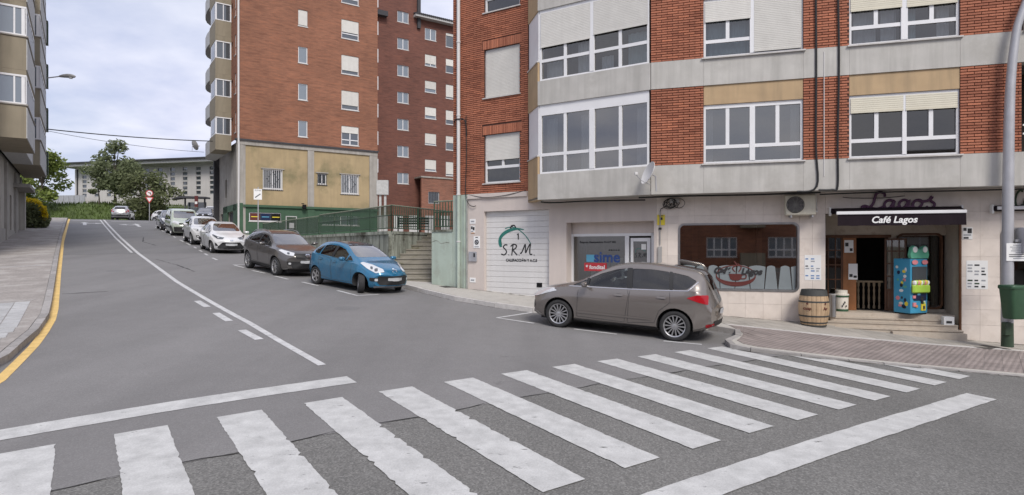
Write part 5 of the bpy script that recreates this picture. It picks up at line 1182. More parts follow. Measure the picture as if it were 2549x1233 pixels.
w = mwin(FM, 6.2, 9.2, 4.2, 4.95, mid, 1, .1, two=True)
for k in range(14): MB().tube([(6.3 + k * .215, .05, 4.2), (6.3 + k * .215, .05, 4.95)], .014, 5).obj('bar', 'rail_green', w, FM)
part('shop_door', FM, [(3.5, .02, 2.7, 4.2, .06, 4.75)], 'dark_green', mid); part('door_frame', FM, [(3.44, 0, 2.7, 3.5, .07, 4.82), (4.2, 0, 2.7, 4.26, .07, 4.82), (3.5, 0, 4.76, 4.2, .07, 4.82)], 'fascia', mid); part('door_notice', FM, [(3.7, .0, 3.9, 4.05, .018, 4.3)], 'paper', mid)
fl = FM @ T(4.75, -.25, 5.5)
t = thing('floodlight', 'small black floodlight on the green ledge of the middle block', 'lamp', fl); MB().bbox(-.14, -.12, -.1, .14, .06, .22, .02).obj('housing', 'black', t, fl); MB().tube([(0, .04, 0), (0, .3, .0)], .03).obj('arm', 'black', t, fl); MB().bbox(-.2, -.06, .26, .0, .1, .32, .02).obj('camera_head', 'black', t, fl)
tag(MB().tube([(.1, -.10, 27), (.1, -.10, 10.3), (.12, -.14, 9.9), (.1, -.12, 5.6), (.1, -.12, 3.3)], .07, 8).obj('downpipe', 'pipe_white', None, FM, 50), 'pale downpipe on the corner of the middle tower block', 'pipe')
# street side of the tower: recessed base, projecting bays with curved balconies
HS = [(6.95, 7.55, 10.7 + 2.85 * k, 12.2 + 2.85 * k) for k in range(6)]
wall('brick_wall', FML, 0, 9.0, 10.38, 27.5, HS + [(8.3, 8.75, 10.9 + 2.85 * k, 12.4 + 2.85 * k) for k in range(6)], 'brick_mid', mid, 0, .3, .12)
for k in range(6): mwin(FML, 8.3, 8.75, 10.9 + 2.85 * k, 12.4 + 2.85 * k, mid, .4)
wall('base_wall', FML, 0, 9.0, 2.6, 10.38, [(3.0, 3.7, 6.4, 7.9), (1.0, 2.6, 2.6, 5.2), (4.4, 6.6, 2.6, 5.2)], 'concrete', mid, .3, .3, .12)
part('green_base', FML, [(6.62, .2, 2.6, 9.0, .3, 5.7), (2.62, .2, 2.6, 4.38, .3, 5.7), (2.6, .2, 5.2, 9, .3, 5.7)], 'green_wall', mid); part('base_pier', FML, [(.0, -.1, 2.6, .4, .3, 10.3)], 'roof_dark', mid); part('dark_door', FML, [(4.4, .4, 2.6, 6.6, .45, 5.2), (1, .4, 2.6, 2.6, .45, 5.2), (3.0, .42, 6.4, 3.7, .45, 7.9)], 'roof_dark', mid)
for k in range(6):
    z0 = 9.75 + 2.85 * k
    # beige bay cheek with its window, white balcony front curving away
    FBk = FML @ T(7.05, 0, z0) @ RZ(0)
    bay = part('bay', FML @ T(0, 0, z0), [(4.6, -1.1, 0, 7.05, 0, 1.15), (4.6, -1.1, 2.45, 7.05, 0, 2.845)], 'bay_beige', mid)
    b = MB(); b.box(6.99, -1.09, 1.15, 7.04, -1.0, 2.45); b.box(6.99, -.09, 1.15, 7.04, 0, 2.45); b.box(6.99, -.58, 1.15, 7.04, -.52, 2.45); b.box(6.98, -1.09, 1.15, 7.06, 0, 1.21); b.box(6.98, -1.09, 2.38, 7.06, 0, 2.45); b.obj('bay_frame', 'white_pvc', bay, FML @ T(0, 0, z0))
    MB().quad((7.0, -1.05, 1.2), (7.0, -.05, 1.2), (7.0, -.05, 2.4), (7.0, -1.05, 2.4)).obj('pane', 'glass_far', bay, FML @ T(0, 0, z0)); MB().box(5.0, -1.08, 1.15, 6.9, -1.0, 2.45).obj('bay_front', 'white_pvc', bay, FML @ T(0, 0, z0)); MB().box(5.3, -1.095, 1.3, 6.6, -1.085, 2.35).obj('pane', 'glass_far', bay, FML @ T(0, 0, z0))
    cv = [(4.6, -1.1)] + [(4.6 - 4.4 * math.sin(q * math.pi / 12) , -1.1 - .12 * math.sin(q * math.pi / 6) + 1.0 * (1 - math.cos(q * math.pi / 12))) for q in range(1, 7)]
    b = MB()
    for p, q in zip(cv[:-1], cv[1:]): b.quad((q[0], q[1], 0), (p[0], p[1], 0), (p[0], p[1], 1.05), (q[0], q[1], 1.05))
    b.v += [(p[0], p[1], 0) for p in cv] + [(.2, 0, 0), (4.6, 0, 0)]; n0 = len(b.v) - len(cv) - 2; b.f.append(tuple(range(n0, len(b.v)))); b.m.append(0)
    b.obj('balcony_front', 'fascia', mid, FML @ T(0, 0, z0)); b = MB(); b.box(.3, -.35, 1.05, 4.5, -.3, 2.6); b.obj('balcony_screen', 'glass_far', mid, FML @ T(0, 0, z0)); MB().box(2.3, -.5, 1.05, 2.9, -.36, 2.845).obj('balcony_pier', 'brick_left', mid, FML @ T(0, 0, z0))
b = MB(); b.quad(*[FM @ Vector(p) for p in ((10.74, 0, 2), (10.74, 12, 2), (10.74, 12, 27.5), (10.74, 0, 27.5))]); b.quad(*[FM @ Vector(p) for p in ((0, 0, 27.5), (10.74, 0, 27.5), (10.74, 12, 27.5), (0, 9, 27.5))]); b.obj('rear_wall', 'brick_mid', mid)
dish(FML @ T(2.4, -1.9, 10.6) @ RZ(math.radians(200)), 'dark grey satellite dish on the bay of the middle tower block', .42, .4, 'pipe_grey')

# ------------------------------------------------------------------ far dark brick block
PN = Vector((-11.58, 64.0)); FN = frame(tuple(PN), tuple(DM2))
far = thing('apartment_building', 'dark red brick block behind the ochre tower with a low tiled roof step', 'building', T(PN.x, PN.y, 4.2))
H1 = [(-.62, .66, 9.19 + 2.855 * k, 10.35 + 2.855 * k) for k in range(8)]; H2 = [(2.57, 3.92, 10.75 + 2.86 * k, 12.0 + 2.86 * k) for k in range(6)]; H3 = [(5.10, 6.2, 10.4 + 2.86 * k, 11.95 + 2.86 * k) for k in range(6)]
wall('brick_wall', FN, -6, 1.95, 3, 33, H1, 'brick_far', far, 0, .3, .15); wall('brick_wall', FN, 1.95, 16, 3, 27.1, H2 + H3, 'brick_far', far, .02, .3, .15)
for h in H1: mwin(FN, *h, far, 1, .08, True, 'glass_blue')
for k, h in enumerate(H2): mwin(FN, *h, far, [.15, .1, .25, .3, .2, 1, 1][k], .08, k > 3, 'glass_blue')
for k, h in enumerate(H3): mwin(FN, *h, far, [.1, .5, .3, .1, .5, .8][k], .08)
part('drainage_stack', FN, [(1.6, -.25, 26, 1.95, 0, 33)], 'roof_dark', far)
rf = part('roof_edge', FN, [(1.2, -.7, 27.1, 16, .5, 27.35)], 'fascia', far)
tm = MB().tube([(0, -.8, 27.38), (0, .6, 27.72)], .11, 6).mesh('roof_tile', 'roof_dark')
for k in range(50): inst('roof_tile', tm, rf, FN @ T(1.3 + k * .24, 0, 0))
for k in range(7): part('narrow_window', FN, [(-3.1, -.03, 10.2 + 2.85 * k, -2.75, .0, 11.6 + 2.85 * k)], 'white_pvc', far)
part('parapet_step', FN, [(-3.2, -.6, 26.4, -1.9, .0, 26.9)], 'roof_dark', far)
low = thing('brick_annexe', 'low lighter brick annexe with barred windows at the foot of the far block', 'building', FN @ T(3, -2, 5))
wall('brick_wall', FN @ T(0, -1.6, 0), 1.4, 12, 3, 9.8, [(2.2, 3.5, 7.1, 8.35), (5.2, 6.5, 7.1, 8.35)], 'brick_low', low, 0, .3, .15)
for a in (2.2, 5.2):
    w = mwin(FN @ T(0, -1.6, 0), a, a + 1.3, 7.1, 8.35, low, 1, .1)
    for k in range(7): MB().tube([(a + .1 + k * .18, .0, 7.1), (a + .1 + k * .18, .0, 8.35)], .022, 5).obj('bar', 'roof_dark', w, FN @ T(0, -1.6, 0))
part('annexe_roof', FN @ T(0, -1.6, 0), [(1.3, -.1, 9.8, 12, 1.6, 9.95)], 'concrete', low)
# white posts and low wall between the tower and the annexe
yw = thing('yard_wall', 'pale yard wall with concrete posts behind the terrace railing', 'wall', T(-8, 50, 3))
FY = frame((-11.2, 50.2), (1, .12))
for k in range(9): MB().box(k * 1.3, 0, 3, k * 1.3 + .8, .2, 5.1).obj('wall_panel', 'fascia', yw, FY)
for s in (.15, .55): MB().box(s, -.25, 3, s + .18, -.05, 6.8).obj('post', 'fascia', yw, FY)
MB().box(-.05, -.4, 6.8, .9, .1, 8.0).obj('meter_cabinet', 'fascia', yw, FY)

# ------------------------------------------------------------------ school beyond the crest
DS = Vector((.97, -.235)).normalized(); PS_ = Vector(((190 - 1274.5) / 1500 * 92, 92)); FSc = frame(tuple(PS_), tuple(DS))
sch = thing('school_building', 'long pale grey school with columns of small square windows beyond the crest', 'building', T(PS_.x, PS_.y, 5.5))
cols = [1.14, 3.41, 5.7, 8.0, 10.3, 12.6, 14.9, 17.12, 19.27, 21.54, 23.85, 26.1, 28.4]; HSc = [(c, c + .8, 10.14 + .69 * k, 10.14 + .69 * k + .45) for c in cols for k in range(6)]
wall('wall', FSc, 0, 40, 4, 14.3, HSc, 'school_wall', sch, 0, .3, .15)
for h in HSc:
    w = MB().box(h[0] - .05, -.02, h[2] - .09, h[1] + .05, .03, h[2]).obj('window', 'fascia', sch, FSc); MB().quad((h[0], .1, h[2]), (h[1], .1, h[2]), (h[1], .1, h[3]), (h[0], .1, h[3])).obj('pane', 'glass_far', w, FSc)
rf = part('roof', FSc, [(-1.4, -1.6, 14.55, 40, 12, 14.95)], 'fascia', sch); part('roof_edge', FSc, [(-1.7, -1.9, 14.95, 40.2, 12, 15.15)], 'roof_dark', rf); part('end_wall', FSc, [(-.3, .02, 4, 0, 12, 14.3)], 'school_wall', sch)
part('wall_head', FSc, [(0.02, -.25, 14.3, 40, 6, 14.55)], 'school_wall', sch); part('downpipe', FSc, [(.2, -.15, 5, .35, 0, 14.3)], 'roof_dark', sch)
hall = thing('sports_hall', 'low dark hall with a green roof left of the school', 'building', T(-76, 100, 6))
FH = frame((-84, 101), (1, -.12)); MB().box(0, 0, 5, 16, 8, 9.6).obj('wall', 'roof_dark', hall, FH); MB().prism([(-.5, 9.6), (17, 9.6), (16, 10.4), (2, 11.3)], -.5, 8).obj('roof', 'dark_green', hall, FH, fixn=True)
fw = thing('school_fence', 'pale fence of vertical grey panels left of the school', 'fence', T(-70, 90, 6)); FW = frame((-74, 91), (1, -.15))
for k in range(12): MB().box(k * .9, 0, 5.5, k * .9 + .82, .08, 10.2).obj('panel', 'galv', fw, FW)
MB().box(-2, -.3, 5, 11, .1, 7.6).obj('base_wall', 'fascia', fw, FW)

# ------------------------------------------------------------------ left building with overhanging bays
lb = thing('apartment_building', 'beige apartment block with overhanging window bays at the left edge', 'building', T(*gp(48, -3.3)))
def FU(v, u0=0): x, y = xy(u0, v); return frame((x, y), (-SN, CS))
FLg = FU(-3.3); FLb = FU(-1.9)
HW = [(38, 39.2, 1.5, 4.9), (44.0, 45.1, 2.2, 5.4), (48.2, 49.2, 2.4, 5.6)]
wall('ground_wall', FLg, 31, 51, .5, 7.2, HW, 'wall_left', lb, 0, .3, .2)
for a, c, z0, z1 in HW: part('door', FLg, [(a, .12, z0, c, .2, z1)], 'wood_dark', lb)
part('pilaster', FLg, [(50.0, -.3, 1, 51, 0, 6.0)], 'wall_left', lb); part('pilaster', FLg, [(46.6, -.12, 1, 47.3, 0, 6.9)], 'concrete', lb); part('pilaster', FLg, [(41.0, -.12, 1, 41.8, 0, 6.9)], 'concrete', lb); part('canopy', FLg, [(46.0, -.8, 6.0, 50.6, 0, 6.22)], 'concrete', lb)
part('plinth', FLg, [(31, -.06, .5, 51, 0, 3.4)], 'concrete', lb)
wall('brick_wall', FLg, 31, 51, 7.2, 18.6, [], 'brick_left', lb, -.2, .3)
part('gutter_pipe', FLg, [(50.6, -.12, 3, 50.75, -.0, 7)], 'pipe_grey', lb)
for k in range(4):
    z0 = 7.0 + 2.87 * k
    for a, c in ((32.5, 37.6), (42.6, 49.4)):
        bay = part('bay', FLb, [(a, 0, z0, c, 1.2, z0 + 1.40), (a, 0, z0 + 2.66, c, 1.2, z0 + 2.865)], 'bay_beige', lb)
        b = MB(); b.box(a + .0, -.03, z0 + .02, c, -.002, z0 + 1.30); b.obj('bay_apron', 'fascia', bay, FLb); part('sill', FLb, [(a - .05, -.06, z0 + 1.38, c, 1.2, z0 + 1.43)], 'concrete', bay)
        b = MB()
        for y in (.0, .36, .88): b.box(a + .0, y, z0 + 1.43, a + .06, y + (.16 if y == 0 else .06), z0 + 2.66)
        b.box(a - .01, 0, z0 + 1.43, a + .06, 1.2, z0 + 1.49); b.box(a - .01, 0, z0 + 2.58, a + .06, 1.2, z0 + 2.66)
        for q in range(7): x = a + (c - a - .06) * q / 6; b.box(x, -.012, z0 + 1.43, x + .07, .05, z0 + 2.66)
        b.box(a, -.011, z0 + 1.43, c, .05, z0 + 1.50); b.box(a, -.011, z0 + 2.58, c, .05, z0 + 2.66); b.obj('bay_frame', 'white_pvc', bay, FLb)
        b = MB(); b.quad((a + .03, 1.2, z0 + 1.45), (a + .03, .03, z0 + 1.45), (a + .03, .03, z0 + 2.6), (a + .03, 1.2, z0 + 2.6)); b.quad((a, .03, z0 + 1.45), (c, .03, z0 + 1.45), (c, .03, z0 + 2.6), (a, .03, z0 + 2.6)); b.obj('pane', 'glass_blue', bay, FLb)
    part('balcony', FLb, [(37.6, .3, z0 + .0, 42.6, 1.2, z0 + 1.1)], 'fascia', lb); part('recess', FLb, [(37.6, .9, z0 + 1.1, 42.6, 1.2, z0 + 2.8)], 'brick_left', lb); part('edge_panel', FLb, [(49.4, .25, z0 + .0, 50.9, 1.2, z0 + 1.25)], 'bay_beige', lb); part('edge_shutter', FLb, [(49.9, -.10, z0 + .2, 50.5, .25, z0 + 1.7)], 'dark_green', lb)
b = MB(); e = [FLg @ Vector(p) for p in ((51, 0, 0), (51, 14, 0), (31, 14, 0), (31, 0, 0))]
for p, q in ((e[0], e[1]), (e[1], e[2]), (e[2], e[3])): b.quad((p.x, p.y, .3), (q.x, q.y, .3), (q.x, q.y, 18.6), (p.x, p.y, 18.6))
b.quad(*[(p.x, p.y, 18.6) for p in e]); b.obj('end_wall', 'wall_left', lb)
hd = FLb @ Vector((49.0, -.1, 0)); A0 = Vector((hd.x, hd.y, 13.35)); A1 = A0 + Vector((.85, 0, .1)); SL = T(*A0)
t = thing('street_lamp', 'grey street lamp on a short arm fixed to the left building', 'street lamp', SL)
MB().tube([A0, A1], .035, 6).obj('arm', 'pipe_grey', t); b = MB(); b.tube(catmull([A1 - Vector((.1, 0, 0)), A1 + Vector((.3, 0, .03)), A1 + Vector((.65, 0, .02)), A1 + Vector((.95, 0, -.02))], 4), [.05, .07, .09, .11, .12, .125, .13, .13, .13, .12, .10, .08, .04], 10); b.obj('lantern', 'pipe_grey', t, ID, 50); MB().lathe([(0, -.16), (.1, -.14), (.13, -.06), (.0, -.05)], 12).obj('bowl', 'pipe_white', t, T(*(A1 + Vector((.65, 0, .0)))))
# wires across the street
def sag(a, c, d, n=14): a, c = Vector(a), Vector(c); return [a.lerp(c, k / n) - Vector((0, 0, d * 4 * (k / n) * (1 - k / n))) for k in range(n + 1)]
wa_ = FLb @ Vector((49, 0, 10.05)); wb_ = FML @ Vector((6, -1.12, 10.5)); wc_ = FML @ Vector((4, -1.4, 9.9))
tag(MB().tube(sag(wa_, wb_, .12), .035, 5).obj('overhead_cable', 'cable'), 'thick black cable strung across the street to the tower block', 'cable'); tag(MB().tube(sag(wa_ - Vector((0, 0, .1)), wc_, .2), .014, 4).obj('overhead_cable', 'cable'), 'thin wire sagging below the thick cable across the street', 'cable')
# zone sign by the parked cars
zs = Vector((-16.6, 39.4)); zz = gz(*zs) + .13; ZM = T(zs.x, zs.y, zz)
t = thing('parking_zone_sign', 'white zone end plate on a pole before the green shop', 'sign', ZM); MB().tube([(0, 0, 0), (0, 0, 3.45)], .035, 8).obj('pole', 'galv', t, ZM); ZP = ZM @ T(0, -.05, 2.62) @ RZ(math.radians(22))
MB().bbox(-.25, -.012, 0, .25, .01, .70, .006).obj('plate', 'white', t, ZP); text('lettering', 'ZONA', .13, 'ink', ZP @ T(0, -.015, .60), t, .001); MB().box(-.2, -.016, -.03, .2, -.013, .03).obj('bar', 'ink', t, ZP @ T(0, 0, .26) @ Matrix.Rotation(math.radians(-38), 4, 'Y')); MB().box(-.12, -.018, -.02, .12, -.013, .02).obj('bar', 'print_grey', t, ZP @ T(.02, 0, .30) @ Matrix.Rotation(math.radians(-38), 4, 'Y'))
# ------------------------------------------------------------------ grass bank, trees, bush, crest furniture
def bankdz(u, v): return -.02 + 2.75 * smooth(88, 99, u) + .15 * math.sin(v * .7) * smooth(88, 94, u)
bk = sheet('grass_bank', rng(86.5, 118, 1.2), rng(-30, 34, 1.6), bankdz, 'grass'); tag(bk, kind='structure')
b = MB(); random.seed(3)
for k in range(9000):
    u, v = random.uniform(87, 100), random.uniform(-16, 22); p = gp(u, v, bankdz(u, v)); h = random.uniform(.12, .45); a = random.uniform(0, 6.28); w = random.uniform(.03, .08); dx, dy = math.cos(a) * w, math.sin(a) * w; lx, ly = random.uniform(-.1, .1), random.uniform(-.1, .1)
    b.v += [(p.x - dx, p.y - dy, p.z - .03), (p.x + dx, p.y + dy, p.z - .03), (p.x + lx, p.y + ly, p.z + h)]; n = len(b.v); b.f.append((n - 3, n - 2, n - 1)); b.m.append(0)
tag(b.obj('grass', 'blade'), 'long green grass on the bank below the school', 'grass', kind='stuff')
def leaves(b, c, R, n, size, rs, shell=.55):
    for _ in range(n):
        d = Vector((rs.gauss(0, 1), rs.gauss(0, 1), rs.gauss(0, 1))).normalized(); r = shell + (1 - shell) * rs.random() ** .5 if rs.random() < .8 else rs.random()
        p = Vector(c) + Vector((d.x * R[0], d.y * R[1], d.z * R[2])) * r
        t1 = Vector((rs.gauss(0, 1), rs.gauss(0, 1), rs.gauss(0, .7))).normalized(); t2 = t1.cross(Vector((rs.gauss(0, 1), rs.gauss(0, 1), rs.gauss(0, 1)))).normalized(); s = size * rs.uniform(.6, 1.4)
        n0 = len(b.v); b.v += [tuple(p - t1 * s), tuple(p + t2 * s * .45), tuple(p + t1 * s), tuple(p - t2 * s * .45)]; b.f.append((n0, n0 + 1, n0 + 2, n0 + 3)); b.m.append(b.mi)
def tree(label, base, h, crown, seed, mat, n=3200, size=.3, blobs=14, trunk=.16, airy=.5, lean=(0, 0), name='tree'):
    rs = random.Random(seed); B = Vector(base); t = thing(name, label, 'tree', T(*B), 'trees beyond the crest')
    cz0, cr, ch = crown; tr = MB(); top = B + Vector((lean[0], lean[1], cz0 + ch * .5))
    tr.tube(catmull([B - Vector((0, 0, .4)), B + Vector((lean[0] * .2 + .05, .0, cz0 * .5)), B + Vector((lean[0] * .5, lean[1] * .4, cz0)), top], 4), [trunk * (1.25 - k * .075) for k in range(13)], 7)
    bl = MB(); cs = []
    for k in range(blobs):
        a = rs.uniform(0, 6.28); q = rs.uniform(.0, 1); rr = cr * rs.uniform(.25, .8) * math.sin(math.pi * (.18 + .72 * q)); c = B + Vector((lean[0] * .8 + rr * math.cos(a), lean[1] * .8 + rr * math.sin(a), cz0 + ch * q)); cs.append(c)
        st_ = B + Vector((lean[0] * .4, lean[1] * .4, cz0 * .75 + ch * q * .45)); mid_ = st_.lerp(c, .5) + Vector((rs.uniform(-.2, .2), rs.uniform(-.2, .2), rs.uniform(.0, .3)))
        tr.tube(catmull([st_, mid_, c], 3), [trunk * .5 * (1 - .13 * j) for j in range(7)], 5)
        R = cr * rs.uniform(.26, .44); leaves(bl, c, (R, R, R * rs.uniform(.6, .95)), n // blobs, size, rs, airy)
    tr.obj('trunk', 'bark', t); bl.obj('crown', mat, t); return t
def at(px, d, dz=0):
    x = (px - 1274.5) / 1500 * d; return x, d
def gb(px, d):
    x, y = at(px, d); u, v = uv(x, y); return (x, y, gz(x, y) + (bankdz(u, v) if u > 86.5 else 0))
tree('pale green young tree beside the beige block at the left', gb(104, 74), 8, (1.8, 3.5, 5.0), 11, 'leaf_light', 2800, .26, 20, .13, .3)
tree('tall airy grey-green tree before the school', gb(286, 81), 10, (1.6, 3.9, 6.6), 12, 'leaf_olive', 4200, .25, 20, .2, .2)
tree('dense dark leafy tree right of the airy tree', gb(370, 77), 8, (1.0, 3.9, 5.0), 13, 'leaf_dark', 3300, .25, 26, .22, .3)
tree('small pale sapling left of the airy tree', gb(246, 80), 5, (1.4, 1.4, 2.8), 14, 'leaf_olive', 900, .22, 8, .09, .3)
tree('small dark tree peeping out beside the ochre tower', gb(527, 92), 8, (3.6, 1.6, 2.2), 15, 'leaf_dark', 500, .25, 6, .12, .3)
tree('pale green tree half hidden behind the yellow bush', gb(62, 70), 6, (1.0, 2.6, 4.0), 16, 'leaf_light', 1800, .24, 10, .12, .3)
bp_ = gp(53.2, -3.0, .1); rs = random.Random(5); t = thing('flowering_bush', 'dark green bush topped with yellow flowers beside the left pavement', 'bush', T(*bp_))
b = MB()
for c, R in (((0, 0, .7), (.95, .95, .75)), ((.25, -.3, 1.2), (.75, .75, .6)), ((-.3, .2, 1.5), (.7, .7, .5)), ((.35, .3, .6), (.8, .8, .7))): leaves(b, bp_ + Vector(c), R, 1100, .12, rs, .6)
b.obj('foliage', 'leaf_dark', t); b = MB()
for c, R in (((.15, -.1, 1.75), (.7, .7, .35)), ((.6, .1, 1.3), (.5, .5, .4)), ((-.4, 0, 1.9), (.5, .5, .25)), ((.85, .2, .9), (.3, .3, .4))): leaves(b, bp_ + Vector(c), R, 380, .10, rs, .5)
b.obj('flowers', 'flower_yellow', t); b = MB()
for k in range(6): b.tube([bp_ - Vector((0, 0, .2)), bp_ + Vector((random.uniform(-.4, .4), random.uniform(-.4, .4), .9))], .03, 5)
b.obj('stem', 'bark', t)
sp = Vector((*at(372, 68), 0)); sz = gz(sp.x, sp.y); SG = T(sp.x, sp.y, sz) @ RZ(math.radians(30))
t = thing('road_sign', 'round no left turn sign above a yield triangle on a pole at the crest', 'sign', SG); MB().tube([(0, 0, 0), (0, 0, 3.5)], .04, 8).obj('pole', 'galv', t, SG)
DMg = SG @ T(0, -.06, 3.15) @ R90; MB().lathe([(0, 0), (.36, 0), (.36, .02), (0, .02)], 28).obj('disc', 'red', t, DMg); MB().lathe([(0, .021), (.28, .021), (.28, .024), (0, .024)], 28).obj('face', 'white', t, DMg)
strokes('arrow', [[(.1, -.16), (.1, .06), (-.12, .08)]], 1, 1, .035, 'ink', SG @ T(0, -.09, 3.15), t, dep=.2); MB().box(-.27, -.092, -.025, .27, -.086, .025).obj('slash', 'red', t, SG @ T(0, 0, 3.15) @ Matrix.Rotation(math.radians(40), 4, 'Y'))
MB().prism([(-.42, 2.72), (.42, 2.72), (0, 2.0)], -.07, -.05).obj('triangle', 'red', t, SG, fixn=True); MB().prism([(-.27, 2.64), (.27, 2.64), (0, 2.18)], -.076, -.071).obj('triangle_face', 'white', t, SG, fixn=True)
hx = Vector((*at(478, 74), 0)); hz = gz(hx.x, hx.y); HM_ = T(hx.x, hx.y, hz)
t = thing('bus_shelter', 'dark bus shelter with a red panel at the crest beyond the van', 'shelter', HM_)
MB().prism([(-2.2, 2.9), (-1.2, 3.3), (1.9, 3.2), (1.9, 3.0), (-1.2, 3.05)], -.7, .7).obj('roof', 'roof_dark', t, HM_, fixn=True)
for s in (-.9, 1.5): MB().box(s, -.1, 0, s + .12, .1, 3.05).obj('post', 'roof_dark', t, HM_)
MB().box(.7, -.75, 1.9, 1.1, -.65, 3.3).obj('panel', 'maroon', t, HM_); MB().box(.75, -.78, 2.3, 1.05, -.76, 2.6).obj('panel_print', 'paper', t, HM_); MB().box(-.8, .5, .4, 1.5, .54, 2.6).obj('glass_wall', 'glass_far', t, HM_)
ra, rc = Vector((*at(415, 72), 0)), Vector((*at(492, 73), 0)); railing('railing', 'dark guard rail at the crest in front of the bus shelter', [(ra.x, ra.y, gz(ra.x, ra.y)), (rc.x, rc.y, gz(rc.x, rc.y))], 1.9, .5, rails=(.5, 1.0, 1.5))
# ------------------------------------------------------------------ block across the junction, seen only in the glass
opp = thing('apartment_building', 'brick apartment block with white windows across the junction, reflected in the cafe window', 'building', T(0, -15, -1)); FO = frame((22, -21), (-.957, .289))
HO = []; 
for k in range(2):
    for j in range(9): HO.append((2 + 4.4 * j, 4.2 + 4.4 * j, 1.7 + 2.9 * k, 3.2 + 2.9 * k))
wall('brick_wall', FO, 0, 42, -3, 8.2, HO, 'brick_mid', opp, 0, .3, .12)
for h in HO:
    w = mwin(FO, *h, opp, random.choice((1, 1, .6)), .08, True, 'glass_blue')
    for q in (.25, .75): x = h[0] + (h[1] - h[0]) * q; MB().box(x - .05, .05, h[2], x + .05, .12, h[3]).obj('mullion', 'white_pvc', w, FO)
    MB().box(h[0], .05, h[2] + .5, h[1], .12, h[2] + .6).obj('transom', 'white_pvc', w, FO)
for k in range(2):
    for j in range(0, 9, 2): part('balcony', FO, [(4.5 + 4.4 * j, -1.0, 1.0 + 2.9 * k, 6.2 + 4.4 * j, 0, 2.0 + 2.9 * k)], 'bay_beige', opp)
part('base_band', FO, [(0, -.05, -3, 42, 0, .9)], 'concrete', opp); part('roof', FO, [(0, 0, 8.2, 42, 10, 8.4)], 'concrete', opp)
# ------------------------------------------------------------------ cars
def ring_pts(sp, x):
    zt = lerpc(sp['top'], x); zl = lerpc(sp['bot'], x); w = lerpc(sp['wid'], x); zb = min(lerpc(sp['belt'], x), zt - .015); wr = min(lerpc(sp['roofw'], x), w * .97)
    L = lambda t: zl + (zb - zl) * t
    h = zt - zb; cr = min(.07, h * .35)
    p = [(0, zl), (.55 * w, zl), (.86 * w, zl), (.945 * w, zl + .05), (.968 * w, L(.22)), (.975 * w, L(.36)), (.992 * w, L(.50)), (1.0 * w, L(.66)), (.998 * w, L(.76)), (.972 * w, L(.90)), (.955 * w, zb)]
    wb = .945 * w; ze = zt - cr
    for t in (.06, .3, .55, .8, .95): bul = .03 * math.sin(math.pi * t) * min(1, h / .4); p.append((wb + (wr - wb) * t + bul, zb + (ze - zb) * t))
    p += [(wr * .965, ze + cr * .35), (wr * .88, ze + cr * .68), (wr * .65, ze + cr * .9), (wr * .35, zt - cr * .02), (0, zt)]
    return p
def body_bm(sp):
    xs = []; L0, L1 = sp['front'], sp['rear']; n = 64
    for i in range(n + 1):
        t = i / n; t = .5 - .5 * math.cos(math.pi * t) if True else t; t = .6 * t + .4 * i / n; xs.append(L0 + (L1 - L0) * t)
    rings = []
    for x in xs:
        pts = ring_pts(sp, x); W0 = sp['W'] / 2
        fb = sp.get('bow', .22) * (smooth(L0 - 1.1, L0, x)) ; rb_ = sp.get('rbow', .13) * (1 - smooth(L1, L1 + .8, x))
        rings.append([(x - fb * (y / W0) ** 2 + rb_ * (y / W0) ** 2, y, z) for y, z in pts])
    bm = bmesh.new(); V = []
    for r in rings:
        full = [bm.verts.new(p) for p in r] + [bm.verts.new((p[0], -p[1], p[2])) for p in r[-2:0:-1]]
        V.append(full)
    m = len(V[0])
    for a, c in zip(V[:-1], V[1:]):
        for j in range(m): j2 = (j + 1) % m; bm.faces.new((a[j], a[j2], c[j2], c[j]))
    for ring, sgn, bul in ((V[0], 1, .05), (V[-1], -1, .03)):
        prev = ring; cz = sum(v.co.z for v in ring) / m; cxx = max(v.co.x * sgn for v in ring) * sgn
        for sc_, bx in ((.82, .55), (.55, .85), (.25, 1.0)):
            nr = [bm.verts.new((v.co.x + (cxx + bul * sgn * bx - v.co.x) * (1 - sc_ * .9), v.co.y * sc_, cz + (v.co.z - cz) * sc_)) for v in ring]
            for j in range(m): j2 = (j + 1) % m; bm.faces.new((prev[j], prev[j2], nr[j2], nr[j]))
            prev = nr
        bm.faces.new(prev)
    bmesh.ops.remove_doubles(bm, verts=bm.verts[:], dist=.0005); bmesh.ops.recalc_face_normals(bm, faces=bm.faces[:]); return bm
def inset_poly(poly, d):
    cx = sum(p[0] for p in poly) / len(poly); cz = sum(p[1] for p in poly) / len(poly); out = []
    for p in poly: v = Vector((p[0] - cx, p[1] - cz)); l = v.length; out.append((cx + v.x * (l - d) / l, cz + v.y * (l - d) / l))
    return out
def rpoly(poly, r=.04, n=3):
    # rounded polygon
    out = []; k = len(poly)
    for i in range(k):
        p0, p1, p2 = Vector(poly[i - 1]), Vector(poly[i]), Vector(poly[(i + 1) % k]); a = (p0 - p1); c = (p2 - p1); q = min(r, a.length * .45, c.length * .45); A, C_ = p1 + a.normalized() * q, p1 + c.normalized() * q
        for j in range(n + 1): t = j / n; out.append(tuple((A * (1 - t) ** 2 + p1 * 2 * t * (1 - t) + C_ * t * t)))
    return out
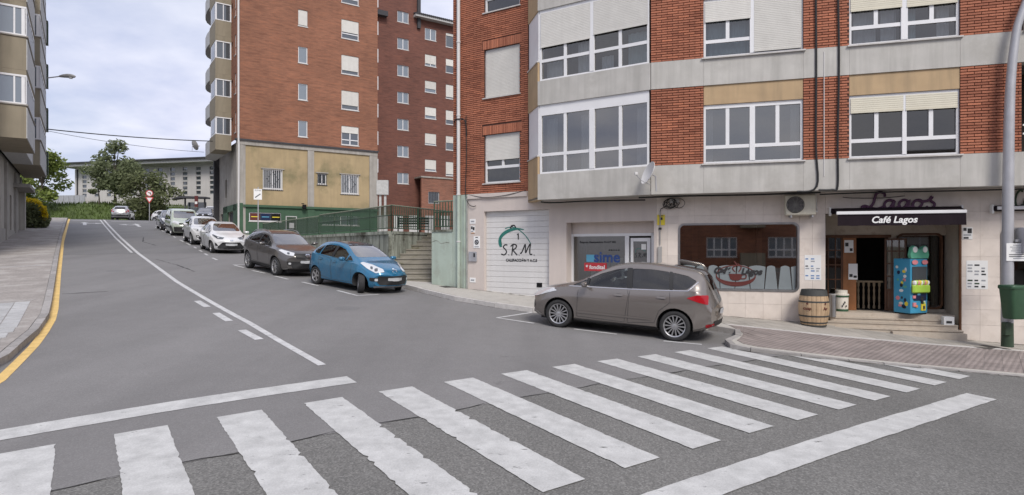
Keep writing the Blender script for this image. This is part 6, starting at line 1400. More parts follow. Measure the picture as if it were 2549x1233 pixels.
class Proj:
    def __init__(s, bm): s.t = BVHTree.FromBMesh(bm)
    def patch(s, poly, phi, off, cut=.07, side=1, thick=0.0):
        # polygon (a, z) in a vertical view plane turned by phi from the front, thrown onto the body
        d = Vector((-math.cos(phi), -math.sin(phi) * side, 0)); e = Vector((-math.sin(phi), math.cos(phi) * side, 0))
        bm = bmesh.new(); bm.faces.new([bm.verts.new((p[0], p[1], 0)) for p in poly])
        a0, a1 = min(p[0] for p in poly), max(p[0] for p in poly); z0, z1 = min(p[1] for p in poly), max(p[1] for p in poly)
        for q in rng(a0, a1, cut)[1:-1]: bmesh.ops.bisect_plane(bm, geom=bm.verts[:] + bm.edges[:] + bm.faces[:], plane_co=(q, 0, 0), plane_no=(1, 0, 0))
        for q in rng(z0, z1, cut)[1:-1]: bmesh.ops.bisect_plane(bm, geom=bm.verts[:] + bm.edges[:] + bm.faces[:], plane_co=(0, q, 0), plane_no=(0, 1, 0))
        last = None; pts = []
        for v in bm.verts:
            o = e * v.co.x + Vector((0, 0, v.co.y)) - d * 6; h, nn, _, _ = s.t.ray_cast(o, d)
            if h is None: pts.append((v, None)); continue
            if nn.dot(d) > 0: nn = -nn
            pts.append((v, h + nn * off)); last = h
        for v, h in pts:
            if h is None:
                best = min((q for q in pts if q[1] is not None), key=lambda q: (q[0].co - v.co).length, default=None)
                h = best[1].copy() if best else Vector((0, 0, 0))
            v.tag = True; v.co = v.co; pts[[q[0] for q in pts].index(v)] = (v, h)
        for v, h in pts: v.co = h
        bmesh.ops.triangulate(bm, faces=[f for f in bm.faces if len(f.verts) > 4])
        for f in bm.faces:
            f.normal_update()
            if f.normal.dot(d) > 0: f.normal_flip()
        bm.verts.index_update(); b = MB(); b.addbm(bm); bm.free(); return b
    def line(s, pts, phi, r, side=1, n=3, off=.002, step=.06):
        d = Vector((-math.cos(phi), -math.sin(phi) * side, 0)); e = Vector((-math.sin(phi), math.cos(phi) * side, 0)); out = []
        for i in range(len(pts) - 1):
            a, c = Vector(pts[i]), Vector(pts[i + 1]); k = max(1, int((c - a).length / step))
            for j in range(k + (i == len(pts) - 2)):
                p = a.lerp(c, j / k); h, nn, _, _ = s.t.ray_cast(e * p.x + Vector((0, 0, p.y)) - d * 6, d)
                if h is not None: out.append(h - d * off)
        return MB().tube(out, r, 4) if len(out) > 1 else MB()
def wheel_parts(car, M, r, w, rim, style, side, steer=0.0, rim_mat='alloy', det=True):
    # wheel hub (part) with tyre and rim (sub-parts); axle along y, outer face towards side
    WMt = M @ RZ(steer) @ Matrix.Rotation(math.radians(-90 * side), 4, 'X')      # local z = outward
    n = 32 if det else 20; hw = w / 2
    hub = MB(); hub.lathe([(0, hw - .075), (rim * .96, hw - .075), (rim * .97, -hw * .6), (0, -hw * .6)], n); h = hub.obj('wheel', 'black', car, WMt, 40)
    MB().lathe([(rim, -hw * .9), (r * .93, -hw), (r * .985, -hw * .82), (r, -hw * .5), (r, hw * .5), (r * .985, hw * .82), (r * .93, hw), (r * .80, hw * 1.03), (rim * 1.02, hw * .92), (rim * .985, hw * .8)], n).obj('tyre', 'rubber', h, WMt, 45)
    b = MB(); b.lathe([(rim * .90, hw * .55), (rim * .93, hw * .86), (rim * 1.0, hw * .94), (rim * 1.03, hw * .86), (rim * 1.0, hw * .4)], n); b.lathe([(0, hw * .80), (rim * .16, hw * .78), (rim * .22, hw * .68), (rim * .24, hw * .3)], 16)
    ns, pair, wid = style
    for k in range(ns):
        a = 2 * math.pi * k / ns
        for dlt in ((-pair, pair) if pair else (0,)):
            R = RZ(a); q = MB(); wi, wo = wid * .8, wid
            y0, y1 = dlt * .35, dlt
            pts = [(rim * .14, y0 - wi / 2), (rim * .14, y0 + wi / 2), (rim * .94, y1 + wo / 2), (rim * .94, y1 - wo / 2)]
            zi, zo = hw * .76, hw * .84
            q.v = [(pts[0][0], pts[0][1], zi), (pts[1][0], pts[1][1], zi), (pts[2][0], pts[2][1], zo), (pts[3][0], pts[3][1], zo)] + [(p[0], p[1], (zi if i < 2 else zo) - .03) for i, p in enumerate(pts)]
            q.f = [(0, 3, 2, 1), (0, 4, 7, 3), (1, 2, 6, 5), (2, 3, 7, 6)]; q.m = [0] * 4; b.add(q, R)
    b.obj('rim', rim_mat, h, WMt, 35)
    if det: MB().lathe([(0, hw * .84), (rim * .12, hw * .82), (rim * .13, hw * .76)], 14).obj('hub_cap', rim_mat, h, WMt)
def car(name, label, sp, M, paint, det=True, steer=0.0, group=None):
    t = thing(name, label, sp.get('cat', 'car'), M, group); bm = body_bm(sp); pj = Proj(bm); S90 = math.pi / 2
    me = bpy.data.meshes.new('body'); bm.to_mesh(me); me.materials.append(MAT[paint]); me.materials.append(MAT['car_inside'])
    for p in me.polygons: p.use_smooth = True
    o = bpy.data.objects.new('body', me); COL.objects.link(o); tmp = []
    def cutter(b):
        c = bpy.data.objects.new('cut', b.mesh('cut', ['car_inside', 'car_inside'])); 
        c.data.polygons.foreach_set('material_index', [1] * len(c.data.polygons)); COL.objects.link(c); tmp.append(c)
        md = o.modifiers.new('b', 'BOOLEAN'); md.operation = 'DIFFERENCE'; md.solver = 'EXACT'; md.object = c
        try: md.material_mode = 'INDEX'
        except Exception: pass
    ra = sp['arch']
    for xw in (sp['fa'], sp['ra']):
        for sd_ in (-1, 1):
            b = MB(); n = 28; y0, y1 = sd_ * (sp['W'] / 2 - .30), sd_ * (sp['W'] / 2 + .3)
            poly = [(xw + ra * math.cos(2 * math.pi * k / n), sp['r'] + ra * math.sin(2 * math.pi * k / n)) for k in range(n)]; b.prism(poly, y0, y1); cutter(b)
    side = [rpoly(p, .05) for p in sp['side']]
    for p in side: b = MB(); b.prism([(-q[0], q[1]) for q in p], -1.3, 1.3); cutter(b)
    ws = rpoly(sp['ws'], .07); bl = rpoly(sp['bl'], .07)
    xm = sp.get('mid', -.2)
    b = MB(); b.prism(ws, xm, 3.2, 'yz'); cutter(b); b = MB(); b.prism(bl, -3.2, xm + .3, 'yz'); cutter(b)
    dg = bpy.context.evaluated_depsgraph_get(); me2 = bpy.data.meshes.new_from_object(o.evaluated_get(dg)); bpy.data.objects.remove(o, do_unlink=True)
    for c in tmp: bpy.data.objects.remove(c, do_unlink=True)
    me2.set_sharp_from_angle(angle=math.radians(32)); me2.name = 'body'
    bo = bpy.data.objects.new('body', me2); COL.objects.link(bo); setw(bo, M, t)
    ob = lambda nm_, b, mat, par=t, sd=50: b.obj(nm_, mat, par, M, sd) if b.f else None
    # glazing (just inside the skin)
    for i, p in enumerate(side):
        for sd_ in (1, -1): ob('side_window', pj.patch(p, S90, -.006, .1, sd_) if sd_ == 1 else pj.patch([(q[0], q[1]) for q in p], S90, -.006, .1, -1), 'car_tint' if i in sp.get('tint', ()) else 'car_glass')
    ob('windscreen', pj.patch(ws, 0, -.006, .12), 'car_screen'); ob('rear_window', pj.patch([(-q[0], q[1]) for q in bl], math.pi, -.006, .12), sp.get('rearglass', 'car_tint'))
    if det:
        # doors: skin lines, handles
        for sd_ in (1, -1):
            for dl in sp['doors']:
                dr = pj.line(dl + [dl[0]], S90, .0045, sd_, off=.0005); d_ = ob('door_gap', dr, 'car_inside')
            for hx_, hz_ in sp['handles']:
                b = pj.patch(rpoly([(-(hx_ + .1), hz_ - .022), (-(hx_ - .1), hz_ - .022), (-(hx_ - .1), hz_ + .022), (-(hx_ + .1), hz_ + .022)], .02), S90, .022, .05, sd_); ob('door_handle', b, sp.get('handlemat', paint)); b = pj.patch(rpoly([(-(hx_ + .06), hz_ - .035), (-(hx_ - .07), hz_ - .035), (-(hx_ - .07), hz_ + .03), (-(hx_ + .06), hz_ + .03)], .025), S90, .004, .05, sd_); ob('handle_recess', b, 'car_black')
    for sd_ in (1, -1):
        for k, (nm_, poly, phi, off, mat) in enumerate(sp['side_parts']):
            if abs(phi - S90) > .01: poly = [(a_ - sp['front'] * math.sin(phi) - .03, z_) for a_, z_ in poly]
            ob(nm_, pj.patch(rpoly(poly, .025, 2), phi, off + .003, .03, sd_), mat)
        for ln, r_, mat in sp.get('lines', ()): ob('trim_strip', pj.line(ln, S90, r_, sd_, off=.0), mat)
    for nm_, poly, back, off, mat in sp['front_parts']: ob(nm_, pj.patch(rpoly(poly if not back else [(-q[0], q[1]) for q in poly], .03, 2), math.pi if back else 0, off + .006, .04), mat)
    # mirrors
    mx, mz, my = sp['mirror']
    for sd_ in (1, -1):
        R = M @ T(mx, sd_ * my, mz); b = MB(); loft(b, [[(xx, yy, zz) for xx, yy, zz in [(.07 * s_ * math.cos(a) + .0 - dx_, sd_ * (dy_), .075 * s_ * math.sin(a) * .9) for a in [k * .628 for k in range(10)]]] for s_, dy_, dx_ in ((.35, -.02, .02), (.85, .03, .0), (1.0, .10, .0), (.95, .17, .0), (.6, .205, .01))]); b.obj('mirror', sp.get('mirrormat', paint), t, R, 50, True)
        MB().tube([(0, sd_ * -.10, -.05), (0, sd_ * .04, -.03)], .022, 6).obj('mirror_stalk', 'car_black', t, R)
        MB().quad((-.075, sd_ * .03, -.045), (-.075, sd_ * .17, -.045), (-.075, sd_ * .17, .05), (-.075, sd_ * .03, .05)).obj('mirror_glass', 'mirror', t, R)
    if det:
        zb = lerpc(sp['belt'], 0)
        for sx_ in (.1, -.85):
            for sy_ in (.36, -.36):
                b = MB(); b.bbox(sx_ - .12, sy_ - .23, zb - .25, sx_ + .02, sy_ + .23, zb + .18, .05); b.bbox(sx_ - .10, sy_ - .12, zb + .21, sx_ - .0, sy_ + .12, zb + .36, .04); b.obj('seat', 'seat_cloth', t, M)
        wx = sp['dash']; MB().tube([(wx - .08 * math.sin(k * .3927), .36 + .17 * math.cos(k * .3927), zb + .06 + .16 * math.sin(k * .3927)) for k in range(16)], .014, 5, close=True).obj('steering_wheel', 'car_inside', t, M)
    # wheels
    tr = sp['W'] / 2 - sp['tw'] / 2 - .035
    for xw in (sp['fa'], sp['ra']):
        for sd_ in (1, -1): wheel_parts(t, M @ T(xw, sd_ * tr, sp['r']), sp['r'], sp['tw'], sp['rim'], sp['style'], sd_, steer if xw > 0 else 0, sp.get('rimmat', 'alloy'), det)
    b = MB(); b.box(sp['rear'] + .35, -sp['W'] / 2 + .3, .16, sp['front'] - .35, sp['W'] / 2 - .3, .32); b.obj('underbody', 'car_black', t, M)
    for k, q in enumerate(sp.get('extras', ())): q(t, M, pj, paint)
    bm.free(); return t
def carM(P, hd, dz=0.0):
    h = Vector((hd[0], hd[1])).normalized(); x, y = P; a = gz(x + h.x * 1.3, y + h.y * 1.3); c = gz(x - h.x * 1.3, y - h.y * 1.3)
    f = Vector((h.x * 2.6, h.y * 2.6, a - c)).normalized(); l = Vector((-h.y, h.x, 0)); e = gz(x + l.x * .8, y + l.y * .8); g = gz(x - l.x * .8, y - l.y * .8); l = Vector((l.x * 1.6, l.y * 1.6, e - g)).normalized(); u = f.cross(l).normalized(); l = u.cross(f); z = (a + c + e + g) / 4 + dz
    return Matrix(((f.x, l.x, u.x, x), (f.y, l.y, u.y, y), (f.z, l.z, u.z, z), (0, 0, 0, 1)))
S90 = math.pi / 2
def sv(pts): return [(-x, z) for x, z in pts]          # side view: the patch axis runs backwards
# ---- bronze people carrier
MPV = dict(W=1.83, front=2.17, rear=-2.2, fa=1.29, ra=-1.36, r=.325, tw=.215, rim=.232, arch=.385, style=(14, 0, .026), bow=.34, rbow=.17,
    top=[(2.17, .70), (2.08, .78), (1.9, .87), (1.6, .96), (1.25, 1.03), (.98, 1.09), (.7, 1.24), (.35, 1.43), (.0, 1.56), (-.3, 1.61), (-.7, 1.625), (-1.1, 1.60), (-1.5, 1.555), (-1.78, 1.51), (-1.92, 1.40), (-2.04, 1.18), (-2.12, 1.0), (-2.18, .88), (-2.2, .8)],
    belt=[(2.17, .63), (1.8, .83), (1.3, .95), (1.0, .975), (.3, 1.0), (-.5, 1.03), (-1.2, 1.06), (-1.75, 1.10), (-2.0, 1.02), (-2.2, .74)], bot=[(2.17, .30), (2.0, .23), (1.6, .20), (-1.6, .22), (-2.0, .28), (-2.2, .38)],
    wid=[(2.17, .74), (2.0, .82), (1.7, .89), (1.3, .912), (0, .915), (-1.3, .915), (-1.8, .89), (-2.05, .82), (-2.2, .76)], roofw=[(2.17, .58), (1.6, .70), (1.1, .76), (.6, .66), (.1, .60), (-.5, .60), (-1.4, .57), (-1.8, .54), (-2.05, .62), (-2.2, .62)],
    side=[sv([(1.00, 1.01), (.68, 1.17), (.64, 1.02)]), sv([(.60, 1.025), (.62, 1.19), (.35, 1.32), (.0, 1.44), (-.24, 1.475), (-.30, 1.05)]), sv([(-.40, 1.055), (-.34, 1.48), (-.8, 1.49), (-1.16, 1.46), (-1.22, 1.09)]), sv([(-1.28, 1.095), (-1.22, 1.455), (-1.55, 1.40), (-1.76, 1.30), (-1.58, 1.12)])], tint=(2, 3),
    ws=[(-.66, 1.12), (.66, 1.12), (.60, 1.38), (.52, 1.50), (-.52, 1.50), (-.60, 1.38)], bl=[(-.56, 1.12), (.56, 1.12), (.47, 1.43), (-.47, 1.43)], dash=.55, mid=-.2,
    doors=[sv([(.84, .32), (.83, .9), (.78, 1.0), (-.30, 1.03), (-.34, .9), (-.27, .30)]), sv([(-.34, .30), (-.36, .98), (-.36, 1.04), (-1.22, 1.07), (-1.25, .82), (-1.02, .62), (-.93, .36)])], handles=[(-.12, .885), (-1.06, .91)],
    side_parts=[('headlight', [(.30, .64), (.66, .68), (1.22, .865), (1.10, .925), (.62, .875), (.34, .785)], .95, .006, 'lamp_clear'), ('tail_light', sv([(-1.58, .945), (-1.78, 1.02), (-1.99, 1.025), (-2.01, .83), (-1.84, .865)]), S90, .006, 'lamp_red'), ('fog_recess', [(.52, .42), (.74, .44), (.72, .58), (.56, .56)], .75, .004, 'car_black'), ('fog_lamp', [(.58, .46), (.68, .46), (.68, .53), (.58, .53)], .75, .012, 'lamp_clear'), ('rear_reflector', sv([(-1.98, .34), (-2.15, .36), (-2.15, .44), (-1.98, .41)]), S90, .005, 'lamp_red'), ('sill_trim', sv([(.92, .20), (-.98, .20), (-.98, .27), (.92, .27)]), S90, .005, 'car_black'),
                ('pillar_trim', sv([(-.285, 1.045), (-.225, 1.485), (-.355, 1.488), (-.415, 1.05)]), S90, .003, 'car_black'), ('pillar_trim', sv([(-1.21, 1.085), (-1.15, 1.468), (-1.23, 1.462), (-1.29, 1.09)]), S90, .003, 'car_black'), ('pillar_trim', sv([(.65, 1.02), (.69, 1.19), (.61, 1.2), (.59, 1.02)]), S90, .003, 'car_black'),
                ('door_moulding', sv([(.84, .40), (-.86, .41), (-.88, .44), (.84, .45)]), S90, .012, 'paint_bronze')],
    lines=[(sv([(1.06, .985), (.6, 1.005), (-.3, 1.03), (-1.2, 1.07), (-1.60, 1.095), (-1.78, 1.29)]), .009, 'chrome')],
    front_parts=[('grille', [(-.52, .36), (.52, .36), (.58, .56), (-.58, .56)], False, .004, 'car_black'), ('grille', [(-.42, .66), (.42, .66), (.44, .72), (-.44, .72)], False, .004, 'car_black'), ('number_plate', [(-.26, .42), (.26, .42), (.26, .53), (-.26, .53)], False, .015, 'plate'), ('number_plate', [(-.26, .62), (.26, .62), (.26, .73), (-.26, .73)], True, .012, 'plate'), ('bumper_trim', [(-.6, .36), (.6, .36), (.6, .48), (-.6, .48)], True, .006, 'car_black')],
    mirror=(.62, 1.07, .96), mirrormat='paint_bronze')
def spoiler(x, z, w):
    def f(t, M, pj, paint): b = MB(); b.prism([(x + .22, z + .035), (x, z), (x + .02, z - .025), (x + .22, z - .0)], -w, w); b.obj('spoiler', paint, t, M, fixn=True)
    return f
def aerial(x, z):
    def f(t, M, pj, paint): MB().tube([(x, 0, z), (x - .22, 0, z + .12)], .006, 5).obj('aerial', 'car_black', t, M)
    return f
def wiper(x, z):
    def f(t, M, pj, paint): MB().tube([(x, .0, z), (x - .06, .02, z + .06)], .008, 5).obj('rear_wiper', 'car_black', t, M)
    return f
MPV['extras'] = [aerial(-1.55, 1.55)]
car('people_carrier', 'bronze grey people carrier parked beside the pavement in front of the workshop', MPV, carM((2.60, 14.22), (-.90, .436)), 'paint_bronze')
# ---- blue hatchback
HATCH = dict(W=1.73, front=1.95, rear=-1.99, fa=1.18, ra=-1.28, r=.305, tw=.19, rim=.20, arch=.355, style=(5, .0, .062), bow=.42, rbow=.16,
    top=[(1.95, .64), (1.87, .74), (1.7, .83), (1.4, .93), (1.05, 1.00), (.85, 1.07), (.55, 1.23), (.15, 1.41), (-.2, 1.49), (-.6, 1.52), (-1.0, 1.50), (-1.4, 1.42), (-1.68, 1.30), (-1.85, 1.10), (-1.95, .88), (-1.99, .75)],
    belt=[(1.95, .56), (1.6, .76), (1.1, .89), (.5, .93), (-.5, .97), (-1.2, 1.02), (-1.6, 1.06), (-1.85, .95), (-1.99, .68)], bot=[(1.95, .27), (1.8, .21), (1.4, .19), (-1.5, .20), (-1.85, .27), (-1.99, .36)],
    wid=[(1.95, .66), (1.8, .75), (1.5, .83), (1.1, .862), (0, .865), (-1.2, .865), (-1.6, .84), (-1.85, .77), (-1.99, .70)], roofw=[(1.95, .52), (1.4, .66), (.95, .72), (.5, .64), (.0, .58), (-.6, .56), (-1.2, .53), (-1.6, .52), (-1.99, .56)],
    side=[sv([(.78, .97), (.50, 1.13), (.46, .98)]), sv([(.42, .985), (.44, 1.15), (.15, 1.29), (-.22, 1.37), (-.28, 1.01)]), sv([(-.38, 1.015), (-.33, 1.38), (-.7, 1.385), (-1.0, 1.355), (-1.06, 1.05)]), sv([(-1.12, 1.055), (-1.06, 1.345), (-1.3, 1.28), (-1.46, 1.17), (-1.36, 1.08)])], tint=(),
    ws=[(-.64, 1.09), (.64, 1.09), (.57, 1.30), (.49, 1.43), (-.49, 1.43), (-.57, 1.30)], bl=[(-.5, 1.12), (.5, 1.12), (.44, 1.34), (-.44, 1.34)], dash=.45, mid=-.2, rearglass='car_glass',
    doors=[sv([(.78, .30), (.78, .85), (.72, .95), (-.30, 1.0), (-.33, .85), (-.30, .28)]), sv([(-.36, .28), (-.38, .95), (-1.02, 1.02), (-1.10, .85), (-.98, .58), (-.92, .34)])], handles=[(-.14, .86), (-.95, .90)], handlemat='paint_blue',
    side_parts=[('headlight', [(.36, .70), (.62, .66), (.90, .78), (1.16, .93), (1.08, .96), (.78, .90), (.42, .78)], .80, .008, 'lamp_clear'), ('headlight_bulb', [(.56, .72), (.66, .70), (.68, .79), (.58, .80)], .80, .014, 'glass_far'), ('headlight_bulb', [(.72, .76), (.80, .77), (.82, .85), (.74, .84)], .80, .014, 'glass_far'), ('fog_recess', [(.52, .40), (.82, .42), (.84, .52), (.56, .52)], .62, .006, 'car_black'), ('fog_lamp', [(.58, .42), (.68, .42), (.68, .50), (.58, .50)], .62, .014, 'lamp_clear'), ('tail_light', sv([(-1.64, .80), (-1.80, .83), (-1.75, 1.08), (-1.66, 1.07)]), S90, .006, 'lamp_red'), ('pillar_trim', sv([(-.265, 1.01), (-.205, 1.375), (-.345, 1.388), (-.395, 1.012)]), S90, .003, 'car_black'), ('sill_trim', sv([(.80, .19), (-.90, .19), (-.90, .25), (.80, .25)]), S90, .005, 'car_black')],
    lines=[], front_parts=[('grille', [(-.50, .30), (.50, .30), (.60, .44), (.54, .58), (-.54, .58), (-.60, .44)], False, .006, 'car_black'), ('number_plate', [(-.26, .43), (.26, .43), (.26, .53), (-.26, .53)], False, .022, 'plate'), ('lower_lip', [(-.62, .22), (.62, .22), (.62, .27), (-.62, .27)], False, .008, 'galv')],
    mirror=(.52, 1.02, .92), mirrormat='paint_blue')
def chevrons(t, M, pj, paint):
    for z in (.70, .745): pj.line([(-.11, z), (0, z + .055), (.11, z)], 0, .012, 1, off=.006).obj('emblem', 'chrome', t, M)
def blackroof(t, M, pj, paint):
    b = MB()
    for i in range(10):
        for j in range(8):
            q = []
            for a, c in ((i, j), (i + 1, j), (i + 1, j + 1), (i, j + 1)):
                x, y = -.95 + 1.05 * a / 10, -.46 + .92 * c / 8; h, n_, _, _ = pj.t.ray_cast(Vector((x, y, 3)), Vector((0, 0, -1))); q.append(h + Vector((0, 0, .004)))
            b.quad(*q)
    b.obj('roof_panel', 'glass_far', t, M, 60)
HATCH['extras'] = [chevrons, blackroof, wiper(-1.9, 1.05)]
car('hatchback', 'bright blue hatchback with its front wheels turned, first of the parked row', HATCH, carM((-5.17, 20.22), (.764, -.646)), 'paint_blue', steer=math.radians(-32))
# ---- grey crossover
CROSS = dict(W=1.81, front=2.17, rear=-2.2, fa=1.27, ra=-1.38, r=.345, tw=.215, rim=.245, arch=.41, style=(5, .045, .028), bow=.40, rbow=.16,
    top=[(2.17, .76), (2.08, .86), (1.9, .95), (1.6, 1.01), (1.2, 1.06), (.95, 1.11), (.65, 1.27), (.25, 1.47), (-.1, 1.56), (-.6, 1.59), (-1.1, 1.57), (-1.6, 1.51), (-1.85, 1.44), (-2.0, 1.20), (-2.1, 1.0), (-2.18, .9), (-2.2, .82)],
    belt=[(2.17, .68), (1.8, .86), (1.3, .97), (.6, 1.0), (-.5, 1.04), (-1.2, 1.09), (-1.7, 1.16), (-2.0, 1.05), (-2.2, .78)], bot=[(2.17, .34), (2.0, .27), (1.6, .24), (-1.6, .25), (-2.0, .33), (-2.2, .42)],
    wid=[(2.17, .70), (2.0, .80), (1.7, .875), (1.3, .90), (0, .895), (-1.3, .905), (-1.8, .88), (-2.05, .81), (-2.2, .75)], roofw=[(2.17, .56), (1.6, .70), (1.1, .76), (.6, .67), (.1, .61), (-.5, .60), (-1.4, .57), (-1.85, .55), (-2.2, .60)],
    side=[sv([(.80, 1.05), (.48, 1.24), (.44, 1.06)]), sv([(.40, 1.065), (.44, 1.26), (.10, 1.41), (-.24, 1.445), (-.30, 1.09)]), sv([(-.40, 1.095), (-.35, 1.45), (-.8, 1.45), (-1.1, 1.425), (-1.14, 1.15)]), sv([(-1.20, 1.16), (-1.16, 1.42), (-1.5, 1.36), (-1.60, 1.27)])], tint=(2, 3),
    ws=[(-.66, 1.14), (.66, 1.14), (.60, 1.38), (.52, 1.49), (-.52, 1.49), (-.60, 1.38)], bl=[(-.54, 1.14), (.54, 1.14), (.46, 1.42), (-.46, 1.42)], dash=.5, mid=-.2,
    doors=[sv([(.82, .40), (.80, .95), (.74, 1.03), (-.30, 1.07), (-.34, .95), (-.28, .38)]), sv([(-.35, .38), (-.37, 1.05), (-1.12, 1.12), (-1.20, .92), (-1.02, .66), (-.95, .42)])], handles=[(-.12, .93), (-1.02, .98)], handlemat='paint_grey',
    side_parts=[('headlight', [(.46, .78), (.72, .80), (1.12, .95), (1.02, .98), (.66, .92), (.46, .88)], .80, .008, 'lamp_clear'), ('headlight_bulb', [(.62, .82), (.72, .83), (.74, .90), (.64, .89)], .80, .014, 'glass_far'), ('fog_recess', [(.52, .44), (.70, .44), (.74, .58), (.56, .58)], .62, .006, 'car_black'), ('fog_lamp', [(.58, .47), (.67, .47), (.67, .54), (.58, .54)], .62, .014, 'lamp_clear'), ('tail_light', sv([(-1.72, .98), (-2.0, .98), (-1.97, 1.12), (-1.76, 1.10)]), S90, .006, 'lamp_red'), ('pillar_trim', sv([(-.285, 1.09), (-.225, 1.45), (-.365, 1.455), (-.415, 1.092)]), S90, .003, 'car_black'), ('sill_cladding', sv([(.86, .24), (-.95, .24), (-.95, .36), (.86, .36)]), S90, .007, 'car_black')],
    lines=[(sv([(.84, 1.03), (-.3, 1.075), (-1.18, 1.135), (-1.62, 1.25)]), .008, 'chrome')], front_parts=[('grille', [(-.40, .70), (.40, .70), (.46, .86), (-.46, .86)], False, .006, 'car_black'), ('lower_grille', [(-.52, .34), (.52, .34), (.60, .58), (-.60, .58)], False, .006, 'car_black'), ('number_plate', [(-.26, .52), (.26, .52), (.26, .62), (-.26, .62)], False, .02, 'plate'), ('emblem', [(-.08, .74), (.08, .74), (.08, .84), (-.08, .84)], False, .02, 'chrome')],
    mirror=(.52, 1.13, .95), mirrormat='paint_grey')
def roofrails(x0, x1, y, z):
    def f(t, M, pj, paint):
        for s in (1, -1):
            pts = []
            for k in range(9):
                x = x0 + (x1 - x0) * k / 8; h, n_, _, _ = pj.t.ray_cast(Vector((x, s * y, 3)), Vector((0, 0, -1))); pts.append(h + Vector((0, 0, .01 if k in (0, 8) else .055)))
            MB().tube(pts, .016, 6).obj('roof_rail', 'alloy', t, M)
    return f
CROSS['extras'] = [roofrails(.1, -1.6, .56, 1.6), spoiler(-2.02, 1.42, .5)]
car('crossover', 'dark grey crossover with silver roof rails behind the blue hatchback', CROSS, carM((-9.02, 23.72), (.69, -.72)), 'paint_grey')
# ---- white small hatchback
SMALL = {**HATCH, 'W': 1.70, 'style': (5, .035, .026), 'handlemat': 'car_white', 'mirrormat': 'car_white', 'extras': [],
    'side_parts': [('headlight', [(.42, .72), (.70, .73), (1.14, .90), (1.08, .93), (.74, .84), (.40, .80)], .75, .008, 'glass_far'), ('headlight_bulb', [(.60, .75), (.72, .77), (.74, .81), (.62, .79)], .75, .014, 'lamp_clear'), ('fog_recess', [(.60, .38), (.76, .40), (.82, .56), (.68, .50)], .62, .006, 'car_black'), ('tail_light', sv([(-1.64, .80), (-1.80, .83), (-1.75, 1.08), (-1.66, 1.07)]), S90, .006, 'lamp_red')],
    'front_parts': [('grille', [(-.56, .27), (.56, .27), (.62, .33), (.40, .58), (-.40, .58), (-.62, .33)], False, .006, 'car_black'), ('number_plate', [(-.26, .42), (.26, .42), (.26, .53), (-.26, .53)], False, .02, 'plate'), ('emblem', [(-.07, .64), (.07, .64), (.07, .70), (-.07, .70)], False, .014, 'chrome'), ('lower_lip', [(-.6, .21), (.6, .21), (.6, .25), (-.6, .25)], False, .01, 'car_white')]}
car('hatchback', 'white small hatchback with a wide black grille parked behind the grey crossover', SMALL, carM((-15.03, 31.35), (.60, -.80)), 'car_white')
# ---- white crossover
CROSS2 = {**CROSS, 'handlemat': 'car_white', 'mirrormat': 'car_white', 'extras': [], 'side_parts': [(a, b_, c, d, ('car_black' if a == 'fog_recess' else e)) for a, b_, c, d, e in CROSS['side_parts']],
    'front_parts': [('grille', [(-.5, .66), (.5, .66), (.52, .80), (-.52, .80)], False, .006, 'car_black'), ('lower_grille', [(-.56, .36), (.56, .36), (.60, .52), (-.60, .52)], False, .006, 'car_black'), ('number_plate', [(-.26, .53), (.26, .53), (.26, .63), (-.26, .63)], False, .02, 'plate'), ('skid_plate', [(-.4, .33), (.4, .33), (.4, .36), (-.4, .36)], False, .012, 'galv')]}
car('crossover', 'white crossover parked between the white hatchback and the pale green van', CROSS2, carM((-18.47, 36.08), (.59, -.81)), 'car_white', det=False)
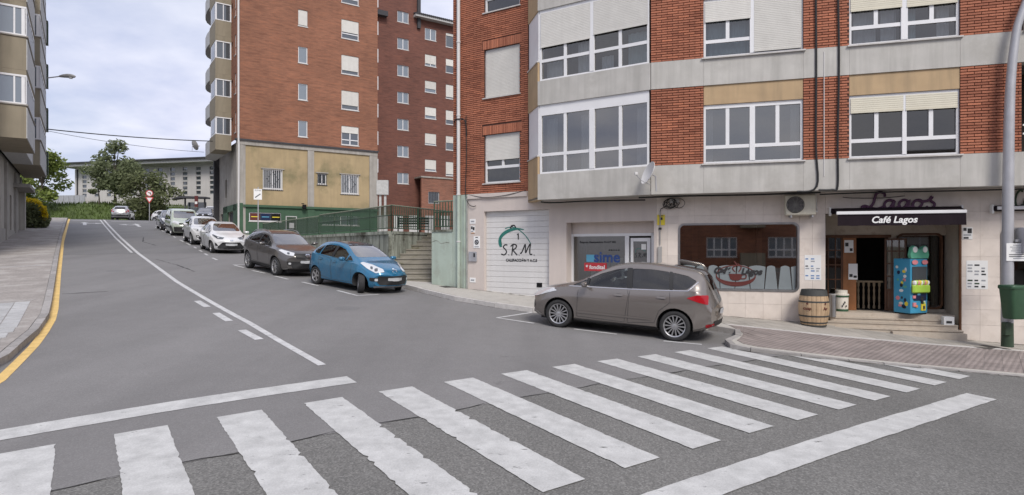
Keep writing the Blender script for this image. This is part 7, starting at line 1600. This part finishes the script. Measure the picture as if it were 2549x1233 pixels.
# ---- pale green van
VAN = dict(W=1.80, front=2.05, rear=-2.1, fa=1.28, ra=-1.40, r=.315, tw=.195, rim=.21, arch=.37, style=(8, .0, .045), bow=.34, rbow=.06, cat='van',
    top=[(2.05, .72), (1.95, .86), (1.75, .97), (1.45, 1.07), (1.2, 1.16), (.95, 1.42), (.7, 1.66), (.4, 1.78), (-.2, 1.82), (-1.2, 1.82), (-1.85, 1.79), (-2.02, 1.66), (-2.08, 1.2), (-2.1, .9)],
    belt=[(2.05, .64), (1.7, .88), (1.3, 1.0), (.8, 1.05), (-2.0, 1.06), (-2.1, .8)], bot=[(2.05, .28), (1.9, .22), (1.5, .2), (-1.7, .22), (-2.1, .34)],
    wid=[(2.05, .70), (1.9, .79), (1.6, .87), (1.2, .895), (-1.9, .895), (-2.1, .86)], roofw=[(2.05, .58), (1.5, .70), (1.1, .76), (.7, .74), (.3, .72), (-1.8, .72), (-2.1, .74)],
    side=[sv([(.84, 1.10), (.80, 1.38), (.5, 1.62), (.05, 1.66), (.0, 1.10)]), sv([(-.1, 1.10), (-.08, 1.66), (-.9, 1.66), (-.92, 1.10)]), sv([(-1.05, 1.12), (-1.04, 1.64), (-1.85, 1.62), (-1.88, 1.12)])], tint=(1, 2),
    ws=[(-.70, 1.20), (.70, 1.20), (.66, 1.55), (.62, 1.68), (-.62, 1.68), (-.66, 1.55)], bl=[(-.66, 1.14), (.66, 1.14), (.62, 1.62), (-.62, 1.62)], dash=.8, mid=.0, doors=[], handles=[],
    side_parts=[('headlight', [(.46, .78), (.70, .80), (1.04, .90), (1.0, 1.02), (.68, .98), (.46, .92)], .75, .008, 'lamp_clear'), ('tail_light', sv([(-1.93, .8), (-2.02, .8), (-2.01, 1.2), (-1.95, 1.2)]), S90, .006, 'lamp_red'), ('rubbing_strip', sv([(.85, .50), (-1.0, .50), (-1.0, .62), (.85, .62)]), S90, .012, 'car_black')],
    lines=[], front_parts=[('grille', [(-.45, .78), (.45, .78), (.46, .88), (-.46, .88)], False, .006, 'car_black'), ('bumper', [(-.7, .30), (.7, .30), (.74, .62), (-.74, .62)], False, .014, 'car_black'), ('number_plate', [(-.26, .46), (.26, .46), (.26, .56), (-.26, .56)], False, .03, 'plate')], mirror=(.92, 1.16, .98), mirrormat='car_black')
car('van', 'pale green small van parked high up the row of cars', VAN, carM((-23.45, 42.85), (.59, -.81)), 'paint_sage', det=False)
car('hatchback', 'black car last in the parked row, half hidden behind the pale van', {**HATCH, 'extras': [], 'handlemat': 'paint_black', 'mirrormat': 'paint_black'}, carM((-27.15, 47.9), (.585, -.81)), 'paint_black', det=False)
HR = {**HATCH, 'extras': [], 'rearglass': 'car_tint', 'mirrormat': 'paint_silver', 'front_parts': [('number_plate', [(-.26, .60), (.26, .60), (.26, .71), (-.26, .71)], True, .012, 'plate'), ('tail_light', [(.50, .80), (.64, .80), (.63, .90), (.52, .90)], True, .01, 'lamp_red'), ('tail_light', [(-.50, .80), (-.64, .80), (-.63, .90), (-.52, .90)], True, .01, 'lamp_red'), ('bumper', [(-.74, .40), (.74, .40), (.74, .54), (-.74, .54)], True, .014, 'car_black')]}
p = gp(76.5, 3.6); car('hatchback', 'silver hatchback seen from behind waiting at the crest', HR, carM((p.x, p.y), (-.40, .92)), 'paint_silver', det=False)
p = gp(84.0, 8.6); car('hatchback', 'low white car turning beyond the silver hatchback at the crest', {**SMALL, 'extras': []}, carM((p.x, p.y), (.95, -.2)), 'car_white', det=False)
car('crossover', 'black crossover facing the street beside the tower block near the crest', {**CROSS, 'extras': [], 'handlemat': 'paint_black', 'mirrormat': 'paint_black'}, carM((-33.6, 66), (.35, -.93)), 'paint_black', det=False)
car('van', 'white van behind the black crossover near the crest', {**VAN, 'mirrormat': 'car_black'}, carM((-36.2, 73), (.35, -.93), .25), 'car_white', det=False)
